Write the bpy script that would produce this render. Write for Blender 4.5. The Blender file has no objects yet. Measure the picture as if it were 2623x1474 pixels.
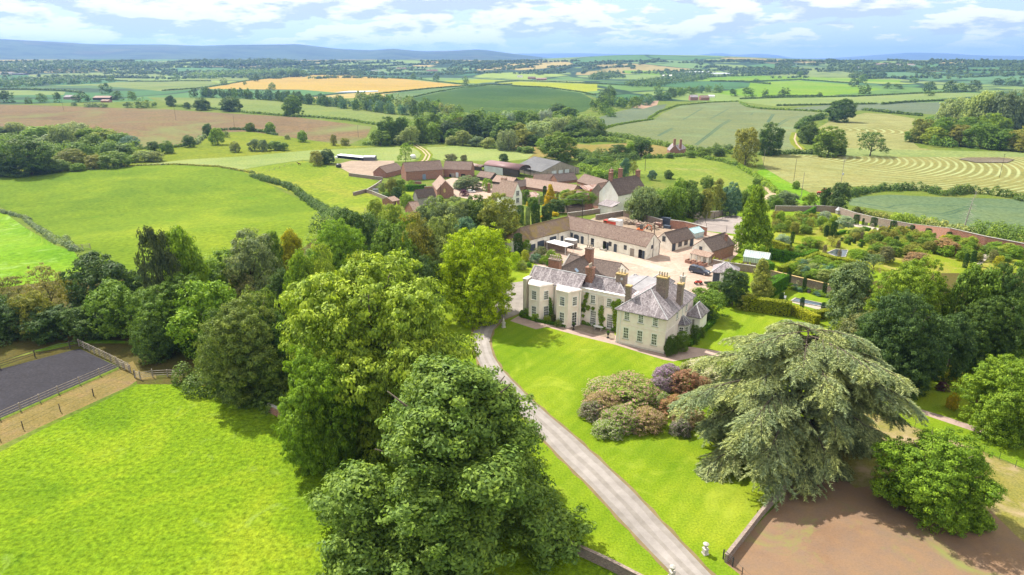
import bpy, math, random
import numpy as np
from mathutils import Vector, Matrix
from mathutils.geometry import delaunay_2d_cdt
SC=bpy.context.scene; COL=SC.collection
rnd=random.Random(5)
# ------------------------------------------------------------------ camera model (pixels of the 2623x1474 photograph)
F=1710.0; HV=150.0; CH=50.0; TH=math.atan((737-HV)/F); CT,ST_=math.cos(TH),math.sin(TH)
def sst(a,b,x):
    t=min(1,max(0,(x-a)/(b-a))); return t*t*(3-2*t)
def interp(x,pts):
    if x<=pts[0][0]: return pts[0][1]
    for (a,b),(c,d) in zip(pts,pts[1:]):
        if x<=c: return b+(d-b)*(x-a)/(c-a)
    return pts[-1][1]
HL=[(-900,96),(-300,108),(0,114),(250,123),(420,121),(520,124),(600,121),(770,119),(860,129),(950,133),(1010,129),(1080,134),(1150,133),(1230,129),(1330,141),(1400,149),(1500,154)]
HM=[(1330,153),(1400,150),(1500,146),(1570,143),(1640,142),(1720,144),(1800,145),(1900,148),(2000,151),(2150,154)]
HF=[(1200,146),(1330,139),(1480,138),(1600,141),(1690,144),(1760,146),(1800,141),(1840,137.5),(1885,143),(1935,140),(1990,143),(2030,150),(2120,150),(2230,144),(2330,138),(2420,140),(2500,144),(2640,146),(2900,140),(3300,150)]
def terr(x,y):
    r=math.hypot(x,y)
    if r<230: return 0.0
    k=sst(250,800,r)
    z=-14*sst(178,340,r)+k*(2.6*math.sin(x/330+1.1)*math.cos(y/270-.4)+2.2*math.sin((x+.6*y)/610+2)+.9*math.sin((x-.4*y)/140))*(1-.0*r)
    if y>0 and r>1800:
        yy=max(y,.3*r); u=1311.5+F*x/(yy*CT+CH*ST_)
        wob=.5+.5*math.sin(x/410+y/700)*math.cos(y/530-x/900)
        def ridge(prof,r0,rc,r1,w):
            if r<r0 or r>r1: return 0
            py=interp(u,prof); H=max(0,CH+14+(150-py)/F*rc)
            s=sst(r0,rc,r) if r<rc else 1-sst(rc,r1,r)
            return H*s*(1-w*(1-s)*wob)
        z+=ridge(HM,2400,4300,6500,.5)+ridge(HL,5600,9000,12500,.7)+ridge(HF,15000,20000,24000,.3)
    return z
def un(u,v,z=0.0):
    xc=(u-1311.5)/F; yc=(737-v)/F
    d=(xc, CT+yc*ST_, -ST_+yc*CT)
    t=(z-CH)/d[2]; return (d[0]*t,d[1]*t)
def gp(u,v,h=0.0):
    """point of the ground (plus h) seen at a photo pixel"""
    xc=(u-1311.5)/F; yc=(737-v)/F; dx,dy,dz=xc,CT+yc*ST_,-ST_+yc*CT; L=math.hypot(dx,dy)
    if dz<0 and (CH+16)/-dz*L<1600:
        z=0.0
        for _ in range(8):
            p=un(u,v,z+h); z=z+(terr(*p)-z)*.75
        return Vector((p[0],p[1],z))
    r=900.0; q=r
    while r<24000:
        t=r/L
        if CH+dz*t<=terr(dx*t,dy*t)+h: break
        q=r; r*=1.015
    for _ in range(9):
        m=(q+r)/2; t=m/L
        if CH+dz*t<=terr(dx*t,dy*t)+h: r=m
        else: q=m
    t=r/L; return Vector((dx*t,dy*t,terr(dx*t,dy*t)))
def pj(x,y,z):
    dz=z-CH; yc=y*ST_+dz*CT; dep=y*CT-dz*ST_
    return (1311.5+F*x/dep, 737-F*yc/dep)
def depth(p): return p[1]*CT+(CH-p[2])*ST_
def K(x0,y0,s): return lambda x,y:(x0+x*s,y0+y*s)
H1=K(1280,640,.16575);H2=K(1540,660,.17955);KS=K(1300,530,.11646);YD=K(1560,540,.15528);FA=K(940,390,.13975)
FB=K(1260,390,.17081);GA=K(1860,540,.20716);GB=K(2180,500,.17957);C5=K(0,0,.50932);C6=K(1311,0,.50932)
L1=K(0,540,.27624);L3=K(0,290,.27174);M4=K(900,220,.27174);M5=K(1560,340,.27174)
RH=K(1400,840,.24865)
def ks(f,*p): return [f(*q) for q in p]
# ------------------------------------------------------------------ scene helpers
def tag(o,label=None,cat=None,group=None,kind=None):
    if label: o['label']=label
    if cat: o['category']=cat
    if group: o['group']=group
    if kind: o['kind']=kind
    return o
def empty(name,loc,rz=0,label=None,cat=None,group=None):
    o=bpy.data.objects.new(name,None); COL.objects.link(o); o.location=loc; o.rotation_euler=(0,0,rz)
    o.empty_display_size=.3
    return tag(o,label,cat,group)
def link(name,me,parent=None,mat=None):
    o=bpy.data.objects.new(name,me); COL.objects.link(o)
    if parent is not None: o.parent=parent
    if mat is not None and not me.materials: me.materials.append(mat)
    return o
class MB:
    """collects polygons, builds one mesh with metre UVs"""
    def __init__(s): s.v=[];s.f=[]
    def poly(s,pts):
        n=len(s.v); s.v+= [tuple(p) for p in pts]; s.f.append(tuple(range(n,n+len(pts)))); return s
    def box(s,x0,y0,z0,x1,y1,z1,m=None):
        P=[(x0,y0,z0),(x1,y0,z0),(x1,y1,z0),(x0,y1,z0),(x0,y0,z1),(x1,y0,z1),(x1,y1,z1),(x0,y1,z1)]
        if m: P=[tuple(m@Vector(p)) for p in P]
        n=len(s.v); s.v+=P
        for f in ((0,3,2,1),(4,5,6,7),(0,1,5,4),(1,2,6,5),(2,3,7,6),(3,0,4,7)): s.f.append(tuple(n+i for i in f))
        return s
    def rings(s,R,cap=True,closed=True):
        """R: list of rings of equal length"""
        n=len(s.v); k=len(R[0])
        for r in R: s.v+=[tuple(p) for p in r]
        for i in range(len(R)-1):
            for j in range(k if closed else k-1):
                a=n+i*k+j; b=n+i*k+(j+1)%k; s.f.append((a,b,b+k,a+k))
        if cap: s.f.append(tuple(n+j for j in range(k))[::-1]); s.f.append(tuple(n+(len(R)-1)*k+j for j in range(k)))
        return s
    def lathe(s,prof,c=(0,0),seg=12,cap=True):
        return s.rings([[(c[0]+r*math.cos(6.28319*j/seg),c[1]+r*math.sin(6.28319*j/seg),z) for j in range(seg)] for r,z in prof],cap)
    def tube(s,pts,rad,seg=6):
        R=[]
        for i,p in enumerate(pts):
            p=Vector(p); a=Vector(pts[max(i-1,0)]); b=Vector(pts[min(i+1,len(pts)-1)]); d=(b-a).normalized()
            t=d.cross(Vector((0,0,1)));
            if t.length<1e-3: t=Vector((1,0,0))
            t.normalize(); w=d.cross(t); r=rad[i] if isinstance(rad,(list,tuple)) else rad
            R.append([p+t*r*math.cos(6.28319*j/seg)+w*r*math.sin(6.28319*j/seg) for j in range(seg)])
        return s.rings(R)
    def mesh(s,name,mat=None,smooth=False):
        me=bpy.data.meshes.new(name); me.from_pydata(s.v,[],s.f)
        uv=me.uv_layers.new(name='UVMap'); me.update()
        co=me.vertices
        for p in me.polygons:
            n=p.normal; t=Vector((-n.y,n.x,0))
            if t.length<.05: t=Vector((1,0,0))
            t.normalize(); b=n.cross(t)
            for li in p.loop_indices:
                q=co[me.loops[li].vertex_index].co; uv.data[li].uv=(q.dot(t),q.dot(b))
        if smooth: me.polygons.foreach_set('use_smooth',[True]*len(me.polygons))
        if mat: me.materials.append(mat)
        return me
    def obj(s,name,mat,parent=None,smooth=False): return link(name,s.mesh(name,mat,smooth),parent)
# ------------------------------------------------------------------ materials
def nm(name):
    m=bpy.data.materials.new(name); m.use_nodes=True; nt=m.node_tree; nt.nodes.clear()
    return m,nt
class G:
    def __init__(s,nt): s.nt=nt
    def n(s,t,**k):
        n=s.nt.nodes.new(t)
        for a,b in k.items(): setattr(n,a,b)
        return n
    def l(s,a,b): s.nt.links.new(a,b)
    def tex(s,co,scale,detail=4,rough=.55,st=None,dist=0):
        if st:
            mp=s.n('ShaderNodeMapping'); mp.inputs['Scale'].default_value=st[:3]
            if len(st)>3: mp.inputs['Rotation'].default_value=(0,0,st[3])
            s.l(co,mp.inputs[0]); co=mp.outputs[0]
        t=s.n('ShaderNodeTexNoise'); t.inputs['Scale'].default_value=scale; t.inputs['Detail'].default_value=detail
        t.inputs['Roughness'].default_value=rough; t.inputs['Distortion'].default_value=dist; s.l(co,t.inputs['Vector']); return t.outputs['Fac']
    def ramp(s,fac,cols,p0=.3,p1=.7):
        r=s.n('ShaderNodeValToRGB'); e=r.color_ramp.elements; k=len(cols)
        while len(e)<k: e.new(.5)
        for i,c in enumerate(cols): e[i].position=p0+(p1-p0)*i/max(1,k-1); e[i].color=(*c,1)
        s.l(fac,r.inputs[0]); return r.outputs[0]
    def mix(s,fac,a,b,mode='MIX'):
        m=s.n('ShaderNodeMix',data_type='RGBA',blend_type=mode)
        for i,x in ((0,fac),(6,a),(7,b)):
            if isinstance(x,(int,float)): m.inputs[i].default_value=x
            elif isinstance(x,tuple): m.inputs[i].default_value=(*x,1) if len(x)==3 else x
            else: s.l(x,m.inputs[i])
        return m.outputs[2]
    def mth(s,op,a,b=0.0,c=None):
        m=s.n('ShaderNodeMath',operation=op)
        for i,x in enumerate((a,b) if c is None else (a,b,c)):
            if isinstance(x,(int,float)): m.inputs[i].default_value=x
            else: s.l(x,m.inputs[i])
        return m.outputs[0]
    def out(s,col,rough=.9,bump=None,bs=.3,bd=.1,spec=.3,metal=0):
        p=s.n('ShaderNodeBsdfPrincipled'); o=s.n('ShaderNodeOutputMaterial')
        if isinstance(col,tuple): p.inputs['Base Color'].default_value=(*col,1)
        else: s.l(col,p.inputs['Base Color'])
        if isinstance(rough,(int,float)): p.inputs['Roughness'].default_value=rough
        else: s.l(rough,p.inputs['Roughness'])
        p.inputs['Specular IOR Level'].default_value=spec; p.inputs['Metallic'].default_value=metal
        if bump is not None:
            b=s.n('ShaderNodeBump'); b.inputs['Strength'].default_value=bs; b.inputs['Distance'].default_value=bd
            s.l(bump,b.inputs['Height']); s.l(b.outputs[0],p.inputs['Normal'])
        s.l(p.outputs[0],o.inputs[0]); return p
def coord(g,kind='Object'):
    return g.n('ShaderNodeTexCoord').outputs[kind]
def grass(name,cols,big=.03,mid=.25,fine=2.2,patch=None,pcol=None,rows=None,bump=.35,extra=None,lo=.62):
    m,nt=nm(name); g=G(nt); co=coord(g)
    cols=[(c[0]*.74,c[1]*.70,c[2]*.66+.003) for c in cols]
    a=g.tex(co,big,4,.6,dist=.6); c=g.ramp(a,cols,.3,.7)
    b=g.tex(co,mid,5,.65); c=g.mix(g.ramp(b,[(0,0,0),(1,1,1)],.35,.75),c,g.mix(1.0,c,(1.22,1.1,.9),'MULTIPLY'))
    f=g.tex(co,fine,4,.7); c=g.mix(1.0,c,g.ramp(f,[(lo,lo+.03,lo-.02),(1.0,1.0,1.0),(2-lo-.03,1.92-lo,1.92-lo)],.3,.7),'MULTIPLY')
    if patch:
        sc,lo,hi=patch; t=g.tex(co,sc,6,.7,dist=.8); c=g.mix(g.ramp(t,[(0,0,0),(1,1,1)],lo,hi),c,pcol)
    if rows:
        per,ang,dark=rows[:3]; w=g.n('ShaderNodeTexWave',wave_type='BANDS',bands_direction='X',wave_profile='SIN')
        mp=g.n('ShaderNodeMapping'); mp.inputs['Rotation'].default_value=(0,0,ang); g.l(co,mp.inputs[0]); g.l(mp.outputs[0],w.inputs[0])
        w.inputs['Scale'].default_value=math.pi/10/per*1.0; w.inputs['Distortion'].default_value=rows[3] if len(rows)>3 else .4; w.inputs['Detail Scale'].default_value=.4
        c=g.mix(1.0,c,g.ramp(w.outputs['Fac'],[dark,(1,1,1)],.1,.6),'MULTIPLY')
    if extra: c=extra(g,co,c)
    g.out(c,.95,g.tex(co,fine*1.3,3,.8),bump,.25,.03); return m
def plain(name,cols,scale=3,rough=.85,bump=.2,st=None,coordk='Object',spec=.12,metal=0,detail=6):
    m,nt=nm(name); g=G(nt); co=coord(g,coordk)
    t=g.tex(co,scale,detail,.65,st); c=g.ramp(t,cols,.3,.7)
    f=g.tex(co,scale*.17,4,.6); c=g.mix(1.0,c,g.ramp(f,[(.82,.82,.82),(1.1,1.1,1.1)],.3,.7),'MULTIPLY')
    g.out(c,rough,t,bump,.02,spec,metal); return m
def tiled(name,cols,mort,bw=.25,bh=.16,patch=None,rough=.85,msize=.012):
    """brick / tile courses laid in the face's own UV metres, with weather patches"""
    m,nt=nm(name); g=G(nt); co=coord(g,'UV')
    b=g.n('ShaderNodeTexBrick'); g.l(co,b.inputs[0]); b.inputs['Scale'].default_value=1; b.inputs['Brick Width'].default_value=bw
    b.inputs['Row Height'].default_value=bh; b.inputs['Mortar Size'].default_value=msize; b.inputs['Bias'].default_value=0
    b.inputs['Color1'].default_value=(.0,.0,.0,1); b.inputs['Color2'].default_value=(1,1,1,1); b.inputs['Mortar'].default_value=(.5,.5,.5,1)
    t=g.tex(co,.9,6,.7); f=g.mix(.55,t,b.outputs['Color']); c=g.ramp(f,cols,.25,.75)
    s=g.tex(co,5,3,.7); c=g.mix(1.0,c,g.ramp(s,[(.72,.72,.72),(1.15,1.15,1.15)],.35,.68),'MULTIPLY')
    if patch:
        for sc,lo,hi,pc,st in patch:
            q=g.tex(co,sc,6,.75,st); c=g.mix(g.ramp(q,[(0,0,0),(1,1,1)],lo,hi),c,pc)
    c=g.mix(b.outputs['Fac'],c,mort)
    h=g.mix(b.outputs['Fac'],s,(0,0,0)); g.out(c,rough,h,.5,.02,.25); return m
def leafmat(name,flower=None,fdens=.3,trans=.32):
    """foliage: object colour x per-leaf variation, diffuse + translucent"""
    m,nt=nm(name); g=G(nt)
    oi=g.n('ShaderNodeObjectInfo'); at=g.n('ShaderNodeAttribute',attribute_name='lv'); a2=g.n('ShaderNodeAttribute',attribute_name='lc')
    lv=at.outputs['Fac']; lc=a2.outputs['Fac']
    c=g.mix(1.0,oi.outputs['Color'],g.ramp(lv,[(.5,.56,.6),(.95,.95,.95),(1.42,1.34,1.1)],0,1),'MULTIPLY')
    c=g.mix(1.0,c,g.ramp(lc,[(.78,.85,.95),(1,1,1),(1.18,1.12,.9)],0,1),'MULTIPLY')
    if flower:
        s=g.mth('GREATER_THAN',lv,1-fdens); c=g.mix(s,c,flower)
    p=g.n('ShaderNodeBsdfPrincipled'); p.inputs['Roughness'].default_value=.6; p.inputs['Specular IOR Level'].default_value=.16; g.l(c,p.inputs['Base Color'])
    t=g.n('ShaderNodeBsdfTranslucent'); g.l(g.mix(1.0,c,(1.15,1.2,.55),'MULTIPLY'),t.inputs[0])
    x=g.n('ShaderNodeMixShader'); x.inputs[0].default_value=trans; g.l(p.outputs[0],x.inputs[1]); g.l(t.outputs[0],x.inputs[2])
    o=g.n('ShaderNodeOutputMaterial'); g.l(x.outputs[0],o.inputs[0]); return m
LEAF=leafmat('leaf'); NEEDLE=leafmat('needle',trans=.2)
BARK=plain('bark',[(.06,.05,.035),(.11,.09,.065),(.17,.145,.11)],1.5,st=(3,3,.6))
# ------------------------------------------------------------------ ground: one partition of the land, cut along every field, lawn and drive edge
def hexa(s): # sRGB hex to linear
    r=[int(s[i:i+2],16)/255 for i in (0,2,4)]; return tuple(c/12.92 if c<.04045 else ((c+.055)/1.055)**2.4 for c in r)
AL=.52 # share of the photo's colour that is albedo at this exposure
def ph(s,k=1.0): return tuple(c*AL*k for c in hexa(s))
GK=1.0
def gc(*h): return [ph(x,GK) for x in h]
M={}
M['paddock']=grass('paddock_grass',gc('7cac1c','98c424','b6d434'),.06,.7,1.6,(.20,.60,.85),ph('b0cc6a'),bump=1.3,lo=.46)  # strong fine contrast also puts small tuft shadows into the colour
M['lawn']=grass('lawn_grass',gc('84b01e','9ac02a','b2cc3a'),.05,.24,4,(.12,.54,.85),ph('bccb4c'),rows=(2.6,.62,(.90,.94,.86),.9),bump=.25)
M['verge']=grass('verge_grass',gc('8fb41f','a8be3c','b4b658'),.12,.5,3,(.3,.55,.7),ph('c2b070'))
M['rough']=grass('rough_grass',gc('6c8c34','84a040','98a656'),.06,.3,1.5)
M['soil']=grass('bare_paddock',gc('a68c76','b29a84','b09c82'),.09,.5,4.5,(.12,.54,.68),ph('989a5c'),bump=.12,lo=.85)
M['drygrass']=grass('dry_paddock_grass',gc('98a048','a8aa5c','b4b070'),.09,.5,3.5,(.12,.5,.64),ph('c2ac88'),bump=.2)
M['path']=plain('gravel_pink',gc('c2a596','d0b6a8','d8c2b6'),4)
M['court']=plain('courtyard_gravel',gc('c4a592','d4baa8','dfc9ba'),1.2)
M['drive']=plain('asphalt_old',gc('a09890','aea69e','bcb4ac'),.7)
M['drivel']=plain('asphalt_wheel_track',gc('b0a8a2','bcb4ae','c8c0ba'),.7)
M['edge']=plain('verge_litter',gc('8a7c50','9a8462','869044'),3)
M['arena']=plain('rubber_arena',gc('302e36','3c3a42','4a4850'),2.2,bump=.7)
M['dry']=grass('dry_path',gc('968e54','a69c66','b09c76'),.2,.7,3)
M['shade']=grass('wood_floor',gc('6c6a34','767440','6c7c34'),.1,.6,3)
M['earth']=plain('yard_earth',gc('a8907c','bca690','c8b4a0'),.8)
M['paving']=plain('stone_paving',gc('9c8c7a','ac9c88','bcae9c'),1.5)
M['concrete']=plain('apron',gc('ccbba8','dacbb8','e4d8c8'),1.0)
M['tennis']=plain('tennis_court',gc('a89c98','b4a8a2','beb2aa'),.6)
M['road']=plain('lane',gc('a8a09a','b4aca4','beb6b0'),.7)
M['track']=plain('farm_track',gc('c0a888','d0ba98','c8b498'),.8)
M['greenA']=grass('hill_pasture',gc('6e9624','86aa2a','a4c034'),.014,.10,.7,(.06,.60,.75),ph('6c9824'),bump=.6)
M['greenB']=grass('left_pasture',gc('78b420','8cc22c','a2c840'),.03,.2,.7,(.1,.55,.7),ph('a4c46c'))
M['greenC']=grass('farm_paddock',gc('88ac2c','9cb838','b0bc4c'),.02,.15,.6,(.04,.6,.8),ph('b4b064'))
M['pale']=grass('root_crop',gc('9cba68','aec67a','bacc84'),.02,.2,.9,rows=(2.5,.95,(.86,.92,.86)))
M['brown']=grass('seed_drilled_soil',gc('8f7c5e','9c8b6a','8c8c5c'),.007,.03,.35,(.006,.5,.66),ph('8a9458'),rows=(5,1.1,(.92,.92,.9)),bump=.1)
M['meadow']=grass('meadow',gc('84a024','96ac30','a8b23c'),.015,.1,.5)
M['crop']=grass('young_crop',gc('86a054','94ae60','a2b26a'),.006,.04,.4,rows=(9,.7,(.95,.96,.94)),bump=.1)
M['gold']=grass('ripe_barley',gc('ccb45c','d8c064','d0bc5c'),.004,.02,.2,bump=.1)
M['dark']=grass('dark_cereal',gc('4c7434','5a8038','749038'),.004,.02,.2,rows=(22,1.9,(.72,.76,.74),.8),bump=.1)
M['teal']=grass('teal_cereal',gc('6c9460','7a9c64','86a66e'),.005,.02,.2,bump=.1)
M['yellow']=grass('bright_ley',gc('a4bc20','b4c82c','c0cc40'),.004,.02,.2,bump=.1)
M['bright']=grass('bright_pasture',gc('7cb428','8cbc30','a0c440'),.004,.02,.2,bump=.1)
M['wheat']=grass('blue_green_wheat',gc('84986a','8ea070','98a878'),.006,.05,.5,(.012,.5,.8),ph('8ea878'),bump=.1)
M['wheatb']=grass('deep_wheat',gc('708f66','7a9870','86a278'),.01,.06,.6,bump=.1)
M['bluewheat']=grass('grey_wheat',gc('788e74','80967a','8a9e80'),.006,.05,.5,bump=.1)
M['palegr']=grass('pale_ley',gc('8cac64','9ab66e','a6ba76'),.006,.03,.4,bump=.1)
M['meadowb']=grass('sunny_meadow',gc('84a83c','98b44c','aeb864'),.02,.1,.7,(.06,.6,.75),ph('b8b080'))
M['tan']=grass('dry_meadow',gc('a49c5e','b0a468','a0a050'),.02,.1,.7)
M['tram']=plain('tramline_soil',gc('4c6848','587450'),1)
M['bare']=plain('bare_soil_patch',gc('b8987c','c4a488'),1)
M['bed']=plain('planting_bed',gc('6c6040','807050','686c38'),1.5)
M['gravelw']=plain('garden_gravel',gc('c8bcaa','d6cabc'),2)
def swirl(cx,cy,per,amp):
    def ex(g,co,c):
        mp=g.n('ShaderNodeMapping'); mp.inputs['Location'].default_value=(-cx,-cy,0); g.l(co,mp.inputs[0])
        w=g.n('ShaderNodeTexWave',wave_type='RINGS',rings_direction='Z'); g.l(mp.outputs[0],w.inputs[0])
        w.inputs['Scale'].default_value=math.pi/10/per; w.inputs['Distortion'].default_value=amp; w.inputs['Detail'].default_value=1.5; w.inputs['Detail Scale'].default_value=.12
        w.inputs['Detail Roughness'].default_value=.7; br=g.ramp(g.tex(co,.05,5,.7),[(.15,.15,.15),(1,1,1)],.35,.6); fw_=g.mix(1.0,g.ramp(w.outputs['Fac'],[(0,0,0),(.85,.85,.85)],.5,.95),br,'MULTIPLY')
        return g.mix(fw_,c,ph('c2cc90'))
    return ex
_c=gp(1985,395); M['hayA']=grass('mown_hay',gc('98a05e','a4aa68','b0b272'),.02,.15,.7,extra=swirl(_c.x,_c.y,4.4,6.0),bump=.3)
_c=gp(2050,330); M['hayB']=grass('mown_hay_far',gc('98a05c','a4a866','aeb06e'),.02,.1,.6,extra=swirl(_c.x,_c.y,7,9.0),bump=.3)
# far patchwork: fields beyond a kilometre or so
def farland():
    m,nt=nm('far_farmland'); g=G(nt); co=coord(g)
    mp=g.n('ShaderNodeMapping'); mp.inputs['Scale'].default_value=(1/340,1/520,0); mp.inputs['Rotation'].default_value=(0,0,.4); g.l(co,mp.inputs[0])
    nz=g.n('ShaderNodeTexNoise'); nz.inputs['Scale'].default_value=.8; g.l(mp.outputs[0],nz.inputs['Vector'])
    ad=g.n('ShaderNodeVectorMath',operation='MULTIPLY_ADD'); g.l(nz.outputs['Color'],ad.inputs[0]); ad.inputs[1].default_value=(.9,.9,0); g.l(mp.outputs[0],ad.inputs[2])
    v=g.n('ShaderNodeTexVoronoi',feature='F1'); v.inputs['Scale'].default_value=1; g.l(ad.outputs[0],v.inputs['Vector'])
    sp=g.n('ShaderNodeSeparateColor'); g.l(v.outputs['Color'],sp.inputs[0])
    c=g.ramp(sp.outputs[0],gc('5c8848','7a9a50','6c9040','8a9c54','4c7c40','9cb048','b0a060','68905c','88a050','5a7c40','c0ac68','7c9858'),0,.95)
    r=g.nt.nodes[-1]; 
    for n in g.nt.nodes:
        if n.type=='VALTORGB': n.color_ramp.interpolation='CONSTANT'
    e=g.n('ShaderNodeTexVoronoi',feature='DISTANCE_TO_EDGE'); e.inputs['Scale'].default_value=1; g.l(ad.outputs[0],e.inputs['Vector'])
    c=g.mix(g.ramp(e.outputs['Distance'],[(1,1,1),(0,0,0)],.02,.035),c,ph('2c4c28'))
    f=g.tex(co,.02,5,.7); c=g.mix(1.0,c,g.ramp(f,[(.8,.82,.8),(1.1,1.1,1.1)],.3,.7),'MULTIPLY')
    wd=g.tex(co,.0016,5,.62,(1,1.6,1)); c=g.mix(g.ramp(wd,[(0,0,0),(1,1,1)],.555,.575),c,ph('35542f'))
    ln=g.n('ShaderNodeVectorMath',operation='LENGTH'); g.l(co,ln.inputs[0]); hm=g.n('ShaderNodeMapRange'); hm.inputs[1].default_value=5000; hm.inputs[2].default_value=6800; hm.inputs[4].default_value=.9; g.l(ln.outputs['Value'],hm.inputs[0]); up=g.tex(co,.0013,7,.7,(1,1.5,3)); c=g.mix(hm.outputs[0],c,g.ramp(up,[ph('1a3230'),ph('264034'),ph('4c6444'),ph('203a34'),ph('30503c')],.32,.7))  # far hills: cloud shadow put into their dark bluish woodland colours
    g.out(c,.95,spec=.1); return m
M['far']=farland()
S=lambda *p:[(x*1.01825,y*1.01825) for x,y in p]
REG=[] # (object name, material key, polygon in photo pixels)
def reg(name,key,pts,off=0): REG.append((name,key,[gp(*p).xy for p in pts]))
def regw(name,key,pts): REG.append((name,key,[Vector(p) for p in pts]))
def strip(name,key,pts,w):
    P=[gp(*p).xy for p in pts]; A=[];B=[]
    for i,p in enumerate(P):
        d=(P[min(i+1,len(P)-1)]-P[max(i-1,0)]).normalized(); n=Vector((-d.y,d.x)); A.append(p+n*w/2);B.append(p-n*w/2)
    REG.append((name,key,A+B[::-1]))
# distance middle
reg('field','brown',[(-300,266),(0,268),(170,272),(300,277),(400,279),(570,290),(760,301),(952,325),(938,352),(890,372),(770,356),(640,337),(560,340),(490,362),(460,377),(380,380),(350,378),(330,350),(200,335),(0,332),(-300,330)])
reg('field','meadow',[(-200,440),(0,438),(150,390),(250,355),(350,378),(460,379),(490,364),(560,341),(640,338),(770,357),(900,374),(960,376),(790,386),(610,404),(480,413),(360,421),(200,430),(0,443)])
reg('field','crop',ks(C5,(740,490),(1200,495),(1500,520),(1800,552),(2110,595),(1900,622),(1450,580),(1220,560),(1000,535),(870,520)))
reg('field','gold',ks(C5,(1000,448),(1060,440),(1230,405),(1500,375),(1700,374),(2000,395),(2340,430),(1950,462),(1700,468),(1520,452)))
reg('field','crop',ks(C5,(440,430),(600,412),(1060,412),(1160,425),(1000,448),(820,460),(600,440)))
reg('field','crop',ks(C5,(900,402),(1250,378),(1480,368),(1450,380),(1220,405),(1050,410)))
reg('field','palegr',ks(C5,(140,378),(500,365),(860,358),(840,385),(660,408),(520,395),(160,398)))
reg('field','palegr',ks(C5,(-300,455),(130,455),(330,462),(320,478),(0,480),(-300,480)))
reg('field','dark',[(1034,255),(1187,226),(1240,219),(1311,219),(1400,226),(1489,239),(1530,262),(1500,285),(1440,300),(1380,300),(1250,295),(1170,285),(1100,275)])
reg('field','teal',ks(C5,(1930,475),(2200,440),(2330,436),(2190,470),(2030,505),(1960,500)))
reg('field','yellow',[(1270,214),(1330,210),(1530,216),(1530,233),(1489,237),(1400,223)])
reg('field','yellow',ks(C5,(2230,408),(2400,400),(2540,405),(2400,420),(2300,420)))
reg('field','bluewheat',ks(C6,(440,590),(560,555),(640,540),(780,525),(760,560),(690,600),(480,640),(450,620)))
reg('soil_patch','bare',ks(C6,(600,540),(640,520),(740,505),(730,530),(660,548)))
reg('field','wheat',ks(C6,(440,665),(560,622),(715,603),(760,570),(870,525),(1000,516),(1140,515),(1180,535),(1260,548),(1400,552),(1580,572),(1500,610),(1430,640),(1420,720),(1455,765),(1100,765),(900,752),(700,712),(600,690)))
reg('field','bright',ks(C6,(1010,468),(1190,440),(1200,415),(1450,405),(1700,425),(1870,450),(1720,470),(1560,484),(1260,488),(1100,480)))
reg('field','bright',ks(C6,(900,410),(1000,388),(1060,379),(1450,386),(1960,405),(1950,415),(1450,402),(1150,408)))
reg('field','bright',ks(C6,(560,355),(830,358),(830,378),(700,378),(570,370)))
reg('field','palegr',ks(C6,(1170,515),(1280,502),(1700,490),(2060,466),(2400,470),(2400,480),(2200,495),(1800,520),(1340,538)))
reg('field','bluewheat',ks(C6,(1400,545),(1700,522),(2200,514),(2700,520),(2700,600),(2190,580),(1760,556),(1590,568)))
reg('field','tan',ks(C6,(-20,720),(150,716),(500,735),(560,790),(100,800),(-20,790)))
reg('field','tan',[(1505,372),(1640,366),(1760,385),(1700,400),(1560,408),(1490,400)])
reg('field','hayB',ks(C6,(1540,645),(1600,610),(1780,568),(1900,575),(2040,600),(2010,660),(2000,700),(2050,745),(2230,770),(2700,790),(2700,880),(1700,880),(1500,780),(1560,720)))
reg('field','palegr',[(1980,388),(2150,380),(2700,392),(2700,404),(2300,402),(2100,400),(1990,402)])
reg('field','hayA',[(1950,402),(2000,396),(2300,404),(2700,402),(2700,510),(2500,494),(2400,486),(2170,478),(2140,498),(2100,506),(2060,486),(2010,462),(1960,432)])
reg('field','wheatb',ks(K(1700,440,.35831),(1320,200),(1420,178),(1600,165),(2000,182),(2800,205),(2800,460),(2400,430),(2200,450),(2060,400),(1800,320),(1500,265),(1330,240)))
reg('field','meadowb',[(1630,412),(1700,402),(1790,402),(1880,420),(1935,448),(1945,470),(1900,490),(1780,480),(1700,452),(1640,446)])
reg('field','greenB',[(1935,440),(1960,432),(2010,462),(2060,487),(2110,512),(2100,530),(2040,520),(1990,490)])
reg('track','track',[(1950,476),(1965,480),(1985,492),(1990,502),(1960,512),(1955,505),(1970,496),(1958,485)])
strip('track','meadow',ks(M5,(1760,0),(1740,60),(1760,110),(1830,170)),7)
strip('track','track',ks(M5,(1765,5),(1748,60),(1770,110),(1825,165)),1.4)
# left pastures
reg('field','greenB',[(-400,520),(0,537),(60,580),(140,628),(190,645),(230,700),(320,760),(320,900),(-400,900)])
reg('pasture','greenA',[(-400,460),(0,449),(120,442),(250,432),(350,425),(450,421),(560,427),(640,442),(670,462),(720,490),(800,522),(850,552),(880,590),(800,760),(400,780),(300,720),(250,668),(232,640),(190,636),(100,585),(60,560),(0,530),(-400,440)])
reg('paddock','greenC',[(615,436),(700,422),(775,412),(850,425),(900,444),(955,462),(975,470),(1010,500),(1030,560),(900,580),(862,553),(780,505),(665,462)])
reg('field','pale',[(352,423),(480,409),(620,401),(790,386),(950,379),(1060,377),(1082,385),(1075,402),(1060,412),(1000,415),(960,411),(860,408),(775,410),(700,421),(615,435),(560,425),(450,419)])
reg('field','pale',[(1092,378),(1180,374),(1290,384),(1370,392),(1350,408),(1290,414),(1200,412),(1130,412),(1100,402)])
reg('yard','earth',[(858,422),(900,412),(1010,412),(1012,452),(950,460),(900,446)])
strip('track','meadow',[(1060,372),(1085,386),(1095,397),(1088,410),(1068,424),(1050,440)],8)
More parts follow.
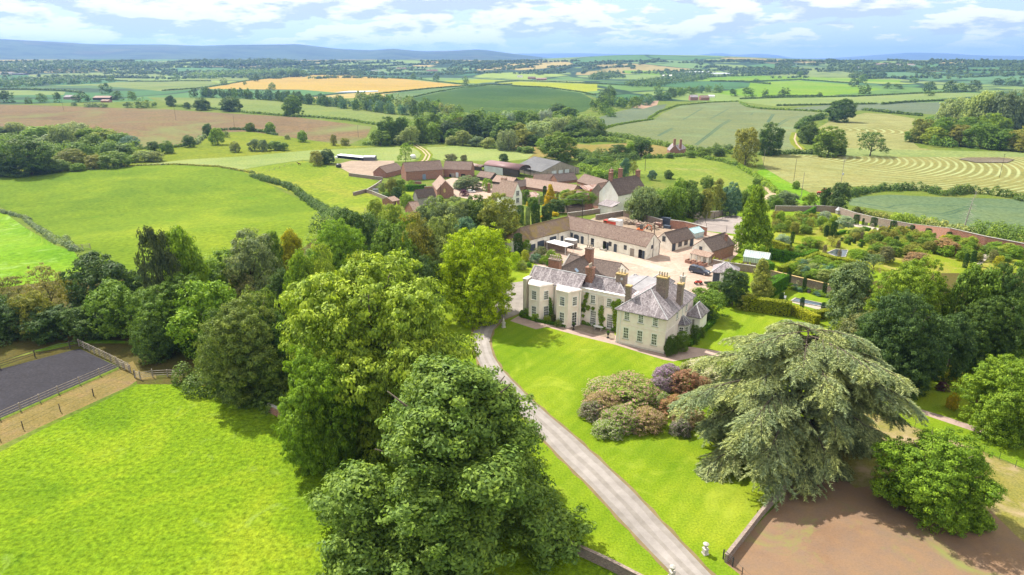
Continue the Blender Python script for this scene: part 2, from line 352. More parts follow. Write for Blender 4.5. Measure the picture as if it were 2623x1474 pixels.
strip('track','track',[(1058,371),(1082,386),(1092,397),(1086,409),(1066,424),(1048,440)],1.2)
strip('track','track',[(1066,370),(1090,385),(1101,397),(1096,409),(1077,424),(1060,440)],1.2)
# farm yards and lanes
reg('yard','court',[(1120,470),(1160,455),(1260,470),(1270,500),(1230,515),(1150,500)])
reg('lane','road',ks(KS,(1700,320),(2200,170),(2100,60),(1930,0),(2100,0),(2576,110),(2576,160),(2200,260),(1850,330)))
reg('garden','lawn',ks(FA,(250,720),(600,600),(1060,720),(1000,790),(820,840),(600,800)))
# garden and drive
GARD=[(700,1030),(760,960),(900,800),(1150,700),(1290,650),(1330,640),(1480,620),(1560,600),(1700,560),(1900,536),(2090,540),(2180,560),(2338,594),(2607,640),(3000,700),(3000,1400),(2700,1230),(2481,1140),(2386,1110),(2221,1046),(2183,1031),(2100,1085),(2005,1270),(1850,1432),(1897,1474),(1990,1560),(1900,1700),(1700,1700),(1640,1490),(1500,1420),(1400,1376),(1200,1290),(1000,1180),(740,1085)]
reg('lawn','paddock',[(-900,1400),(-500,1300),(0,1158),(120,1095),(260,1030),(352,985),(470,975),(700,1010),(740,1085),(1000,1180),(1200,1290),(1400,1376),(1500,1420),(1640,1490),(1750,1800),(-900,1800)])
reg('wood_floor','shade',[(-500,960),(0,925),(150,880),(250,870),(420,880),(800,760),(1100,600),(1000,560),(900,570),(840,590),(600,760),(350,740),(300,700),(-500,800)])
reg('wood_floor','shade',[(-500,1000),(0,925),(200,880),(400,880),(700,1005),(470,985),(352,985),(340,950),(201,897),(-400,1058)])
reg('lawn','lawn',GARD)
reg('walled_garden','verge',ks(GA,(480,390),(560,330),(700,100),(1000,0),(1320,0),(1600,170),(2300,300),(3600,500),(3600,900),(2400,1000),(1700,680),(1100,600),(540,640)))
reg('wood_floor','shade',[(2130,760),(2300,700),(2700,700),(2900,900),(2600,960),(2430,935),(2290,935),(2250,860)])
reg('paddock_soil','soil',[(1855,1440),(1905,1380),(2008,1275),(2100,1082),(2183,1031),(2221,1050),(2386,1112),(2481,1142),(2700,1236),(3200,1460),(3200,2100),(1990,1560),(1897,1474)])
reg('arena','arena',[(-500,1290),(0,1072),(292,945),(303,940),(203,893),(0,946),(-500,1083)])
reg('sand_path','dry',[(-500,1300),(-500,1330),(0,1143),(120,1086),(240,1031),(330,990),(352,974),(400,972),(400,960),(355,950),(340,925),(315,935),(302,948),(0,1079)])
reg('paddock_grass','drygrass',[(2085,1120),(2105,1080),(2183,1031),(2221,1050),(2386,1112),(2481,1142),(2700,1236),(3000,1400),(2900,1520),(2700,1450),(2600,1370),(2540,1310),(2450,1290),(2330,1275),(2240,1245),(2190,1250),(2150,1215),(2120,1170)])
DL=S((1900,1700),(1790,1550),(1697,1448),(1640,1390),(1560,1305),(1490,1228),(1430,1170),(1370,1108),(1300,1030),(1255,980),(1213,930),(1195,890),(1187,850),(1195,820),(1215,795),(1250,765),(1262,745),(1262,725),(1285,712),(1330,706))
DR=S((1340,775),(1285,797),(1262,806),(1240,830),(1231,860),(1240,895),(1262,930),(1290,960),(1330,1000),(1380,1045),(1440,1095),(1500,1150),(1590,1235),(1660,1310),(1735,1390),(1790,1448),(1890,1550),(2010,1700))
def offp(P,w):
    Q=[gp(*p).xy for p in P]; R=[]
    for i,p in enumerate(Q):
        d=(Q[min(i+1,len(Q)-1)]-Q[max(i-1,0)]).normalized(); R.append(p+Vector((-d.y,d.x))*w*(1+.35*math.sin(i*2.7)))
    return R
def subd(P,k):
    R=[]
    for a,b in zip(P,P[1:]):
        for j in range(k): t=j/k; R.append((a[0]*(1-t)+b[0]*t,a[1]*(1-t)+b[1]*t))
    return R+[P[-1]]
regw('drive_edge','edge',offp(subd(DL[:-3],3),.4)+offp(subd(DR,3),.4))
regw('drive','drive',[gp(*p).xy for p in DL+DR])
def _rs(P,n):
    Q=[gp(*p).xy for p in P]; L=[(b-a).length for a,b in zip(Q,Q[1:])]; T=sum(L); o=[]
    for i in range(n):
        t=T*i/(n-1); k=0
        while k<len(L)-1 and t>L[k]: t-=L[k];k+=1
        o.append(Q[k].lerp(Q[k+1],min(1,t/L[k])))
    return o
_a=_rs(DL[:-5],44); _b=_rs(DR[::-1][:-2],44)
for f0,f1 in ((.17,.40),(.56,.80)):
    regw('drive','drivel',[p.lerp(q,f0+.02*math.sin(i*1.3)) for i,(p,q) in enumerate(zip(_a,_b))]+[p.lerp(q,f1+.02*math.sin(i*1.7)) for i,(p,q) in enumerate(zip(_a,_b))][::-1])
reg('gravel_path','path',ks(H2,(-1500,700),(-1350,560))[:0]+[H1(160,1100),H1(310,1010),H1(330,1060),(1400,800),H1(1060,1190),(1580,860),H2(205,1200),H2(890,1378),H2(1240,1270),H2(1480,1305),(1900,909),(1975,925),(2050,940),(2183,975),(2330,1040),(2430,1070),(2520,1100),(2515,1112),(2430,1084),(2300,1040),(2183,988),(2050,955),(1960,942),(1880,925),H2(1500,1395),H2(1250,1440),(1725,926),(1700,922),H2(205,1245),(1480,860),(1400,838),H1(560,1230)])
reg('terrace','paving',[H1(1060,1180),H1(1220,1120),H1(1500,1180),H1(1760,1230),H1(1790,1390),H1(1400,1300),H1(1080,1215)])
reg('planting_bed','bed',[H1(330,1040),H1(340,950),H1(480,900),H1(880,1050),H1(1060,1140),H1(1050,1200),H1(700,1130)])
reg('planting_bed','bed',[H2(890,1378),H2(930,1290),H2(1250,1200),H2(1300,1100),H2(1560,900),H2(1610,920),H2(1260,1275)])
reg('courtyard','court',[(1395,690),(1345,660),(1340,640),(1400,600),(1500,590),(1690,575),(1760,585),(1850,600),(1905,610),(1890,650),(1850,690),(1880,715),(1850,745),(1790,770),(1620,770),(1500,740),(1440,720)])
reg('back_yard','earth',ks(YD,(-300,140),(-100,60),(250,90),(880,200),(1000,250),(1050,320),(800,420),(600,400),(0,250)))
reg('apron','concrete',ks(KS,(1510,760),(2000,900),(2576,1040),(3200,1250),(3700,1390),(3500,1480),(2800,1260),(2000,1100),(1560,940)))
reg('tennis_court','tennis',[(1768,574),(1880,549),(1935,566),(1900,602),(1808,592)])
reg('garden_path','gravelw',ks(GA,(1480,130),(1620,150),(2000,230),(2300,290),(2300,310),(1990,260),(1600,190)))
reg('garden_path','gravelw',ks(GB,(500,520),(900,600),(1200,660),(1800,790),(2000,850),(1850,1000),(1790,990),(1880,880),(1700,810),(1100,690),(480,560)))
reg('garden_path','gravelw',ks(GA,(1000,50),(1110,70),(1120,100),(1050,90)))
reg('pool_surround','gravelw',ks(GA,(780,1125),(830,1090),(1330,1195),(1420,1230),(1400,1260),(1160,1230),(900,1160)))
for pts in ([(780,160),(880,140),(1000,90),(1010,85)],[(800,166),(900,146),(1010,95)]): pass
strip('tramline','tram',ks(C6,(922,728),(1000,668),(1050,628),(1095,603)),1.6); strip('tramline','tram',ks(C6,(932,730),(1010,670),(1060,630),(1105,605)),1.4)
strip('tramline','tram',ks(C6,(1328,632),(1380,600),(1450,585),(1560,578)),1.6);strip('tramline','tram',ks(C6,(1336,636),(1390,603),(1455,590),(1560,582)),1.2)
for a,b in (((1284,615),(1310,575)),((1292,615),(1320,575)),((732,683),(805,645)),((740,684),(812,648)),((862,603),(960,545)),((1000,598),(1090,548)),((1200,580),(1214,568))): strip('tramline','tram',ks(C6,a,b),1.6)
strip('tramline','tram',ks(GB,(40,95),(400,160),(560,185),(660,200)),1.5);strip('tramline','tram',ks(GB,(520,180),(620,150),(850,128),(1200,140),(1600,160),(1700,165)),1.1)
strip('tramline','tram',ks(GB,(860,225),(1100,260),(1320,262),(1480,220),(1690,155),(2000,170),(2480,195)),1.3);strip('tramline','tram',ks(GB,(1300,290),(1450,268),(1560,220),(1700,190)),1.2)
strip('tramline','tram',ks(GB,(1320,290),(1600,345),(1800,375),(2030,415)),1.1)
def build_ground():
    pts=[]; edges=[]
    def add(P):
        n=len(pts); k=len(P); pts.extend([Vector((p[0],p[1])) for p in P]); edges.extend([(n+i,n+(i+1)%k) for i in range(k)])
    for _,_,P in REG: add(P)
    R=30; radii=[]
    while R<27000: radii.append(R); R*=1.036
    for i,R in enumerate(radii):
        na=150
        for j in range(na):
            a=math.radians(-62+124*(j+.5*(i%2))/na); pts.append(Vector((R*math.sin(a),R*math.cos(a))))
    for i in range(24):
        for R in (60,400,3000,12000,27000):
            a=math.radians(64+232*i/23); pts.append(Vector((R*math.sin(a),R*math.cos(a))))
    res=delaunay_2d_cdt(pts,edges,[],0,1e-4)
    V=res[0]; Fc=res[2]
    va=np.array([(v.x,v.y) for v in V]); fa=np.array([f[:3] for f in Fc]); cen=va[fa].mean(1)
    own=np.full(len(Fc),-1)
    for ri,(_,_,P) in enumerate(REG):
        P=np.array([(p[0],p[1]) for p in P]); ins=np.zeros(len(Fc),bool)
        for (x0,y0),(x1,y1) in zip(P,np.roll(P,-1,0)):
            if y0==y1: continue
            c=((y0>cen[:,1])!=(y1>cen[:,1]))&(cen[:,0]<(x1-x0)*(cen[:,1]-y0)/(y1-y0)+x0); ins^=c
        own[ins]=ri
    by={}
    for f,k in zip(Fc,own):
        k=int(k)
        if k>=0: key=REG[k][0:2]+(k,)
        else: key=('ground','far' if min(V[i].length for i in f)>1150 else 'rough',-1 if min(V[i].length for i in f)>1150 else -2)
        by.setdefault(key,[]).append(f)
    Z={}
    for key,fl in by.items():
        idx={}; vs=[]; ff=[]
        for f in fl:
            q=[]
            for i in f:
                if i not in idx:
                    idx[i]=len(vs)
                    if i not in Z: Z[i]=terr(V[i].x,V[i].y)
                    vs.append((V[i].x,V[i].y,Z[i]))
                q.append(idx[i])
            a,b,c=[Vector(vs[t]) for t in q[:3]]
            if (b-a).cross(c-a).z<0: q=q[::-1]
            ff.append(q)
        me=bpy.data.meshes.new(key[0]); me.from_pydata(vs,[],ff); me.update()
        me.polygons.foreach_set('use_smooth',[True]*len(ff)); me.materials.append(M[key[1]])
        tag(link(key[0],me),kind='structure')
build_ground()
# ------------------------------------------------------------------ foliage
def sph(n,rs):
    v=rs.normal(size=(n,3)); return v/np.linalg.norm(v,axis=1,keepdims=True)
def cards(name,P,N,size,rs,mat,asp=1.0,lc=None,axis=None,extra=None,wid=.62):
    """leaf cards: centres P, normals N; one quad each; 'lv' random per leaf, 'lc' per clump"""
    n=len(P); N=N/np.maximum(np.linalg.norm(N,axis=1,keepdims=True),1e-6)
    A=rs.normal(size=(n,3)) if axis is None else axis
    T=A-N*(A*N).sum(1,keepdims=True); T/=np.maximum(np.linalg.norm(T,axis=1,keepdims=True),1e-6); B=np.cross(N,T)
    s=(size*(.65+.7*rs.random(n)))[:,None]; a=T*s*asp; b=B*s*wid
    bend=N*s*.22
    V=np.stack([P-a,P+b*.9+bend,P+a,P-b*.9+bend],1).reshape(-1,3)
    lv=rs.random(n); lcv=lc if lc is not None else rs.random(n)
    if extra is not None: # (verts, quads) of solid limbs are kept apart
        pass
    me=bpy.data.meshes.new(name); me.vertices.add(4*n); me.vertices.foreach_set('co',V.astype(np.float32).ravel())
    me.loops.add(4*n); me.loops.foreach_set('vertex_index',np.arange(4*n,dtype=np.int32)); me.polygons.add(n)
    me.polygons.foreach_set('loop_start',np.arange(0,4*n,4,dtype=np.int32)); me.polygons.foreach_set('loop_total',np.full(n,4,dtype=np.int32))
    for nmx,arr in (('lv',lv),('lc',lcv)):
        at=me.attributes.new(nmx,'FLOAT','POINT'); at.data.foreach_set('value',np.repeat(arr,4).astype(np.float32))
    me.update(); me.materials.append(mat); return me
def env(kind,th,rs):
    """unit crown envelope: returns (radius at height fraction), z0"""
    pass
def crown(name,seed,nl,nc,nleaf,ls,kind='dome',mat=None,z0=.1,droop=0,asp=1.1,lobe=.30,clump=.085,gap=.0,rag=.16):
    """diameter 1, height 1. lobes -> clumps -> leaf cards"""
    rs=np.random.RandomState(seed); L=[];LR=[]
    for i in range(nl):
        t=(i+.5)/nl; ph_=i*2.39996+rs.rand()*.7
        if kind=='dome': z=z0+.06+(.80-z0-.02)*t**.9; rad=.5*math.sqrt(max(0,1-((z-.42)/.62)**2))
        elif kind=='oval': z=z0+.05+(.86-z0-.03)*t; rad=.5*math.sqrt(max(0,1-((z-.50)/.56)**2))
        elif kind=='spread': z=z0+.14+(.72-z0+.02)*t; rad=.5*math.sqrt(max(0,1-((z-.48)/.60)**2))
        elif kind=='tent': z=z0+.02+(.86-z0)*t**1.25; rad=.5*(1-(z*.97)**1.5)**.75
        elif kind=='cone': z=z0+.03+(.92-z0)*t; rad=.5*(1-z*.96)**.85
        elif kind=='column': z=z0+.04+(.90-z0)*t; rad=.42*(1-max(0,z-.7)**2*8)
        elif kind=='bush': z=.12+.66*t; rad=.5*math.sqrt(max(0,1-(z*.98)**2))
        rl=lobe*(.62+.76*rs.rand())*(.55+.45*min(1,rad/.5+.25))
        if kind in('cone','column'): rl*=.62
        q=max(0,rad-rl*.82)*(1+rag*rs.randn()*(kind not in('column',)))
        if i%4==3 : q*=.35
        L.append((q*math.cos(ph_),q*math.sin(ph_),z+rag*.25*rs.randn()*.5)); LR.append((rl,rl,rl*.85))
    L=np.array(L);LR=np.array(LR)
    P=[];N=[];C=[]
    for i in range(nl):
        d=sph(nc,rs); d[:,2]=np.where(d[:,2]<-.72,-d[:,2],d[:,2])
        c=L[i]+d*LR[i]*(.9+.22*rs.randn(nc,1)*rag*3)
        keep=np.ones(nc,bool)
        for j in range(nl):
            if j!=i: keep&=(((c-L[j])/LR[j])**2).sum(1)>.62
        if gap: keep&=rs.rand(nc)>gap
        c=c[keep]; d=d[keep]; c[:,2]=np.clip(c[:,2],.015,None)
        fi=int(nc*nleaf*.16); ee=sph(fi,rs)*(rs.rand(fi,1)**.5)*.93; P.append(L[i]+ee*LR[i]); N.append(ee+rs.normal(size=(fi,3))*.6+np.array([0,0,.3])); C.append(np.full(fi,.3))
        for k in range(len(c)):
            m=int(nleaf*(.6+.8*rs.rand())); r=clump*(.7+.6*rs.rand())
            e=sph(m,rs); e[:,2]=e[:,2]*.8
            w=rs.rand(m,1)**.45
            p=c[k]+e*r*w*np.array([1,1,.75])
            if droop: p[:,2]-=droop*rs.rand(m)**2*r*3
            P.append(p); N.append(e*.9+d[k]*.7+np.array([0,0,.35])+rs.normal(size=(m,3))*.45); C.append(np.full(m,rs.rand()))
    P=np.concatenate(P);N=np.concatenate(N);C=np.concatenate(C)
    P[:,2]=np.clip(P[:,2],.004,None)
    top=P[:,2].max(); P[:,2]*=1.0/top
    rr=np.percentile(np.hypot(P[:,0],P[:,1]),98.5); P[:,:2]*=.5/rr
    ax=None
    if droop: ax=rs.normal(size=P.shape)*.35+np.array([0,0,-1.0])
    return cards(name,P,N,ls,rs,mat or LEAF,asp,C,ax)
def topiary(name,seed,n,ls,shape):
    rs=np.random.RandomState(seed); a=rs.rand(n)*6.2832; t=rs.rand(n)
    if shape=='column': r=.40*np.sqrt(np.clip(1-np.clip((t-.78)/.24,0,1)**2,0.02,1))*(.93+.14*np.sin(a*3+t*5)); z=t
    else: r=.5*(1-t)**.9; z=t
    k=rs.rand(n)<.12; r=np.where(k,r*rs.rand(n)**.5,r)
    z=np.where(k&(shape=='column'),.93+.06*(1-(r/.4)**2),z)
    P=np.stack([np.cos(a)*r,np.sin(a)*r,z],1)+rs.normal(size=(n,3))*np.array([.02,.02,.006]); P[:,2]=np.clip(P[:,2],.004,None)
    N=np.stack([np.cos(a),np.sin(a),np.full(n,.35)],1)+rs.normal(size=(n,3))*.4
    return cards(name,P,N,ls,rs,LEAF,1.0,rs.rand(n)*.6+.2)
def trunkmesh(name,seed,r=.02,hb=.5,nlimb=6,spread=.33,seg=7,lean=0):
    rs=random.Random(seed); mb=MB()
    pts=[(0,0,-.02),(.004,0,.03),(.01*rs.uniform(-1,1)+lean*.3,.01,.2),(.02*rs.uniform(-1,1)+lean,.02*rs.uniform(-1,1),hb)]
    mb.tube(pts,[r*1.5,r*1.1,r*.85,r*.5],seg)
    for i in range(nlimb):
        a=i*2.4+rs.random(); z=.14+(hb-.14)*i/nlimb; e=spread*rs.uniform(.7,1.1)
        p1=(math.cos(a)*e*.4,math.sin(a)*e*.4,z+.14); p2=(math.cos(a)*e*.8,math.sin(a)*e*.8,z+.26+rs.random()*.08)
        mb.tube([(0,0,z),p1,p2],[r*.6,r*.36,r*.12],5)
    return mb.mesh(name,BARK,True)
PR={} # crown prototypes: kind -> list of (crown mesh, trunk mesh)
def proto(kind,lst): PR[kind]=lst
TR=[trunkmesh('trunk',s,.022) for s in (1,2,3)]; TRB=[trunkmesh('trunk',9,.02,.62,12,.38,9)]; TRT=[trunkmesh('trunk',4,.014,.9,0)]
# near, large
proto('near',[(crown('crown',11,38,70,60,.0088,'dome',z0=.02,clump=.048,lobe=.21,rag=.24),TRB[0]),(crown('crown',12,36,70,60,.0090,'oval',z0=.03,clump=.048,lobe=.21,rag=.22),TRB[0])])
proto('lime',[(crown('crown',21,44,70,64,.0086,'oval',z0=.02,clump=.038,lobe=.18,droop=.10,rag=.27),TRB[0])])
proto('hero',[(crown('crown',14,54,64,62,.0080,'tent',z0=.0,clump=.042,lobe=.17,rag=.30),TRB[0])])
# middle distance
proto('mid',[(crown('crown',31+i,14+i,42,34,.0175,k,z0=.06,clump=.08,lobe=.28),TR[i%3]) for i,k in enumerate(['dome','oval','dome','oval'])])
proto('round',[(crown('crown',41+i,16,44,36,.0175,'dome',z0=.03,clump=.07,lobe=.25,rag=.06),TR[i]) for i in range(2)])
proto('thin',[(crown('crown',51+i,13,20,24,.017,'spread',z0=.16,clump=.075,lobe=.25,gap=.25,rag=.25),TR[i]) for i in range(2)])
proto('willow',[(crown('crown',61+i,15,40,34,.016,'oval',z0=.03,clump=.08,lobe=.27,droop=.9,asp=1.9),TR[i]) for i in range(2)])
proto('cone',[(crown('crown',71+i,34,26,26,.017,'cone',z0=.02,clump=.06,lobe=.22,rag=.2),TRT[0]) for i in range(2)])
proto('column',[(topiary('crown',81,5200,.026,'column'),None)])
proto('tcone',[(topiary('crown',82,2600,.04,'cone'),None)])
proto('bush',[(crown('crown',91+i,14,34,26,.022,'bush',clump=.10,lobe=.30,rag=.12),None) for i in range(3)])
proto('nbush',[(crown('crown',96+i,20,60,44,.012,'bush',clump=.06,lobe=.24,rag=.10),None) for i in range(2)])
# far
proto('far',[(crown('crown',101+i,8,13,15,.040,k,z0=.05,clump=.12,lobe=.33),TR[i%3]) for i,k in enumerate(['dome','oval','dome','oval','spread'])])
proto('farcone',[(crown('crown',111,12,9,12,.040,'cone',z0=.02,clump=.09,lobe=.3),TRT[0])])
proto('farbush',[(crown('crown',115+i,7,11,12,.05,'bush',clump=.13,lobe=.34),None) for i in range(2)])
GC={'oak':'7c9a40', # leaf colours as the photograph shows them in sun
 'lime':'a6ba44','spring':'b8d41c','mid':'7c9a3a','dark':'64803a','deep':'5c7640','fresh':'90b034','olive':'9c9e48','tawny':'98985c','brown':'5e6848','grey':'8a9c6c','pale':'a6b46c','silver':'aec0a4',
 'willow':'a8b87c','yew':'41602c','gold':'d8bc20','goldp':'b0b458','yellow':'c0c030','bluegr':'789c80','chest':'8aa050','copper':'b4966c','purple':'704058','hedge':'649420','hedgey':'a0ac30','red':'a84c3c','rust':'8c9060','cedar':'b2ba86'}
LK=1.42
def lcol(k,j=.10):
    c=ph(GC[k],LK); v=1+rnd.uniform(-j,j); return (c[0]*v*(1+rnd.uniform(-.07,.07)),c[1]*v,c[2]*v*(1+rnd.uniform(-.1,.1)),1)
LK=1.42
def plant(kind,pos,w,h,col,name,label,cat='tree',group=None,rz=None,parts=True,idx=None,crownname='crown'):
    lst=PR[kind]; cm,tm=lst[rnd.randrange(len(lst)) if idx is None else idx]
    rz=rnd.uniform(0,6.28) if rz is None else rz
    c=lcol(col) if isinstance(col,str) else col
    if parts and tm is not None:
        e=empty(name,pos,rz,label,cat,group); e.scale=(w,w,h)
        a=link(crownname,cm,e); a.color=c; b=link('trunk',tm,e); return e
    o=link(name,cm); o.location=pos; o.scale=(w,w,h); o.rotation_euler=(0,0,rz); o.color=c; tag(o,label,cat,group); return o
def tree(u,vt,w,vb=None,h=None,kind='mid',col='mid',label=None,name='broadleaf_tree',cat='tree',group=None,parts=None,wm=None,idx=None,hmax=None):
    """u,vt,w: crown centre, top and width in photo pixels; vb its foot in pixels or h its height in metres"""
    if vb is not None:
        p=gp(u,vb); xc=(u-1311.5)/F; yc=(737-vt)/F; dy=CT+yc*ST_; dz=-ST_+yc*CT
        z=CH+p.y/dy*dz; h=max(1.0,(z-p.z)*1.02)
    else: p=gp(u,vt,h)
    wm=wm or w*depth(p)/F
    if kind=='dome_near': kind='near'
    r=p.length
    if parts is None: parts=r<700
    if label is None: label='leafy tree'
    return plant(kind,p,wm,h,col,name,label,cat,group,None,parts,idx)
# ------------------------------------------------------------------ trees near the camera and in the drive wood
tree(1155,908,0,h=21,wm=29,kind='hero',col='oak',idx=0,label='huge mid green broadleaf tree filling the bottom centre beside the drive')
tree(934,655,0,h=25.5,wm=27,kind='lime',col='lime',label='huge pale lime green tree left of the drive, tallest of the wood')
tree(800,885,0,h=17,wm=12,kind='lime',col='fresh',label='drooping green tree at the paddock edge below the huge pale lime green tree')
tree(1040,850,0,h=18,wm=10.5,kind='lime',col='lime',label='light green tree between the huge pale tree and the drive')
tree(1230,566,216,vb=812,kind='near',col='spring',idx=1,label='round bright yellow green tree beside the forecourt of the white house')
WOOD=[ # u, top v, width px, height m, kind, colour, label
(610,748,235,17,'near','chest','cream tinted chestnut at the front of the wood above the paddock'),
(430,705,215,13.5,'near','mid','broad mid green tree right of the riding arena corner'),
(520,715,190,14,'mid','fresh','fresh green tree behind the front row of the wood'),
(285,722,165,11,'mid','mid','green tree with layered boughs above the arena gate'),
(245,648,170,13.5,'round','deep','dark rounded tree above the riding arena'),
(386,572,95,22,'mid','brown','tall brownish conifer rising out of the wood'),
(447,577,120,20,'mid','fresh','yellow green tree right behind the tall brownish conifer'),
(628,588,150,17,'mid','grey','grey green tree with pale leaf clusters in the wood'),
(560,640,140,13,'mid','mid','mid green tree between the brownish conifer and the grey green tree'),
(615,692,95,10,'thin','tawny','small tawny bush-like tree low in the wood'),
(105,672,120,11,'thin','tawny','tawny open-crowned tree by the left pasture'),
(5,693,110,10.5,'thin','tawny','tawny open-crowned tree at the left edge of the view'),
(175,705,90,9,'thin','olive','thin olive tree beside the dark rounded tree'),
(30,775,120,7,'mid','deep','dark low tree left of the arena at the view edge'),
(110,785,125,6.5,'mid','deep','dark low tree over the far fence of the arena'),
(195,785,115,6.3,'mid','dark','dark low tree in the corner above the arena'),
(70,745,110,9,'mid','olive','olive low tree under the tawny trees'),
(255,800,90,5,'mid','deep','dark low tree beside the layered green tree'),
(-70,740,160,10,'mid','dark','dark tree just outside the left edge'),
(862,553,155,18,'near','fresh','fresh green round tree where the wood meets the hill pasture'),
(903,530,115,15,'round','dark','dark flat-topped tree at the farm end of the wood'),
(1000,566,130,17,'mid','mid','mid green tree behind the huge pale lime tree'),
(1065,543,115,17,'mid','olive','light olive tree in the middle of the wood'),
(1130,548,110,16,'mid','pale','pale green tree left of the yellow green round tree'),
(1108,503,100,14,'round','grey','grey green rounded tree below the brick barns'),
(1165,503,95,14,'round','grey','grey green tree between the farm and the wood'),
(1222,498,95,14,'round','dark','dark green tree left of the olive domed tree'),
(1276,493,112,15.5,'round','olive','olive domed tree beside the white gabled farmhouse'),
(1190,555,90,13,'mid','bluegr','bluish green tree behind the yellow green round tree'),
(690,590,75,15,'mid','mid','narrow green tree at the top edge of the wood'),
(740,586,80,14,'mid','yellow','yellowish tree at the pasture edge of the wood'),
(722,690,105,12,'mid','deep','dark tree in the hollow of the wood'),
(765,640,100,17,'mid','fresh','green tree left behind the huge pale lime tree'),
(822,620,90,18,'mid','lime','yellow green tree top behind the huge pale lime tree'),
(922,640,95,19,'mid','lime','yellow green tree top rising above the huge pale lime tree'),
(1085,655,95,14,'mid','deep','dark tree between the lime tree and the yellow green round tree'),
(1015,640,120,15,'mid','dark','dark tree behind the crown of the lime tree'),
(665,735,110,13,'mid','mid','mid green tree in the middle of the wood left of the lime'),
(560,790,120,12,'mid','dark','dark tree under the chestnut'),
(690,800,120,13,'mid','dark','dark tree between the chestnut and the lime tree'),
(960,508,60,9,'mid','lime','light green tree below the wooden paddock fence'),
(1005,520,70,11,'mid','lime','light green tree behind the shed at the farm'),
(1045,545,60,10,'mid','fresh','fresh green tree at the head of the wood'),
(640,830,110,9,'bush','dark','dark holly at the foot of the chestnut'),
(375,815,100,8,'mid','dark','dark green tree above the arena corner'),
]
for u,v,w,h,k,c,l in WOOD: tree(u,v,w,h=h,kind=k,col=c,label=l,name='conifer_tree' if c=='brown' else 'broadleaf_tree')
# right side
RIGHT=[
(2425,1108,275,10.8,'near','fresh','bright green round tree in the bare paddock at bottom right',0),
(2632,905,230,12.5,'near','fresh','fresh green tree at the right edge beside the garden path',1),
(2335,740,215,16.5,'near','deep','dark chestnut with deep shade under it behind the cedar',0),
(2360,648,190,18,'near','fresh','broad bright green tree below the walled garden',1),
(2195,670,150,14,'mid','grey','grey green tree left of the dark chestnut',None),
(2515,675,140,17,'mid','mid','mid green tree right of the broad bright green tree',None),
(2600,660,140,18,'near','dark','dark tree at the right edge under the garden wall',0),
(2570,745,165,14,'near','dark','dark shaded tree at the right edge above the yellow shrub',1),
(2230,800,150,8.5,'mid','rust','yellowish yew directly behind the cedar',None),
(2460,800,110,12,'mid','deep','dark tree between the chestnut and the right edge',None),
(2280,780,100,11,'mid','deep','dark tree close behind the cedar crown',None),
(1835,722,62,4.2,'mid','mid','laurel beside the slate roofed shed',None),
(1886,686,78,8.5,'round','deep','dark conical evergreen by the slate roofed shed',None),
(1815,740,110,6.5,'mid','mid','bay-like large shrub behind the white house',None),
(1790,765,70,5,'mid','deep','dark shrub beside the rear wing of the white house',None),
]
for u,v,w,h,k,c,l,i in RIGHT: tree(u,v,w,h=h,kind=k,col=c,label=l,idx=i)
tree(1922,476,98,vb=650,kind='cone',col='fresh',label='tall fresh green pyramid tree at the corner of the walled garden',name='conifer_tree')
tree(1943,664,74,vb=772,kind='cone',col='goldp',label='golden yellow conifer between the clipped hedges',name='conifer_tree')
tree(1974,712,38,vb=752,kind='bush',col='deep',label='dark rounded shrub right of the golden conifer',name='shrub',cat='shrub')
tree(1912,755,60,vb=790,kind='bush',col='goldp',label='yellowish shrub at the foot of the golden conifer',name='shrub',cat='shrub')
tree(1951,632,17,vb=668,kind='column',col='fresh',label='bright green narrow cone beside the greenhouse',name='columnar_conifer',cat='conifer')
# under the right hand trees
for u,v,w,h,c,l in [(2500,868,110,5,'mid','green spreading shrub under the dark trees'),(2590,862,110,6,'fresh','fresh green shrub at the right edge under the dark trees'),(2310,915,70,3.2,'deep','low fern-like dark shrub at the lawn edge'),(2370,890,80,4,'deep','dark shrub under the chestnut'),(2255,905,70,3.5,'deep','dark shrub behind the cedar skirt'),(2430,890,70,4,'mid','green shrub above the yellow shrub'),
   (2436,938,74,2.6,'yellow','round yellow shrub on the lawn'),(2418,980,34,1.4,'purple','low purple acer on the lawn'),(2353,992,10,1.5,'red','tiny red acer sapling on the lawn'),(2448,1008,34,2.6,'gold','small golden tree on the lawn'),(2505,1022,22,1.2,'purple','small purple shrub at the edge of the olive tree')]:
    tree(u,v,w,h=h,kind='bush',col=c,label=l,name='shrub',cat='shrub')
# shrubs round the white house
for u,v,vb,w,k,c,l in [(1716,858,910,36,'nbush','dark','dark climber shrub against the front corner of the white house'),(1743,848,900,46,'nbush','mid','large green shrub against the side wall of the white house'),(1777,832,880,28,'bush','dark','dark shrub below the slate roofed bay window'),(1800,818,840,22,'bush','fresh','small green shrub by the rear wing'),(1795,838,862,26,'bush','mid','green shrub between bay window and clipped hedge'),
   (1351,790,812,34,'bush','mid','green shrub at the left bay of the white house'),(1372,803,822,26,'bush','fresh','light green shrub under the left bay windows'),(1402,808,826,26,'bush','lime','yellow green shrub between the bays'),(1417,806,824,18,'bush','rust','brownish shrub between the bays'),(1432,816,836,26,'bush','pale','pale leaved shrub under the second bay'),(1441,822,833,9,'nbush','fresh','small clipped box ball by the french door')]:
    tree(u,v,w,vb=vb,kind=k,col=c,label=l,name='shrub',cat='shrub')
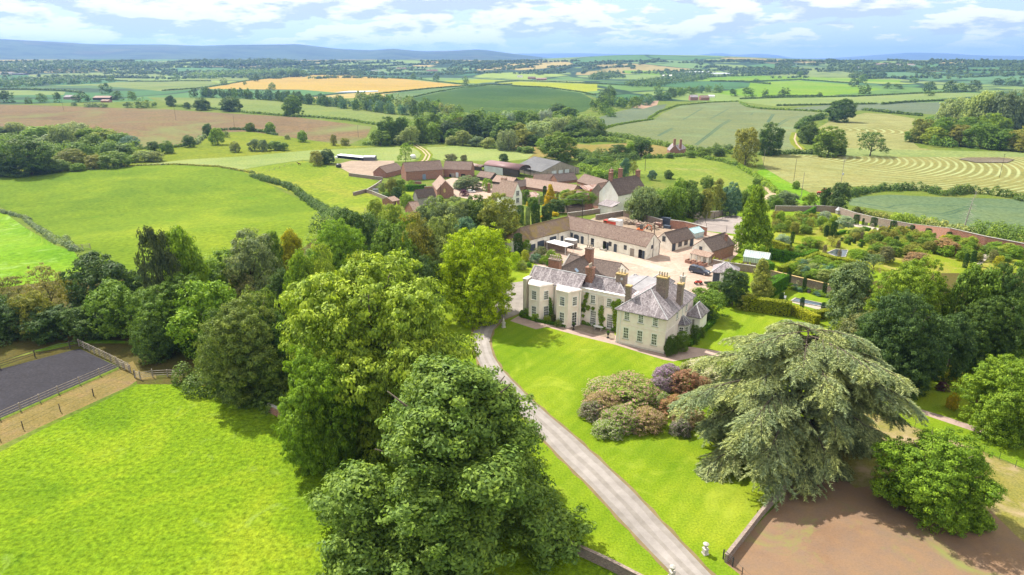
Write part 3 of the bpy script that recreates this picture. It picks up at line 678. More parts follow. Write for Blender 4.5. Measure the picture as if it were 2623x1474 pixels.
# walled courtyard garden left of the stables
for u,v,vb,w,k,c,l in [(1327,600,655,28,'column','yew','dark cypress left of the garden doorway'),(1346,615,650,34,'bush','fresh','green shrub on the garden wall'),(1320,645,690,34,'bush','spring','yellow shrub beside the yellow green round tree'),(1345,640,668,26,'bush','yellow','yellow shrub by the garden doorway'),(1372,650,672,34,'bush','bluegr','blue green shrub under the garden wall'),(1355,672,684,16,'nbush','hedge','clipped ball shrub on the upper lawn edge'),(1404,667,682,12,'nbush','hedge','clipped ball shrub by the tall brick chimney'),
   (1385,632,662,44,'bush','rust','brown climber on the courtyard garden wall'),(1412,640,672,34,'bush','fresh','green climber on the courtyard garden wall'),(1428,650,676,28,'bush','lime','light green shrub near the tall brick chimney'),(1336,668,690,28,'bush','pale','pale shrub on the upper lawn edge'),(1394,656,676,26,'bush','fresh','bright shrub in the courtyard border')]:
    tree(u,v,w,vb=vb,kind=k,col=c,label=l,name='shrub',cat='shrub')
# farm and village trees
for u,v,vb,w,k,c,l in [(1409,473,531,36,'cone','gold','bright golden cypress between the farm roofs'),(1395,478,520,13,'column','yew','slim dark cypress left of the golden cypress'),(1427,494,530,18,'cone','goldp','pale golden conifer right of the golden cypress'),(1427,510,545,46,'round','deep','dark spreading shrub below the golden cypress'),(1324,455,473,26,'bush','fresh','green bush between the long farm roofs'),(1346,486,522,30,'mid','mid','green tree right of the white gabled farmhouse'),
  (1332,528,575,26,'column','deep','dark yew below the white gabled farmhouse'),(1352,532,578,15,'column','grey','grey green cypress behind the stable roof'),(1372,524,574,28,'column','yew','dark yew left of the wooden pole'),(1400,520,575,30,'round','deep','dark yew right of the wooden pole'),(1365,505,540,40,'mid','mid','green tree behind the yews'),(1448,486,512,36,'mid','fresh','fresh green tree beside the ivy roof'),
  (1384,500,522,26,'mid','pale','pale green tree before the rusty farm roof'),(1415,543,553,34,'bush','gold','golden shrub behind the stable ridge'),(1390,553,560,18,'bush','gold','small golden shrub behind the stable ridge'),(1405,545,560,18,'bush','fresh','green shrub beside the golden shrubs'),(1358,514,526,26,'bush','gold','low golden shrub beside the white farmhouse'),
  (1550,400,430,46,'mid','mid','green tree right of the metal barn'),(1515,405,432,60,'mid','dark','dark bushy tree behind the metal barn'),(1600,405,452,26,'mid','bluegr','blue green tree below the power pole'),(1622,410,452,26,'thin','olive','thin olive tree beside the power pole'),(1530,436,470,50,'mid','fresh','green tree behind the horseshoe of farm roofs'),(1560,440,472,46,'mid','mid','green tree left of the white cottage'),(1508,436,462,30,'mid','mid','small green tree at the corner of the metal barn'),(1670,436,462,24,'mid','bluegr','blue green small tree beyond the white cottage'),(1712,436,458,26,'round','dark','small dark tree in the meadow'),
  (1650,478,562,98,'willow','grey','big grey green willow beside the white cottage'),(1722,478,560,84,'willow','mid','grey green tree right of the big willow'),(1775,484,556,60,'mid','dark','dark green tree behind the tennis court'),(1806,484,556,50,'mid','olive','yellowish tree behind the tennis court'),(1834,472,552,46,'mid','olive','olive tree behind the tennis court'),(1868,467,552,56,'round','bluegr','blue green rounded tree behind the tennis court'),(1905,490,552,44,'mid','mid','green tree left behind the tall pyramid tree'),(1810,450,482,38,'mid','mid','green scrub tree in the meadow corner'),(1840,458,486,26,'mid','olive','olive scrub tree in the meadow corner'),(1770,462,500,40,'mid','mid','bushy tree at the meadow foot'),(1740,455,500,40,'mid','fresh','light green bushy tree at the meadow foot'),
  (1926,473,530,44,'mid','fresh','fresh green tree above the pyramid tree'),(2011,490,532,80,'mid','grey','greyish spreading tree behind the garden wall'),(1985,500,534,40,'mid','mid','green tree left of the greyish spreading tree'),(2072,494,532,40,'mid','fresh','light green bush-like tree by the hay field'),(2146,468,542,68,'mid','deep','dark tree below the transformer pole'),(2110,480,535,34,'mid','dark','dark green tree beside the tractor'),(2038,463,484,20,'round','fresh','small round tree on the edge of the mown field'),(1938,457,476,22,'round','mid','small green tree by the farm track'),
  (1290,394,416,34,'mid','dark','dark small tree behind the arched barn'),(1155,394,419,38,'mid','rust','brownish hawthorn behind the brick barn'),(1188,397,416,22,'mid','rust','small brownish bush behind the brick barn'),(1040,363,420,46,'thin','fresh','open light green tree at the track behind the brick barns'),(1430,338,414,100,'round','mid','great round oak behind the metal barn'),
  (1200,450,486,68,'round','grey','grey green domed tree between the brick barns'),(1180,462,484,40,'bush','silver','white flowering bush between the brick barns'),(1189,486,502,28,'bush','purple','pinkish purple rhododendron at the farm drive'),(1248,458,490,34,'mid','fresh','light green tree beside the farm chimneys'),(1043,497,534,36,'round','fresh','round green tree beside the small brick shed'),(1003,456,502,36,'mid','olive','olive tree in the farm garden'),(983,468,500,30,'mid','pale','pale tree in the farm garden'),(1026,460,500,38,'mid','mid','green tree in the farm garden'),(1016,478,508,28,'round','deep','dark round tree in the farm garden'),(1055,462,478,22,'bush','fresh','small bush against the long brick barn'),(988,492,506,26,'bush','mid','green bush by the grey hut'),
  (1082,500,512,16,'bush','bluegr','ivy mound on the old barn roof'),(1125,500,514,26,'bush','fresh','green shrub below the brick barn gable'),
  (812,386,424,40,'mid','olive','olive tree at the far end of the farmyard'),(838,382,420,44,'round','deep','dark tree beside the long open shed'),(1587,370,404,56,'mid','dark','dark green tree in the hedge below the wheat'),(1641,353,400,58,'round','dark','dark round tree left of the brick lodge'),(1612,364,402,34,'mid','fresh','light green tree left of the brick lodge'),(1804,380,402,44,'mid','mid','green tree in the hedge right of the brick lodge'),(1840,380,400,40,'mid','dark','dark hedge tree right of the brick lodge'),(1715,392,406,20,'bush','dark','dark bush beside the brick lodge'),(1768,386,404,26,'bush','mid','green bush right of the brick lodge'),(1478,500,520,30,'bush','fresh','green bush right of the ivy roof'),(1520,485,505,30,'bush','red','red flowering bush in the cottage garden'),(1555,488,505,30,'bush','mid','green bush in the cottage garden')]:
    tree(u,v,w,vb=vb,kind=k,col=c,label=l,name={'cone':'conifer_tree','column':'columnar_conifer','bush':'shrub'}.get(k,'broadleaf_tree'),cat={'bush':'shrub','column':'conifer'}.get(k,'tree'))
# valley trees on the left
VL=[(42,312,45,350,'willow','pale'),(5,325,42,352,'mid','dark'),(103,324,64,360,'mid','fresh'),(163,318,52,375,'willow','pale'),(203,311,58,365,'willow','willow'),(223,328,42,368,'mid','fresh'),(250,330,50,368,'mid','fresh'),(275,331,62,368,'mid','lime'),(307,341,50,372,'mid','mid'),(334,348,48,379,'round','bluegr'),(130,345,55,372,'mid','grey'),(60,345,50,380,'mid','mid'),
 (81,354,108,448,'round','dark'),(14,361,52,440,'mid','mid'),(3,385,64,452,'mid','dark'),(209,366,64,412,'mid','mid'),(186,381,66,426,'round','olive'),(293,388,68,428,'round','mid'),(242,398,48,431,'mid','olive'),(285,364,52,402,'mid','mid'),(320,372,50,410,'mid','dark'),(372,386,48,414,'mid','pale'),(402,388,42,414,'mid','pale'),(150,410,62,440,'mid','mid'),(201,418,32,438,'round','fresh'),(266,412,22,432,'round','fresh'),(240,345,50,385,'mid','mid'),(40,405,60,448,'mid','dark'),(335,398,40,416,'mid','fresh'),(115,405,50,445,'mid','dark'),
 (533,317,26,348,'round','dark'),(558,328,40,371,'mid','fresh'),(485,346,30,377,'round','dark'),(395,362,36,389,'mid','dark'),(430,361,36,393,'mid','mid'),(641,314,24,337,'round','mid'),(693,313,26,342,'round','fresh'),(603,362,26,390,'round','pale'),(652,357,32,387,'mid','grey'),(676,358,26,388,'mid','grey'),(580,336,18,352,'bush','pale'),(775,334,25,364,'round','fresh'),(855,345,20,373,'mid','olive'),(884,354,26,373,'mid','olive'),(737,345,18,357,'bush','pale'),(705,362,40,385,'mid','mid'),(725,366,30,386,'mid','mid')]
_wh={'willow':'pale willow','mid':'leafy tree','round':'rounded tree','bush':'small bush'}
_cn={'pale':'pale green','dark':'dark green','fresh':'fresh green','willow':'silvery','lime':'yellow green','mid':'mid green','bluegr':'blue green','olive':'olive','grey':'greyish','rust':'brownish','deep':'very dark','silver':'whitish','gold':'golden'}
for u,v,w,vb,k,c in VL:
    w=w*(1.2 if u<380 else 1.05)
    near='in the meadow below the drilled field' if u>380 else ('in the valley wood beyond the hill pasture' if vb<400 else 'at the near edge of the valley wood beyond the hill pasture')
    tree(u,v,w,vb=vb,kind=k,col=c,label='%s %s %s'%(_cn[c],_wh[k],near),group='trees of the left valley',name='willow_tree' if k=='willow' else 'valley_tree')
# wood across the middle
MW=[(995,299,46,368,'dark'),(1028,302,38,366,'dark'),(976,334,46,373,'mid'),(1052,323,38,371,'pale'),(1077,302,36,366,'mid'),(1109,289,36,332,'mid'),(1145,310,52,363,'deep'),(1172,288,52,350,'mid'),(1204,293,48,361,'deep'),(1107,315,42,366,'fresh'),(1253,307,52,363,'dark'),(1226,283,46,332,'mid'),(1302,285,36,327,'silver'),(1335,283,46,326,'mid'),(1395,280,36,320,'silver'),(1294,310,62,366,'mid'),(1329,315,46,367,'olive'),(1378,310,62,368,'willow'),(1416,299,62,352,'willow'),(1443,297,52,352,'willow'),(1473,304,52,357,'dark'),(1503,293,52,348,'willow'),(1533,315,42,347,'mid'),(1427,265,46,302,'dark'),(1457,275,42,307,'mid'),(1185,334,38,373,'pale'),(1155,348,28,371,'pale'),(1221,350,34,375,'grey'),(1250,353,32,379,'pale'),(1298,329,44,385,'willow'),(1351,375,32,392,'mid'),(1200,345,30,368,'dark'),(1030,345,34,372,'pale'),(1228,318,40,362,'deep'),(1345,330,46,372,'olive'),(1365,345,36,374,'dark'),(1390,355,36,382,'fresh'),(1275,325,40,360,'dark'),(1260,290,40,335,'mid'),(1285,296,36,336,'fresh'),(1490,330,46,360,'mid'),(1180,300,40,350,'olive'),(1128,330,36,362,'dark'),(1085,335,36,366,'mid'),(1010,330,36,368,'mid'),(1365,290,40,330,'mid'),(1160,330,40,366,'mid'),(1515,330,40,356,'dark'),(1333,376,18,390,'bush'),(1415,345,40,378,'olive')]
for q in MW:
    c=q[4] if q[4]!='bush' else 'mid'
    tree(q[0],q[1],q[2]*1.28,vb=q[3],kind='mid' if c not in('willow','silver') else 'willow',col=c,label='%s tree in the wood across the middle of the valley'%_cn[c],group='trees of the middle wood',name='woodland_tree')
# big hedgerow oaks, right
for u,v,w,vb,k,c,l in [(2151,252,70,313,'round','dark','large dark oak standing alone above the mown field'),(1907,326,78,424,'mid','olive','tall olive ash beside the field corner'),(1968,314,74,397,'mid','dark','broad dark oak right behind the tall olive ash'),(2121,324,86,400,'round','mid','round oak with a clear trunk, left of two on the mown field'),(2228,332,88,400,'thin','dark','oak with gaps in its crown, right of two on the mown field'),(2070,312,62,368,'mid','dark','dark oak over the green farm track'),(2155,378,24,398,'round','dark','small dark thorn between the two field oaks')]:
    tree(u,v,w,vb=vb,kind=k,col=c,label=l)
for u,v,w,vb,c in [(2440,246,92,330,'pale'),(2500,232,102,336,'pale'),(2570,224,112,341,'grey'),(2620,232,92,338,'pale'),(2360,305,70,366,'olive'),(2406,300,72,370,'mid'),(2457,320,72,374,'olive'),(2508,316,82,380,'mid'),(2560,330,82,384,'mid'),(2615,325,82,388,'olive'),(2335,332,44,364,'mid'),(2390,325,60,372,'lime'),(2480,300,80,350,'mid'),(2540,290,80,350,'fresh')]:
    tree(u,v,w,vb=vb,kind='willow' if c in('pale','grey') else 'mid',col=c,label='%s tree of the wood at the right edge of the mown field'%_cn[c],group='trees of the right hand wood',name='woodland_tree')
# far single trees
FT=[(751,244,57,297,'round','mid'),(593,247,54,286,'round','dark'),(520,250,46,283,'mid','dark'),(481,262,22,280,'mid','dark'),(438,245,30,273,'mid','dark')]
FT2=[(698,211,20,232),(573,200,22,218),(657,190,22,209),(627,207,10,218),(704,185,20,202),(726,180,22,198),(745,178,22,198),(762,177,22,198),(778,180,22,197),(802,173,16,190),(835,173,18,190),(853,175,18,191),(886,178,14,192),(876,169,14,181),(912,163,12,178),(1059,187,14,205),(1118,189,18,208),(1192,195,20,215),(272,213,32,241),(283,193,26,210),(367,178,24,194),(285,176,14,188),(216,175,30,188),(405,182,9,191),(451,188,22,206),(209,238,45,262),(303,234,34,257),(339,234,30,257),(367,250,40,277),(74,248,20,266),(20,232,45,263),(148,236,24,263),(1838,215,30,238),(1917,224,44,249),(2009,224,36,249),(2187,200,30,223),(2210,190,26,214),(2213,214,34,241),(2378,210,34,237),(2047,183,20,198),(2258,183,24,201),(2273,212,24,228),(2300,215,30,229),(2431,207,36,236),(2460,212,36,236),(2495,206,36,234),(2555,200,30,219),(2585,196,30,219),(2610,205,30,220),(1937,201,16,210),(1685,218,26,240),(1960,228,20,247),(1878,228,26,247),(2100,236,16,247),(2380,232,30,246),(2340,198,22,213),(108,240,30,262),(232,262,36,275),(262,265,30,276),(330,262,30,276),(395,262,20,276),(190,262,20,272)]
for u,v,w,vb,k,c in FT: tree(u,v,w,vb=vb,kind=k,col=c,label='%s %s in the hedge above the drilled field'%(_cn[c],_wh[k]),group='oaks in the hedge above the drilled field')
for u,v,w,vb in FT2:
    side='left' if u<700 else ('middle' if u<1500 else 'right')
    tree(u,v,w,vb=vb,kind='far',col=rnd.choice(['dark','dark','mid','mid']),label='distant dark hedgerow tree on the %s side of the far fields'%side,group='distant hedgerow trees, %s'%side,name='hedgerow_tree')
# belts of trees along lines
def belt(P,n,h,w,spread,kind,cols,label,group,name='belt_tree'):
    Q=[gp(*p) for p in P]; L=[(b-a).length for a,b in zip(Q,Q[1:])]; T=sum(L)
    for i in range(n):
        t=(i+rnd.random()*.8)/n*T; k=0
        while k<len(L)-1 and t>L[k]: t-=L[k];k+=1
        a,b=Q[k],Q[k+1]; p=a.lerp(b,min(1,t/L[k])); d=(b-a).normalized(); q=p+Vector((-d.y,d.x,0))*rnd.uniform(-spread,spread); q.z=terr(q.x,q.y)
        hh=h*rnd.uniform(.75,1.15); plant(kind,q,w*rnd.uniform(.8,1.25),hh,rnd.choice(cols),name,label,'tree',group,None,q.length<700)
belt([(494,249),(640,254),(770,264),(900,279),(1010,292),(1110,302)],92,15,10.5,9,'far',['deep','dark','dark','mid','bluegr'],'dark narrow tree in the long belt below the barley field','trees of the long belt below the barley')
belt([(1160,300),(1100,285),(1050,275),(980,268),(900,262)],40,15,13,11,'far',['mid','pale','fresh','dark'],'leafy tree in the belt beside the dark cereal field','trees of the belt beside the dark cereal')
belt([(1530,266),(1600,278),(1665,266),(1725,248),(1800,236)],40,15,15,14,'far',['mid','bluegr','dark','mid'],'leafy tree of the belt behind the blue green wheat','trees of the belt behind the wheat')
belt([(1560,300),(1530,285),(1540,262),(1570,240)],18,15,15,14,'far',['dark','mid'],'leafy tree at the end of the dark cereal field','trees at the end of the dark cereal')
# ------------------------------------------------------------------ building kit
def gw(*h): return [tuple(min(.86,c*1.18) for c in hexa(x)) for x in h]
M_STUC=plain('stucco',gw('d2c4bc','dccec7','e6dad2'),.8,bump=.15)
M_STUCG=plain('stucco_grey',gw('b4ada2','c0b9ae','cac4ba'),.8)
M_WHITE=plain('white_render',gw('d0ccc0','dcd8cd','e4e1d8'),.7)
M_LIME=plain('limewash',gw('c4beb0','d6d0c4','e2ddd2'),.9)
M_BRICK=tiled('brick',[(.17,.062,.04),(.29,.11,.07),(.39,.17,.11)],(.30,.25,.20),.23,.075,[(.6,.55,.75,(.16,.13,.11),None)],msize=.008)
M_OLDB=tiled('old_brick',[(.13,.085,.068),(.22,.145,.115),(.31,.225,.185)],(.32,.28,.24),.23,.075,[(.5,.5,.7,(.17,.15,.125),None)],msize=.01)
M_SLATE=tiled('slate',[(.15,.125,.13),(.225,.19,.20),(.31,.275,.285)],(.10,.095,.11),.32,.24,[(.45,.5,.66,(.46,.41,.42),(3.2,.45,1)),(.8,.6,.72,(.10,.085,.08),(2,.5,1))])
M_SLATED=tiled('dark_slate',[(.10,.09,.10),(.15,.135,.15),(.2,.185,.2)],(.07,.065,.075),.32,.24)
M_TILE=tiled('clay_tile',[(.115,.075,.058),(.18,.122,.095),(.27,.20,.165)],(.10,.065,.055),.18,.13,[(.35,.55,.68,(.26,.21,.16),None),(3,.62,.75,(.36,.33,.29),None)])
M_TILED=tiled('dark_clay_tile',[(.075,.055,.046),(.12,.088,.074),(.18,.135,.115)],(.08,.06,.055),.18,.13,[(.5,.6,.7,(.22,.19,.16),None)])
M_TILEM=tiled('mossy_tile',[(.12,.085,.06),(.19,.13,.09),(.27,.19,.14)],(.10,.075,.055),.18,.13,[(.25,.47,.56,(.20,.14,.035),None)])
M_TILEP=tiled('pale_tile',[(.20,.135,.10),(.30,.205,.155),(.40,.30,.245)],(.17,.11,.09),.18,.13,[(.4,.55,.68,(.30,.25,.21),None)])
M_LEAD=plain('lead',[(.36,.36,.375),(.45,.45,.465),(.53,.53,.54)],1.2,rough=.6,bump=.1)
M_WPAINT=plain('white_paint',[(.72,.72,.70),(.8,.8,.78)],2,rough=.5,bump=.03)
M_BLUE=plain('slate_blue_paint',[(.055,.07,.095),(.075,.092,.12)],2,rough=.55,bump=.05)
M_DARK=plain('painted_inside_shade',[(.012,.012,.014),(.02,.02,.022)],2)  # near-black colour stands in for the shade inside doorways and open sheds
M_IRON=plain('dark_iron',[(.03,.03,.032),(.05,.05,.052)],4,rough=.5,bump=.05)
M_POT=plain('clay_pot',[(.33,.27,.2),(.45,.38,.3),(.5,.42,.3)],3)
M_LICH=plain('lichen_cap',[(.30,.21,.09),(.38,.27,.11),(.36,.31,.22)],4)
M_STONE=plain('stone',[(.34,.31,.27),(.44,.41,.36),(.52,.49,.44)],3)
M_COPE=plain('coping',[(.22,.20,.18),(.31,.285,.26),(.40,.375,.35)],3)
M_WOOD=plain('weathered_wood',[(.20,.17,.14),(.30,.26,.22),(.38,.34,.29)],2,st=(1,1,.2))
M_WOODD=plain('dark_timber',[(.05,.042,.036),(.09,.075,.062)],2)
M_TIN=tiled('rusty_tin',[(.20,.10,.075),(.30,.17,.13),(.42,.33,.29)],(.16,.09,.07),.4,3,[(.5,.5,.62,(.42,.38,.36),(1.5,.5,1))])
M_FIB=plain('fibre_cement',[(.09,.09,.095),(.125,.125,.13),(.16,.16,.165)],.9,st=(4,.5,1))
M_STEEL=plain('pale_cladding',[(.5,.53,.56),(.58,.61,.64)],1.5,rough=.5,bump=.05)
def glassmat(n,c,r=.08):
    m,nt=nm(n); g=G(nt); t=g.tex(coord(g),1.3,3,.5); g.out(g.ramp(t,c,.3,.7),r,spec=.9); return m
M_GLASS=glassmat('window_glass',[(.012,.014,.016),(.035,.04,.04),(.10,.10,.09)])
M_GHG=glassmat('greenhouse_glass',[(.30,.38,.38),(.42,.5,.5)],.15)
def face(E,kind,w,h,nx=2,ny=3,frame=None,glass=None,bar=.035,sill=True,fw=.07):
    pass
WM={}
def window(E,x,y,z,ang,w,h,nx=3,ny=4,name='window',mf=None,mg=None,sill=True,fw=.13,bar=.058,trim=None):
    """a sash window; (x,y) centre on the wall plane, ang = turn from facing -y"""
    key=(w,h,nx,ny,name,mf.name if mf else '',mg.name if mg else '',fw)
    if key not in WM:
        a=MB()
        a.box(-w/2,-.05,0,w/2,.02,fw).box(-w/2,-.05,h-fw,w/2,.02,h).box(-w/2,-.05,fw,-w/2+fw,.02,h-fw).box(w/2-fw,-.05,fw,w/2,.02,h-fw)
        for i in range(1,nx): q=-w/2+fw+(w-2*fw)*i/nx; a.box(q-bar/2,-.036,fw,q+bar/2,.015,h-fw)
        for j in range(1,ny):
            q=fw+(h-2*fw)*j/ny; b=bar*(1.9 if j*2==ny else 1); a.box(-w/2+fw,-.033,q-b/2,w/2-fw,.012,q+b/2)
        p=MB().box(-w/2+fw,-.012,fw,w/2-fw,-.008,h-fw); s=MB().box(-w/2-.12,-.16,-.11,w/2+.12,.02,-.01)
        WM[key]=(a.mesh(name,mf or M_WPAINT),p.mesh('pane',mg or M_GLASS),s.mesh('sill',trim or M_STONE))
    A,P,S_=WM[key]; o=link(name,A,E); o.location=(x,y,z); o.rotation_euler=(0,0,ang); link('pane',P,o)
    if sill: link('sill',S_,o)
    return o
def door(E,x,y,z,ang,w,h,mat=None,name='door',arch=False,surround=None,handle=True):
    key=('d',w,h,mat.name if mat else '',name,arch)
    if key not in WM:
        a=MB(); n=8
        top=[(w/2*math.cos(math.pi*i/n),h-(.22*w if arch else 0)+(.22*w*math.sin(math.pi*i/n) if arch else 0)) for i in range(n+1)] if arch else [(w/2,h),(-w/2,h)]
        out=[(-w/2,0),(w/2,0)]+top; F1=[(px,-.05,pz) for px,pz in out]; B1=[(px,.02,pz) for px,pz in out]; a.rings([F1,B1])
        k=MB(); k.box(w*.3,-.09,h*.45,w*.3+.06,-.05,h*.45+.12)
        WM[key]=(a.mesh(name,mat or M_BLUE),k.mesh('door_handle',M_IRON))
    o=link(name,WM[key][0],E); o.location=(x,y,z); o.rotation_euler=(0,0,ang)
    if handle: link('door_handle',WM[key][1],o)
    return o
def _b():pass
def block(E,x0,y0,x1,y1,hw,rise,axis='x',hips=(0,0),over=.3,wall=None,roof=None,zb=-.4,ridge=None,t=.14,roofonly=False,cope=None,uneven=None):
    """a walled block with a pitched roof, in the frame of E; hips: ridge set back at either end"""
    wall=wall or M_STUC; roof=roof or M_SLATE; sw=(lambda p:p) if axis=='x' else (lambda p:(p[1],p[0],p[2]))
    X0,Y0,X1,Y1=(x0,y0,x1,y1) if axis=='x' else (y0,x0,y1,x1)
    ym=(Y0+Y1)/2 if uneven is None else Y0+(Y1-Y0)*uneven
    zr=hw+rise; w=MB()
    q=[sw(p) for p in ((X0,Y0,zb),(X1,Y0,zb),(X1,Y1,zb),(X0,Y1,zb),(X0,Y0,hw),(X1,Y0,hw),(X1,Y1,hw),(X0,Y1,hw))]
    fl=[(0,1,5,4),(2,3,7,6)]
    n=len(w.v); w.v+=q
    for f in fl: w.f.append(f if axis=='x' else f[::-1])
    for s,(a,b,c,d) in ((0,(3,0,4,7)),(1,(1,2,6,5))):
        if hips[s]>0: w.f.append((a,b,c,d))
        else:
            k=len(w.v); w.v.append(sw(((X0,X1)[s],ym,zr-.02))); w.f.append((a,b,c,k,d) if True else None)
    wo_=None if roofonly else w.obj('wall',wall,E)
    m=MB(); sl0=rise/(ym-Y0); sl1=rise/(Y1-ym); ov=over
    ea=hw-sl0*ov+.06; eb=hw-sl1*ov+.06
    hx0=X0-(ov if hips[0]>0 else .12); hx1=X1+(ov if hips[1]>0 else .12)
    rx0=X0+hips[0] if hips[0]>0 else hx0; rx1=X1-hips[1] if hips[1]>0 else hx1
    T=[(hx0,Y0-ov,ea),(hx1,Y0-ov,ea),(hx1,Y1+ov,eb),(hx0,Y1+ov,eb),(rx0,ym,zr+.06),(rx1,ym,zr+.06)]
    Bt=[(p[0],p[1],p[2]-t) for p in T]; m.v+= [sw(p) for p in T+Bt]
    FS=[(0,1,5,4),(2,3,4,5),(6+4,6+5,6+1,6+0),(6+5,6+4,6+3,6+2),(3,0,4),(1,2,5),(6+4,6+0,6+3),(6+5,6+2,6+1),(0,6,7,1),(2,8,9,3),(1,7,8,2),(3,9,6,0)]
    if hips[0]==0: FS=[f for f in FS if f not in((3,0,4),(10,6,9),(3,9,6,0))]+[(0,4,10,6),(4,3,9,10)]
    if hips[1]==0: FS=[f for f in FS if f not in((1,2,5),(11,8,7),(1,7,8,2))]+[(5,1,7,11),(2,5,11,8)]
    for f in FS: m.f.append(f if axis=='x' else f[::-1])
    ro=m.obj('roof',roof,E)
    r=MB(); rr=.09
    r.tube([sw((rx0,ym,zr+.07)),sw((rx1,ym,zr+.07))],rr,6)
    for s,rx in ((0,rx0),(1,rx1)):
        if hips[s]>0:
            hx=(hx0,hx1)[s]
            r.tube([sw((rx,ym,zr+.07)),sw((hx,Y0-ov,ea+.02))],rr*.9,6); r.tube([sw((rx,ym,zr+.07)),sw((hx,Y1+ov,eb+.02))],rr*.9,6)
    r.obj('ridge',ridge or (M_LEAD if roof in(M_SLATE,M_SLATED) else roof),ro)
    if cope:
        for s in cope:
            xx=(X0-.22,X1-.12)[s]; c=MB(); a=.34
            for (ya,za),(yb,zb_) in (((Y0-.2,hw-sl0*.2+.12),(ym,zr+.2)),((Y1+.2,hw-sl1*.2+.12),(ym,zr+.2))):
                P=[(xx,ya,za),(xx+a,ya,za),(xx+a,yb,zb_),(xx,yb,zb_)]; lo=[(p[0],p[1],p[2]-.4) for p in P]
                c.rings([[sw(p) for p in lo],[sw(p) for p in P]])
            c.obj('coping',M_COPE,ro)
    return wo_,ro
def chimney(E,x,y,w,d,z0,z1,n=2,along='x',mat=None,cap=None,ph_=.75,parent=None,tall=False):
    a=MB().box(x-w/2,y-d/2,z0,x+w/2,y+d/2,z1-.25); o=a.obj('chimney',mat or M_BRICK,parent or E)
    b=MB().box(x-w/2-.08,y-d/2-.08,z1-.25,x+w/2+.08,y+d/2+.08,z1); b.obj('chimney_cap',cap or mat or M_BRICK,o)
    L=(w if along=='x' else d)
    for i in range(n):
        q=(i+.5)/n*L-L/2; px,py=(x+q,y) if along=='x' else (x,y+q)
        MB().lathe([(.15,z1),(.13,z1+ph_*.15),(.12,z1+ph_*.7),(.16,z1+ph_*.8),(.14,z1+ph_)],(px,py),8).obj('chimney_pot',M_POT,o,True)
    return o
def pipe(E,x,y,z0,z1,mat=None,r=.055): return MB().box(x-r,y-r*2,z0,x+r,y-.001,z1).obj('drainpipe',mat or M_WPAINT,E)
# ------------------------------------------------------------------ the white country house
HA=math.radians(-33); HO=Vector((19.285,114.255,0))
def hw_(x,y,z=0): # house frame -> world
    return Vector((HO.x+x*math.cos(HA)-y*math.sin(HA),HO.y+x*math.sin(HA)+y*math.cos(HA),z))
E=empty('country_house',HO,HA,'large cream and white country house with slate roofs, tall chimneys and two curved bays','house')
block(E,0,0,9.4,14.5,6.9,3.5,'y',(3.6,4.2),.38,M_STUC,M_SLATE)
MB().box(-.02,-.05,3.95,9.43,.0,4.08).obj('string_course',M_STUC,E)
MB().box(9.4,.0,3.95,9.45,14.5,4.08).obj('string_course',M_STUC,E)
MB().box(-.05,-.07,-.1,9.46,.0,.32).obj('plinth',M_STUCG,E)
for x in (1.95,4.65,7.4):
    window(E,x,0,1.2,0,1.12,2.25,3,4); window(E,x,0,4.85,0,1.05,1.62,3,4)
pipe(E,.15,0,0,6.7); pipe(E,.75,0,0,6.7)
RA=math.pi/2
window(E,9.4,5.6,4.85,RA,1.05,1.62,3,4);window(E,9.4,10.6,4.85,RA,1.05,1.62,3,4);window(E,9.4,12.3,1.4,RA,1.0,2.0,3,4)
pipe_=MB().box(9.4,8.2,0,9.52,8.32,6.7).obj('drainpipe',M_WPAINT,E)
# slate roofed bay window on the side
def bay(E,P,zb,zt,mat,name='bay_wall',cap=.0,capm=None):
    m=MB(); m.rings([[(x,y,zb) for x,y in P],[(x,y,zt) for x,y in P]]); o=m.obj(name,mat,E); return o
bp=[(9.4,6.7),(10.5,7.1),(10.9,8.1),(10.9,8.9),(10.5,9.9),(9.4,10.3)]
bw_=bay(E,bp,-.3,3.35,M_STUCG)
m=MB(); k=[(9.4,6.4),(10.65,6.85),(11.2,8.0),(11.2,9.0),(10.65,10.15),(9.4,10.6)]
ap=(9.4,8.5,4.75)
for (a,b),(c,d) in zip(k,k[1:]): m.poly([(a,b,3.35),(c,d,3.35),ap])
m.poly([(a,b,3.33) for a,b in k[::-1]]); rb=m.obj('bay_roof',M_SLATED,E)
r=MB()
for a,b in k[1:-1]: r.tube([ap,(a,b,3.4)],.05,5)
r.obj('ridge',M_LEAD,rb)
for a,b in zip(bp,bp[1:]):
    mx,my=(a[0]+b[0])/2,(a[1]+b[1])/2; an=math.atan2(b[1]-a[1],b[0]-a[0]); L=math.hypot(b[0]-a[0],b[1]-a[1]); window(E,mx,my,1.35,an,min(.9,L-.15),1.6,2,3)
# low hipped rear wing
block(E,9.42,11.2,12.0,15.6,4.1,1.7,'y',(1.3,1.3),.3,M_WHITE,M_SLATE)
MB().box(10.6,11.1,1.2,11.0,11.19,3.2).obj('louvre',M_COPE,E)
chimney(E,6.3,5.3,1.9,1.5,8.3,12.6,4,'x',M_OLDB,M_LICH,.9)
chimney(E,9.0,7.4,.95,1.05,7.0,11.2,1,'x',M_OLDB,M_LICH,1.0)
chimney(E,1.2,1.9,.95,.85,7.2,10.9,0,'x',M_OLDB,M_LICH)
chimney(E,6.6,15.6,.9,.8,7.5,9.9,1,'x',M_STONE,M_STONE,.8)
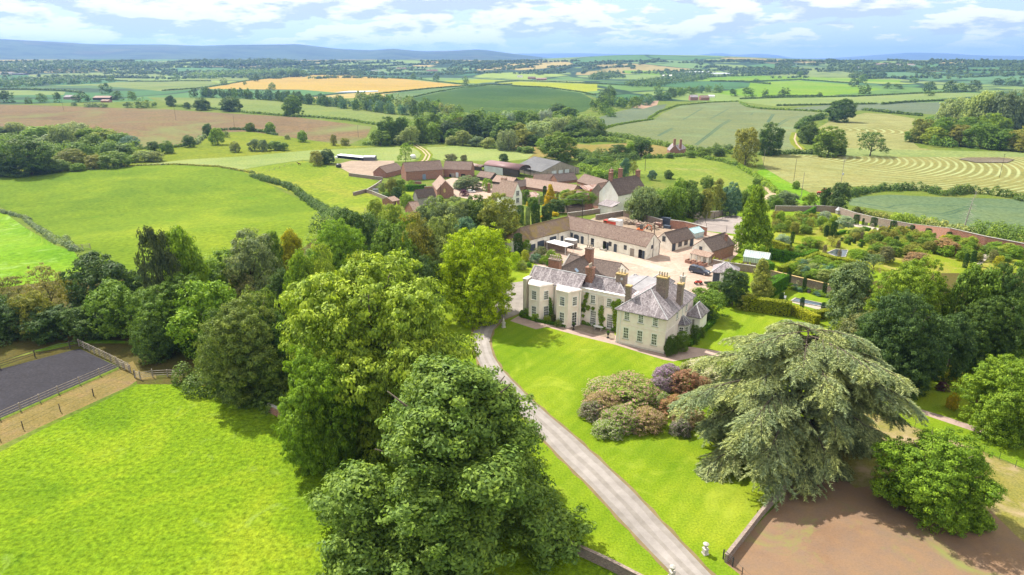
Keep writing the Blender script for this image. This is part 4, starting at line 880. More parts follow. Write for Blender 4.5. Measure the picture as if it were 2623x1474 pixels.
# middle range with parapet
mw=MB().box(-9.9,5.0,-.3,-.02,5.35,7.35); mw.box(-9.9,5.35,-.3,-.02,10.4,6.9); mw.obj('wall',M_STUC,E)
MB().box(-10.05,4.86,7.35,-.03,5.5,7.5).obj('parapet_coping',M_WPAINT,E)
MB().box(-10.0,4.9,6.72,-.03,4.998,6.86).obj('string_course',M_WPAINT,E)
block(E,-9.9,5.7,-.6,10.3,6.95,2.5,'x',(0,3.0),.02,M_STUC,M_SLATE,roofonly=True)
for x in (-7.4,-3.9,-.95): window(E,x,5.0,4.6,0,1.1,1.85,3,4)
for x,w in ((-7.2,1.35),(-3.6,1.3)): window(E,x,5.0,.25,0,w,3.0,4,6)
for x0,z0,x1,z1 in ((-6.2,4.3,-5.1,6.3),(-9.0,3.3,-8.4,6.6),(-5.6,.6,-4.9,3.9),(-2.6,2.9,-1.9,4.2)):
    t=MB()
    nn=max(2,int((x1-x0)/.28)); 
    for i in range(nn+1): q=x0+(x1-x0)*i/nn; t.box(q-.02,4.93,z0,q+.02,4.97,z1)
    nn=int((z1-z0)/.3)
    for i in range(nn+1): q=z0+(z1-z0)*i/nn; t.box(x0,4.925,q-.02,x1,4.965,q+.02)
    t.obj('trellis',M_STUCG,E)
pipe(E,-9.75,5.0,0,6.7)
# left range with two canted bays
MB().box(-21.6,4.0,-.3,-9.9,9.2,7.2).obj('wall',M_STUC,E)
block(E,-21.6,3.9,-9.92,9.2,7.25,2.35,'x',(0,0),.02,M_STUC,M_SLATE,roofonly=True,cope=(0,))
for px0 in (-20.6,-14.2):
    B=[(px0-.55,4.0),(px0+.75,1.35),(px0+3.35,1.2),(px0+4.75,4.0)]
    bay(E,B,-.3,7.2,M_STUC)
    Cc=[(px0-.75,4.05),(px0+.68,1.2),(px0+3.43,1.05),(px0+4.93,4.05)]; c=bay(E,Cc,7.2,7.48,M_STUC,'bay_cornice')
    l=MB(); l.rings([[(x,y,7.48) for x,y in [(px0-.7,4.05),(px0+.8,1.4),(px0+3.3,1.25),(px0+4.8,4.05)]],[(x,y,7.55) for x,y in [(px0-.7,4.05),(px0+.8,1.4),(px0+3.3,1.25),(px0+4.8,4.05)]]])
    for i in range(7): q=px0+.6+i*.5; l.box(q,1.5+.0*i,7.55,q+.07,4.05,7.60)
    l.obj('bay_lead_roof',M_LEAD,E)
    for i,(a,b) in enumerate(zip(B,B[1:])):
        if i==0: continue
        mx,my=(a[0]+b[0])/2,(a[1]+b[1])/2; an=math.atan2(b[1]-a[1],b[0]-a[0])
        window(E,mx,my,4.35,an,1.15,1.95,3,4,trim=M_STUC)
        if px0>-15 and i==2: 
            window(E,mx,my,.1,an,1.25,3.0,2,5,'french_door',sill=False)
        else: window(E,mx,my,.75,an,1.15,2.3,3,4,trim=M_STUC)
MB().box(-22.0,2.6,-.3,-21.2,4.6,7.7).obj('corner_pier',M_STUCG,E); MB().box(-22.1,2.5,7.7,-21.1,4.7,7.9).obj('pier_cap',M_STUCG,E)  # grey puts the shade on this end of the house into the stucco colour
pipe(E,-15.5,3.97,0,7,M_IRON,.04); pipe(E,-9.55,3.6,0,7.0)
chimney(E,-9.35,7.3,1.55,1.15,8.0,11.2,5,'y',M_BRICK,None,.75)
chimney(E,-3.0,8.2,1.9,1.3,8.0,10.8,3,'x',M_OLDB,M_LICH,.9)
MB().lathe([(.32,9.6),(.32,9.62)],(0,0),14).v
d_=MB(); d_.rings([[(-2.7+.26*math.cos(a),7.53,9.85+.26*math.sin(a)) for a in [i*.524 for i in range(12)]],[(-2.7+.26*math.cos(a),7.48,9.85+.26*math.sin(a)) for a in [i*.524 for i in range(12)]]]); d_.obj('satellite_dish',M_LEAD,E)
# lead covered link and pyramid roofs at the back
block(E,-6.6,9.9,.9,21.6,6.0,.55,'y',(0,0),.1,M_WHITE,plain('grey_lead',[(.22,.21,.22),(.30,.29,.30)],1.2,rough=.6,bump=.1))
block(E,-9.2,22.2,-4.6,26.8,3.8,1.7,'x',(2.29,2.29),.3,M_WHITE,M_SLATE)
block(E,-4.8,25.6,-.2,30.4,3.6,1.9,'x',(2.29,2.29),.3,M_WHITE,M_SLATE)
MB().box(-4.6,21.8,-.3,-1.5,25.5,3.2).obj('wall',M_WHITE,E)
# brown tiled service ranges
block(E,-26.0,25.6,-12.6,34.4,2.9,2.7,'x',(0,0),.15,M_WHITE,M_TILED,cope=(0,))
block(E,-24.2,14.2,-16.4,26.5,3.6,3.6,'y',(0,0),.2,M_OLDB,M_TILED)
chimney(E,-20.9,13.7,2.7,1.0,4.5,9.4,5,'x',M_BRICK,M_OLDB,.8)
chimney(E,-19.0,26.3,1.7,1.2,5.0,9.2,3,'x',M_BRICK,M_OLDB,.8)
for x,y in ((-18.6,19.5),(-18.3,16.4)):
    s=MB(); sl=3.6/3.9; 
    def zz_(xx): return 3.6+3.6-(xx+20.3)*sl+.12
    s.poly([(x-.35,y-.5,zz_(x-.35)),(x+.35,y-.5,zz_(x+.35)),(x+.35,y+.5,zz_(x+.35)),(x-.35,y+.5,zz_(x-.35))]); s.obj('skylight',glassmat('skylight_glass',[(.12,.18,.26),(.2,.28,.38)]),E)
# ------------------------------------------------------------------ stable court
def world_block(name,label,cat,P,ang,L,D,hw,rise,axis='x',hips=(0,0),wall=None,roof=None,over=.3,group=None,cope=None,zb=-1.0,uneven=None):
    e=empty(name,P,ang,label,cat,group); block(e,0,0,L,D,hw,rise,axis,hips,over,wall,roof,zb=zb,cope=cope,uneven=uneven); return e
SA=math.atan2(168.4-187.5,35.1-16.5); LS=math.hypot(18.6,19.1)
E=empty('stable_block',(16.5,187.5,terr(16.5,187.5)*0),SA,'long white stable range with brown tiled roof and slate blue doors','stable')
block(E,-3.2,0,LS,6.4,3.6,2.75,'x',(0,0),.25,M_LIME,M_TILE,zb=-2)
# wing towards the camera: local -y direction
block(E,-6.2,-20.0,.3,2.5,3.55,2.7,'y',(3.0,0),.25,M_LIME,M_TILEM,zb=-2)
Q=LS
def sx_(u,f=0): return u
for x,k in ((1.0,'w'),(2.8,'D'),(5.0,'d'),(8.7,'h'),(13.0,'o'),(14.9,'w'),(16.7,'d'),(20.0,'w'),(22.3,'b'),(24.9,'o')):
    if k=='w': window(E,x,0,1.3,0,.95,1.25,2,3,mf=M_BLUE,sill=False)
    elif k=='D': door(E,x,0,0,0,1.9,2.35,arch=True)
    elif k=='d': door(E,x,0,0,0,1.05,2.25,arch=True)
    elif k=='h': door(E,x,0,0,0,1.1,1.1,name='half_door'); window(E,x,0,1.15,0,1.1,1.15,2,2,mf=M_BLUE,sill=False)
    elif k=='b': door(E,x,0,0,0,1.3,2.1,mat=M_WOOD)
    elif k=='o': door(E,x,0,0,0,1.15,2.35,arch=True,mat=M_DARK,name='open_doorway',handle=False); door(E,x+1.0,-.05,0,-.25,.95,2.2,name='open_door')
window(E,LS,2.6,2.4,RA,.8,1.0,2,2,mf=M_BLUE,sill=False)
MB().box(LS+.001,3.1,0,LS+.09,3.2,5.2).obj('drainpipe',M_IRON,E); MB().box(LS+.001,6.0,0,LS+.09,6.1,3.4).obj('drainpipe',M_IRON,E)
pipe(E,7.2,0,0,3.4,M_IRON,.04)
for y,w,h in ((-3.4,1.1,2.1),(-7.2,2.7,2.6),(-12.2,2.7,2.3),(-15.6,2.5,1.9)): door(E,.3,y,0,RA,w,h,name='garage_door' if w>2 else 'door')
MB().box(.301,-5.2,0,.38,-5.1,3.3).obj('drainpipe',M_IRON,E)
# garage
gb0=gp(*YD(1028,672));gb1=Vector((*un(*YD(1400,570),gb0.z),gb0.z)); ga=math.atan2(gb1.y-gb0.y,gb1.x-gb0.x); GL=(gb1-gb0).length
E=empty('garage',gb0,ga,'small white garage with brown tiled roof, right of the long stable range','garage')
block(E,0,0,GL,5.6,2.3,2.4,'x',(0,0),.2,M_LIME,M_TILED,zb=-1.5)
for t,k in ((.09,'d'),(.36,'w'),(.62,'w'),(.88,'d')):
    if k=='d': door(E,GL*t,0,0,0,1.5,2.05)
    else: window(E,GL*t,0,.7,0,1.6,1.25,3,2,mf=M_BLUE,sill=False)
window(E,0,2.8,2.2,-RA,1.1,1.5,2,2,mf=M_BLUE,sill=False)
# brick and white cottage
cb=gp(*YD(1705,790)); 
c0=Vector(un(*YD(1705,665),3.3)+(0,)); c1=Vector(un(*YD(2065,545),3.3)+(0,)); ca=math.atan2(c1.y-c0.y,c1.x-c0.x); CL=(c1-c0).length
E=empty('garden_cottage',c0,ca,'small gabled outbuilding, white gable and red brick side wall, right of the garage','outbuilding')
block(E,0,0,CL,6.0,3.3,2.5,'x',(0,0),.2,M_BRICK,M_TILED,zb=-1.5)
MB().poly([(-.03,0,-1),(-.03,6,-1),(-.03,6,3.3),(-.03,3,5.75),(-.03,0,3.3)][::-1]).obj('rendered_gable',M_LIME,E)
window(E,-.03,3.4,2.9,-RA,.9,.9,2,2,mf=M_BLUE,sill=False)
chimney(E,CL*.78,1.2,.55,.6,3.5,6.1,0,mat=M_BRICK)
m=MB(); m.poly([(-2.4,-.6,2.1),(-2.4,5.0,2.1),(-.05,5.0,2.9),(-.05,-.6,2.9)][::-1]); m.poly([(-2.4,-.6,2.0),(-2.4,5.0,2.0),(-.05,5.0,2.8),(-.05,-.6,2.8)]); m.obj('lean_to_roof',M_TILEP,E)
for y in (-.4,1.2,2.8,4.6): MB().box(-2.3,y,-1,-2.0,y+.5,2.05).obj('pier',M_LIME,E)
for i in range(3):
    k=MB(); y=-.6+i*2.0; k.box(-4.6,y,-.5,-4.45,y+1.5,.8).box(-4.45,y,-.5,-2.6,y+.15,.8).box(-4.45,y+1.35,-.5,-2.6,y+1.5,.8); k.obj('brick_pen',M_BRICK,E)
# slate roofed cart shed
s0=gp(*YD(1695,1180)); s1=gp(*YD(1985,1160)); 
E=world_block('cart_shed','small slate roofed shed with dark timber front at the courtyard edge','shed',s0,math.radians(-20),5.6,5.0,2.7,1.7,'x',(2.49,2.49),M_WPAINT,M_SLATE,.3)
for x in (.9,3.3): door(E,x,0,0,0,1.5,2.3,mat=M_BLUE)
# greenhouse
e0=gp(*GA(205,655)); e1=gp(*GA(510,700)); a=math.atan2(e1.y-e0.y,e1.x-e0.x); L=(e1-e0).length
E=empty('greenhouse',e0,a,'pale glass greenhouse by the walled garden','greenhouse'); 
MB().box(0,0,-.3,L,3.2,.6).obj('base_wall',M_OLDB,E); MB().box(.05,.05,.6,L-.05,3.15,1.9).obj('glass_side',M_GHG,E)
block(E,0,0,L,3.2,1.9,1.3,'x',(0,0),.05,M_GHG,M_GHG,roofonly=True,ridge=M_WPAINT)
f=MB()
for i in range(12): q=L*i/11; f.box(q-.03,-.03,.6,q+.03,.02,1.9); f.tube([(q,-.05,1.97),(q,1.6,3.3)],.03,4); f.tube([(q,3.25,1.97),(q,1.6,3.3)],.03,4)
f.obj('glazing_bars',M_WPAINT,E)
# glass shed behind the garage
e0=gp(*YD(1400,470)); e1=gp(*YD(1560,430)); a=math.atan2(e1.y-e0.y,e1.x-e0.x)
world_block('glass_shed','small blue green glazed shed behind the garage','shed',e0,a,(e1-e0).length,4.0,1.7,1.0,'x',(0,0),M_GHG,plain('aqua_glass',[(.28,.45,.47),(.42,.6,.62)],2,rough=.3),.1)
# ------------------------------------------------------------------ farm and village buildings, measured from their wall feet
def BD(name,label,bL,bR,ve,depth_,rise,axis='x',wall=None,roof=None,hips=(0,0),cat='barn',over=.25,cope=None,hwm=None):
    a=gp(*bL); b=Vector((*un(bR[0],bR[1],a.z),a.z)); an=math.atan2(b.y-a.y,b.x-a.x); L=math.hypot(b.x-a.x,b.y-a.y)
    sc_=F/depth(a); dep=math.atan2(CH-a.z,a.length)
    h=hwm or (bL[1]-ve)/sc_/math.cos(dep)
    e=empty(name,(a.x,a.y,a.z),an,label,cat); block(e,0,0,L,depth_,h,rise,axis,hips,over,wall or M_BRICK,roof or M_TILE,zb=-3,cope=cope); e['_L']=L; e['_h']=h; return e
E=BD('brick_barn','small brick barn standing alone left of the long farm barns',FA(360,472),FA(665,392),FA(0,384)[1],9,3.2)
E=BD('brick_barn','long high brick barn with a blue arched door',FA(722,528),FA(1400,478),FA(0,360)[1],10,4.2,roof=M_TILE); door(E,E['_L']*.48,0,0,0,2.0,3.0,mat=plain('pale_blue_door',[(.16,.22,.30),(.2,.27,.36)],2),arch=True)
E=BD('brick_barn','lower brick barn joined to the right end of the long barn',FA(1402,455),FA(1905,470),FA(0,312)[1],9,3.8,roof=M_TILE)
for x,w,h,m_ in ((.25,1.2,1.6,M_DARK),(.33,2.6,2.2,M_WOOD),(.5,1.6,2.8,M_STEEL),(.72,2.4,2.0,M_DARK)): door(E,E['_L']*x,0,0,0,w,h,mat=m_,arch=(x==.5))
E=BD('cart_shed','open fronted tiled shed between the barns',FA(2010,505),FA(2265,545),FA(0,440)[1],7,2.4,wall=M_WOODD,roof=M_TILE,cat='shed')
E=BD('cart_shed','long low tiled shed behind the twin farm chimneys',FB(0,470),FB(295,515),FB(0,432)[1],8,2.6,wall=M_WOODD,roof=M_TILEP,cat='shed')
E=BD('brick_house','tall gabled brick barn house with a dark framed window',FA(1290,850),FA(1592,840),FA(0,690)[1],17,4.0,'y',M_BRICK,M_TILEP,cat='house')
window(E,E['_L']*.45,0,2.6,0,1.3,2.2,1,1,mf=M_WOODD,mg=plain('amber_pane',[(.5,.36,.14),(.6,.45,.2)],1),sill=False); MB().tube([(1.6,-.5,-2),(1.6,-.5,6.8)],.09,6).obj('flue',M_IRON,E)
E=BD('brick_shed','small brick shed at the end of the paddock wall',FA(470,980),FA(600,960),FA(0,895)[1],6.5,1.3,roof=M_TILEP,cat='shed'); 
E=BD('garden_hut','tiny grey timber hut by the farm garden',FA(108,745),FA(215,742),FA(0,690)[1],2.4,.4,wall=plain('grey_board',[(.28,.32,.36),(.36,.4,.44)],2),roof=M_FIB,cat='shed')
E=BD('stone_barn','old grey stone barn with brown roof below the farm garden',FA(850,960),FA(935,1000),FA(0,800)[1],9,3,'y',M_COPE,M_TILED)
E=BD('brick_cottage','low pink tiled cottage roof among the trees',FA(860,1160),FA(1010,1140),FA(0,1090)[1],7,2.6,roof=M_TILEP,cat='cottage')
def arched(name,label,bL,bR,ve,L,wallm,roofm,open_end=True):
    a=gp(*bL); b=Vector((*un(bR[0],bR[1],a.z),a.z)); an=math.atan2(b.y-a.y,b.x-a.x); W_=math.hypot(b.x-a.x,b.y-a.y); h=(bL[1]-ve)/(F/depth(a))*1.02
    e=empty(name,a,an,label,'barn'); n=10
    def arc(y,r=0): return [(W_/2-(W_/2+.15+r)*math.cos(math.pi*i/n),y,h+(W_*.24+r)*math.sin(math.pi*i/n)) for i in range(n+1)]
    m=MB(); A=arc(-.4)+arc(-.4,-.12)[::-1]; Bq=arc(L+.4)+arc(L+.4,-.12)[::-1]; m.rings([A,Bq]); m.obj('roof',roofm,e,True)
    MB().box(-.05,0,-2,.05,L*.45,h).obj('side_wall',M_WOODD,e); MB().box(-.08,L*.45,-.2,.06,L,h).obj('side_cladding',M_STEEL,e); MB().box(W_-.05,L*.3,-2,W_+.05,L,h).obj('side_wall',M_WOODD,e)
    bk=MB(); P=arc(L,-.1); bk.poly([(P[0][0],L,-2)]+P+[(P[-1][0],L,-2)]); bk.obj('end_wall',wallm,e)
    fr=MB(); P=arc(0,-.12); fr.poly([(W_/2-(W_/2)*math.cos(math.pi*i/n),0,h+(W_*.24-.1)*math.sin(math.pi*i/n)) for i in range(n+1)]); fr.obj('gable_sheet',M_WOODD if open_end else wallm,e)
    for x in (0,W_*.48,W_): MB().box(x-.09,-.09,-2,x+.09,.09,h+.1).obj('post',M_IRON,e)
    return e
arched('dutch_barn','arched barn with maroon curved roof and pale side cladding',FB(400,385),FB(575,352),FB(0,275)[1],27,M_WOODD,plain('maroon_tin',[(.17,.10,.10),(.23,.14,.14)],1,rough=.5,st=(.3,4,1)))
arched('dutch_barn','small rusty arched barn behind the brick barns',FA(2100,352),FA(2205,335),FA(0,285)[1],22,M_WOODD,M_TIN,False)
E=BD('timber_barn','wide modern barn with grey sheet roof and boarded gable',FB(740,385),FB(1306,318),FB(0,300)[1],26,4.6,'y',M_WOOD,M_FIB)
L=E['_L']; h=E['_h']
for t in (.33,.50,.67): MB().box(L*t-1.6,-.06,-.5,L*t+1.6,.0,h*.95).obj('sliding_door',M_STEEL,E)
for t in (.15,.3,.45,.6,.75,.9): MB().box(L*t-.08,-.1,-2,L*t+.08,-.02,h*.98).obj('post',M_WOODD,E)
for bL,bR,ve,d,r,rf,lb in [(FB(420,545),FB(1195,665),FB(0,500)[1],9,3.4,M_TILEP,'long brick range in front of the farm horseshoe'),(FB(640,455),FB(970,450),FB(0,425)[1],7,2.8,M_TILE,'back left range of the farm horseshoe'),(FB(985,480),FB(1285,450),FB(0,440)[1],8,3.2,M_TILED,'back range of the farm horseshoe'),(FB(1275,478),FB(1620,585),FB(0,432)[1],9,3.4,M_TILE,'right range of the farm horseshoe with a white verge'),(FB(400,575),FB(565,550),FB(0,520)[1],7,2.4,M_TILED,'short tiled range at the left foot of the horseshoe')]:
    BD('brick_range',lb,bL,bR,ve,d,r,roof=rf)
E=BD('open_shed','rusty tin roofed open shed on brick piers',FB(1400,645),FB(1635,622),FB(0,580)[1],11,1.6,wall=M_DARK,roof=M_TIN,cat='shed'); L=E['_L']
for t in (0,.35,.7,1): MB().box(L*t-.25,-.3,-1,L*t+.25,.1,E['_h']).obj('pier',M_BRICK,E)
BD('open_shed','rusty tin roofed shed left of the golden cypress',FB(560,725),FB(745,705),FB(0,690)[1],10,1.6,wall=M_OLDB,roof=M_TIN,cat='shed')
E=BD('farmhouse','white farmhouse gable with black framed windows',FB(318,862),FB(452,838),FB(0,655)[1],9,4.2,'y',M_WHITE,M_TILEP,cat='house',over=.35); L=E['_L']; h=E['_h']
for z in (h-.4,h*.42): window(E,L*.5,0,z,0,1.6,1.9,3,3,mf=M_WPAINT)
E=BD('farmhouse','tiled cottage roof with twin brick chimneys',FB(0,725),FB(222,738),FB(0,600)[1],7,3.2,'x',M_OLDB,M_TILEP,cat='house'); L=E['_L']
chimney(E,L*.62,3.5,1.2,.9,4,E['_h']+6.0,2); chimney(E,L*.85,3.5,1.2,.9,4,E['_h']+6.0,2); chimney(E,-2.0,3.5,1.2,.9,3,E['_h']+3.4,1)
E=BD('cottage','white cottage with steep brown roof beside the lane',FB(1880,892),FB(2300,800),FB(0,648)[1],8.5,4.6,'x',M_WHITE,M_TILED,cat='house'); L=E['_L'];h=E['_h']
chimney(E,.6,4.25,1.1,1.0,h+2,h+7.2,1); chimney(E,3.6,6.6,1.1,1.0,h,h+7.6,1); chimney(E,8.6,6.6,1.3,1.0,h,h+7.4,1); chimney(E,15.5,4.25,1.5,1.0,h+2,h+6.4,1)
block(E,3,8.5,L,15,h*.8,3.2,'x',(0,0),.25,M_OLDB,M_TILEP)
window(E,4.6,0,1.0,0,1.8,1.2,3,2,mf=M_WOODD); 
m=MB(); m.box(-4.2,-1.0,-2,-.05,5.0,2.2); m.obj('porch',M_WHITE,E); m=MB(); m.rings([[(-4.5,-1.3,2.2),(-.05,-1.3,3.3),(-.05,5.3,3.3),(-4.5,5.3,2.2)],[(-4.5,-1.3,2.35),(-.05,-1.3,3.45),(-.05,5.3,3.45),(-4.5,5.3,2.35)]]); m.obj('porch_roof',M_SLATE,E)
E=BD('brick_cottage','brick cottage whose roof is buried in ivy',FB(1135,905),FB(1395,885),FB(0,830)[1],8,1.4,'x',M_OLDB,M_TILED,cat='cottage')
BD('brick_cottage','red brick gable end right of the ivy covered roof',FB(1385,885),FB(1500,870),FB(0,790)[1],7,3.6,'y',M_BRICK,M_TILEP,cat='cottage')
for px,w,hh,z,lb in ((FB(1250,900),15,4.2,2.2,'thick green ivy mounded over the near cottage roof'),(FB(1190,830),16,4.5,2.6,'grey green ivy mounded over the far cottage roof')):
    p=gp(*px); o=plant('nbush',(p.x+2,p.y+3.5,p.z+z),8,hh,'mid' if w==15 else 'olive','ivy',lb,'climber',None,.55); o.scale=(w,7.5,hh); o.rotation_euler=(0,0,.55)
E=BD('brick_lodge','tall red brick lodge with two big chimneys below the wheat field',M5(572,212),M5(655,212),M5(0,168)[1],9,3.6,'y',M_BRICK,M_SLATE,cat='house'); L=E['_L'];h=E['_h']
BD('brick_lodge','brick wing at the right of the tall lodge',M5(655,212),M5(722,190),M5(0,168)[1],7,3.0,'x',M_BRICK,M_SLATE,cat='house')
chimney(E,L*.5,1.5,1.6,1.2,h,h+7.5,2); chimney(E,L*1.3,4,1.5,1.2,h,h+6.8,2)
E=BD('long_shed','long dark open shed with a flat roof behind the yard',(863,405),(930,412),398,7,.5,wall=M_DARK,roof=M_STEEL,cat='shed')
BD('long_shed','grey sheeted end bay of the long dark shed',(931,412),(960,412),403,7,.5,wall=M_FIB,roof=M_STEEL,cat='shed')
# far buildings
for i,(u,v,w,h,d,wl,rf,lb) in enumerate([(1768,258,20,9,12,M_BRICK,M_SLATE,'distant red brick farmhouse above the wheat'),(1795,258,22,8,14,M_BRICK,M_TILE,'red brick range beside the distant farmhouse'),(1815,250,16,4,10,M_WHITE,M_STEEL,'pale shed right of the distant farmhouse'),(163,255,28,6,16,M_OLDB,M_SLATE,'slate roofed farm building at the far left'),(238,257,44,6,18,M_WOODD,M_TILEP,'long pink roofed barn at the far left'),(258,263,20,4,10,M_BRICK,M_TILEP,'small brick barn beside the long pink roofed barn'),
  (1762,188,62,6,60,M_STEEL,M_STEEL,'long pale industrial shed far off'),(1830,191,50,5,50,M_STEEL,M_STEEL,'second pale industrial shed far off'),(1700,196,24,5,30,M_STEEL,M_WHITE,'white sheds beside the far pasture'),(0,190,36,5,40,M_STEEL,M_FIB,'grey farm sheds at the left edge near the horizon'),(30,192,30,5,30,M_FIB,M_FIB,'dark farm shed near the horizon at left'),(1014,178,26,6,26,M_WOODD,M_TILEP,'brown roofed farm behind the barley'),(1092,183,28,6,26,M_BRICK,M_TILEP,'reddish farm roofs behind the barley field end'),(950,182,20,4,16,M_WHITE,M_FIB,'white farm building behind the barley'),(576,192,10,7,10,M_WHITE,M_SLATE,'tiny white house by the far wood'),(1352,203,20,8,14,M_BRICK,M_TILE,'red brick hamlet house in the middle distance'),(1374,206,26,7,14,M_BRICK,M_TILEP,'second red brick hamlet house'),(1325,199,14,7,12,M_WHITE,M_SLATE,'pale hamlet house among trees'),
  (2250,168,40,8,40,M_OLDB,M_TILEP,'pink roofed village row near the right horizon'),(2300,169,44,8,40,M_WHITE,M_TILEP,'white and pink village row near the right horizon'),(2195,176,26,7,40,M_WHITE,M_FIB,'white barn near the right horizon')]):
    a=gp(u,v); b=gp(u+w,v); BD('distant_building',lb,(u,v),(u+w,v),v-3,d,h*.4,'x',wl,rf,cat='building',hwm=h*.6,over=.2)
# ------------------------------------------------------------------ hedges, walls, fences
nrs=np.random.RandomState(77)
def resample(P,step):
    out=[P[0].copy()]
    for a,b in zip(P,P[1:]):
        n=max(1,int((b-a).length/step))
        for i in range(1,n+1): out.append(a.lerp(b,i/n))
    return out
def hedgerow(pts,w,h,col,label,ls=None,name='hedgerow',dens_=1.0,gap=0.0,world=False,kind=None,jit=.5):
    P=[Vector((*p,terr(*p))) for p in pts] if world else [gp(*p) for p in pts]
    Lr=min(p.length for p in P); ls=ls or max(.16,Lr*.0011)
    Q=resample(P,max(.8,w*.45)); cs=[];ns=[];lc=[]
    for i,p in enumerate(Q):
        if gap and nrs.rand()<gap: continue
        z=terr(p.x,p.y); r=w*.5*(.75+.5*nrs.rand()); hh=h*(1-jit*.5+jit*nrs.rand())
        m=int(dens_*5.5*(r*hh)/(ls*ls)*.55)+6; m=min(m,900)
        e=sph(m,nrs); e[:,2]=np.abs(e[:,2])
        c=np.array([p.x+nrs.normal()*.15*w,p.y+nrs.normal()*.15*w,z])
        cs.append(c+e*np.array([r,r,hh])*(.8+.25*nrs.rand(m,1))); ns.append(e+np.array([0,0,.35])+nrs.normal(size=(m,3))*.4); lc.append(np.full(m,nrs.rand()))
    if not cs: return
    me=cards(name,np.concatenate(cs),np.concatenate(ns),ls,nrs,LEAF,1.1,np.concatenate(lc)); o=link(name,me); o.color=lcol(col,.05) if isinstance(col,str) else col
    return tag(o,label,'hedge',None,kind)
def hedge(pts,w,h,col,label,ls=.13,top=None,core='yew',world=False,group=None,name='clipped_hedge'):
    """clipped hedge: straight-sided leafy box along a line"""
    P=[Vector((*p,0)) if world else gp(*p) for p in pts]
    base=P[0].copy(); e=empty(name,base,0,label,'hedge',group)
    m=MB(); cs=[];ns=[];lc=[]
    for a,b in zip(P,P[1:]):
        d=(b-a); L=Vector((d.x,d.y,0)).length; d=Vector((d.x,d.y,0)).normalized(); n=Vector((-d.y,d.x,0)); q=w/2-.1
        z=min(a.z,b.z)-base.z
        c=[a-base-n*q-d*q*.5,b-base-n*q+d*q*.5,b-base+n*q+d*q*.5,a-base+n*q-d*q*.5]
        m.rings([[Vector((v.x,v.y,z-.3)) for v in c],[Vector((v.x,v.y,z+h-.1)) for v in c]])
        for (side,area) in ((0,L*h),(1,L*h),(2,L*w),(3,w*h),(4,w*h)):
            k=int(area/(ls*ls)*1.9); u=nrs.rand(k); t=nrs.rand(k); jt=nrs.normal(size=k)*.035
            A=np.array(a-base);D=np.array(d);N_=np.array(n)
            if side<2: s=1 if side else -1; pt=A+np.outer(u*(L+w*.8)-w*.4,D)+np.outer(s*(w/2+jt),N_); pt[:,2]=z+t*h; nn=np.tile(N_*s,(k,1))
            elif side==2: pt=A+np.outer(u*(L+w*.8)-w*.4,D)+np.outer((t-.5)*w,N_); pt[:,2]=z+h+jt; nn=np.tile([0,0,1.],(k,1))
            else: s=-1 if side==3 else 1; pt=A+np.outer(np.where(s>0,L+w*.4,-w*.4)+jt,D)+np.outer((t-.5)*w,N_); pt[:,2]=z+u*h; nn=np.tile(D*s,(k,1))
            cs.append(pt); ns.append(nn+nrs.normal(size=(k,3))*.38); lc.append(nrs.rand(k)*.5+.25)
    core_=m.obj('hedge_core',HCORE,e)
    me=cards('foliage',np.concatenate(cs),np.concatenate(ns),ls,nrs,LEAF,1.0,np.concatenate(lc)); o=link('foliage',me,e); o.color=lcol(col,.04)
    return e
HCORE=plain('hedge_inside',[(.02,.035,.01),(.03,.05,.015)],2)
def wallrun(pts,h,th,mat,label,cope=M_COPE,world=False,name='garden_wall',zb=1.0,copeh=.12):
    P=[gp(*p) for p in pts]; m=MB(); c=MB(); Q=[p.copy() for p in P]
    L=[];R=[]
    for i,p in enumerate(Q):
        d=(Q[min(i+1,len(Q)-1)]-Q[max(i-1,0)]); d.z=0; d.normalize(); n=Vector((-d.y,d.x,0)); L.append((p-n*th/2,p+n*th/2)); R.append((p-n*(th/2+.06),p+n*(th/2+.06)))
    m.rings([[l-Vector((0,0,zb)),r-Vector((0,0,zb)),r+Vector((0,0,h)),l+Vector((0,0,h))] for l,r in L])
    c.rings([[l+Vector((0,0,h)),r+Vector((0,0,h)),r+Vector((0,0,h+copeh)),l+Vector((0,0,h+copeh))] for l,r in R])
    e=empty(name,(0,0,0),0,label,'wall'); m.obj('wall',mat,e); c.obj('coping',cope,e); return e
def fence(pts,step,h,rails,label,mat=M_WOOD,pr=.075,rr=.05,name='post_and_rail_fence',ends=True,zoff=0):
    P=[gp(*p) for p in pts]; Q=resample(P,step); 
    if len(Q)>100: Q=Q[:100]
    e=empty(name,(Q[0].x,Q[0].y,Q[0].z),0,label,'fence'); b=Q[0]
    pm=MB().box(-pr,-pr,-.2,pr,pr,h).mesh('post',mat)
    for q in Q: o=link('post',pm,e); o.location=q-b; o.rotation_euler=(0,0,rnd.random())
    for z in rails:
        m=MB(); m.tube([q-b+Vector((0,0,z)) for q in Q],rr,4); m.obj('rail',mat,e)
    return e
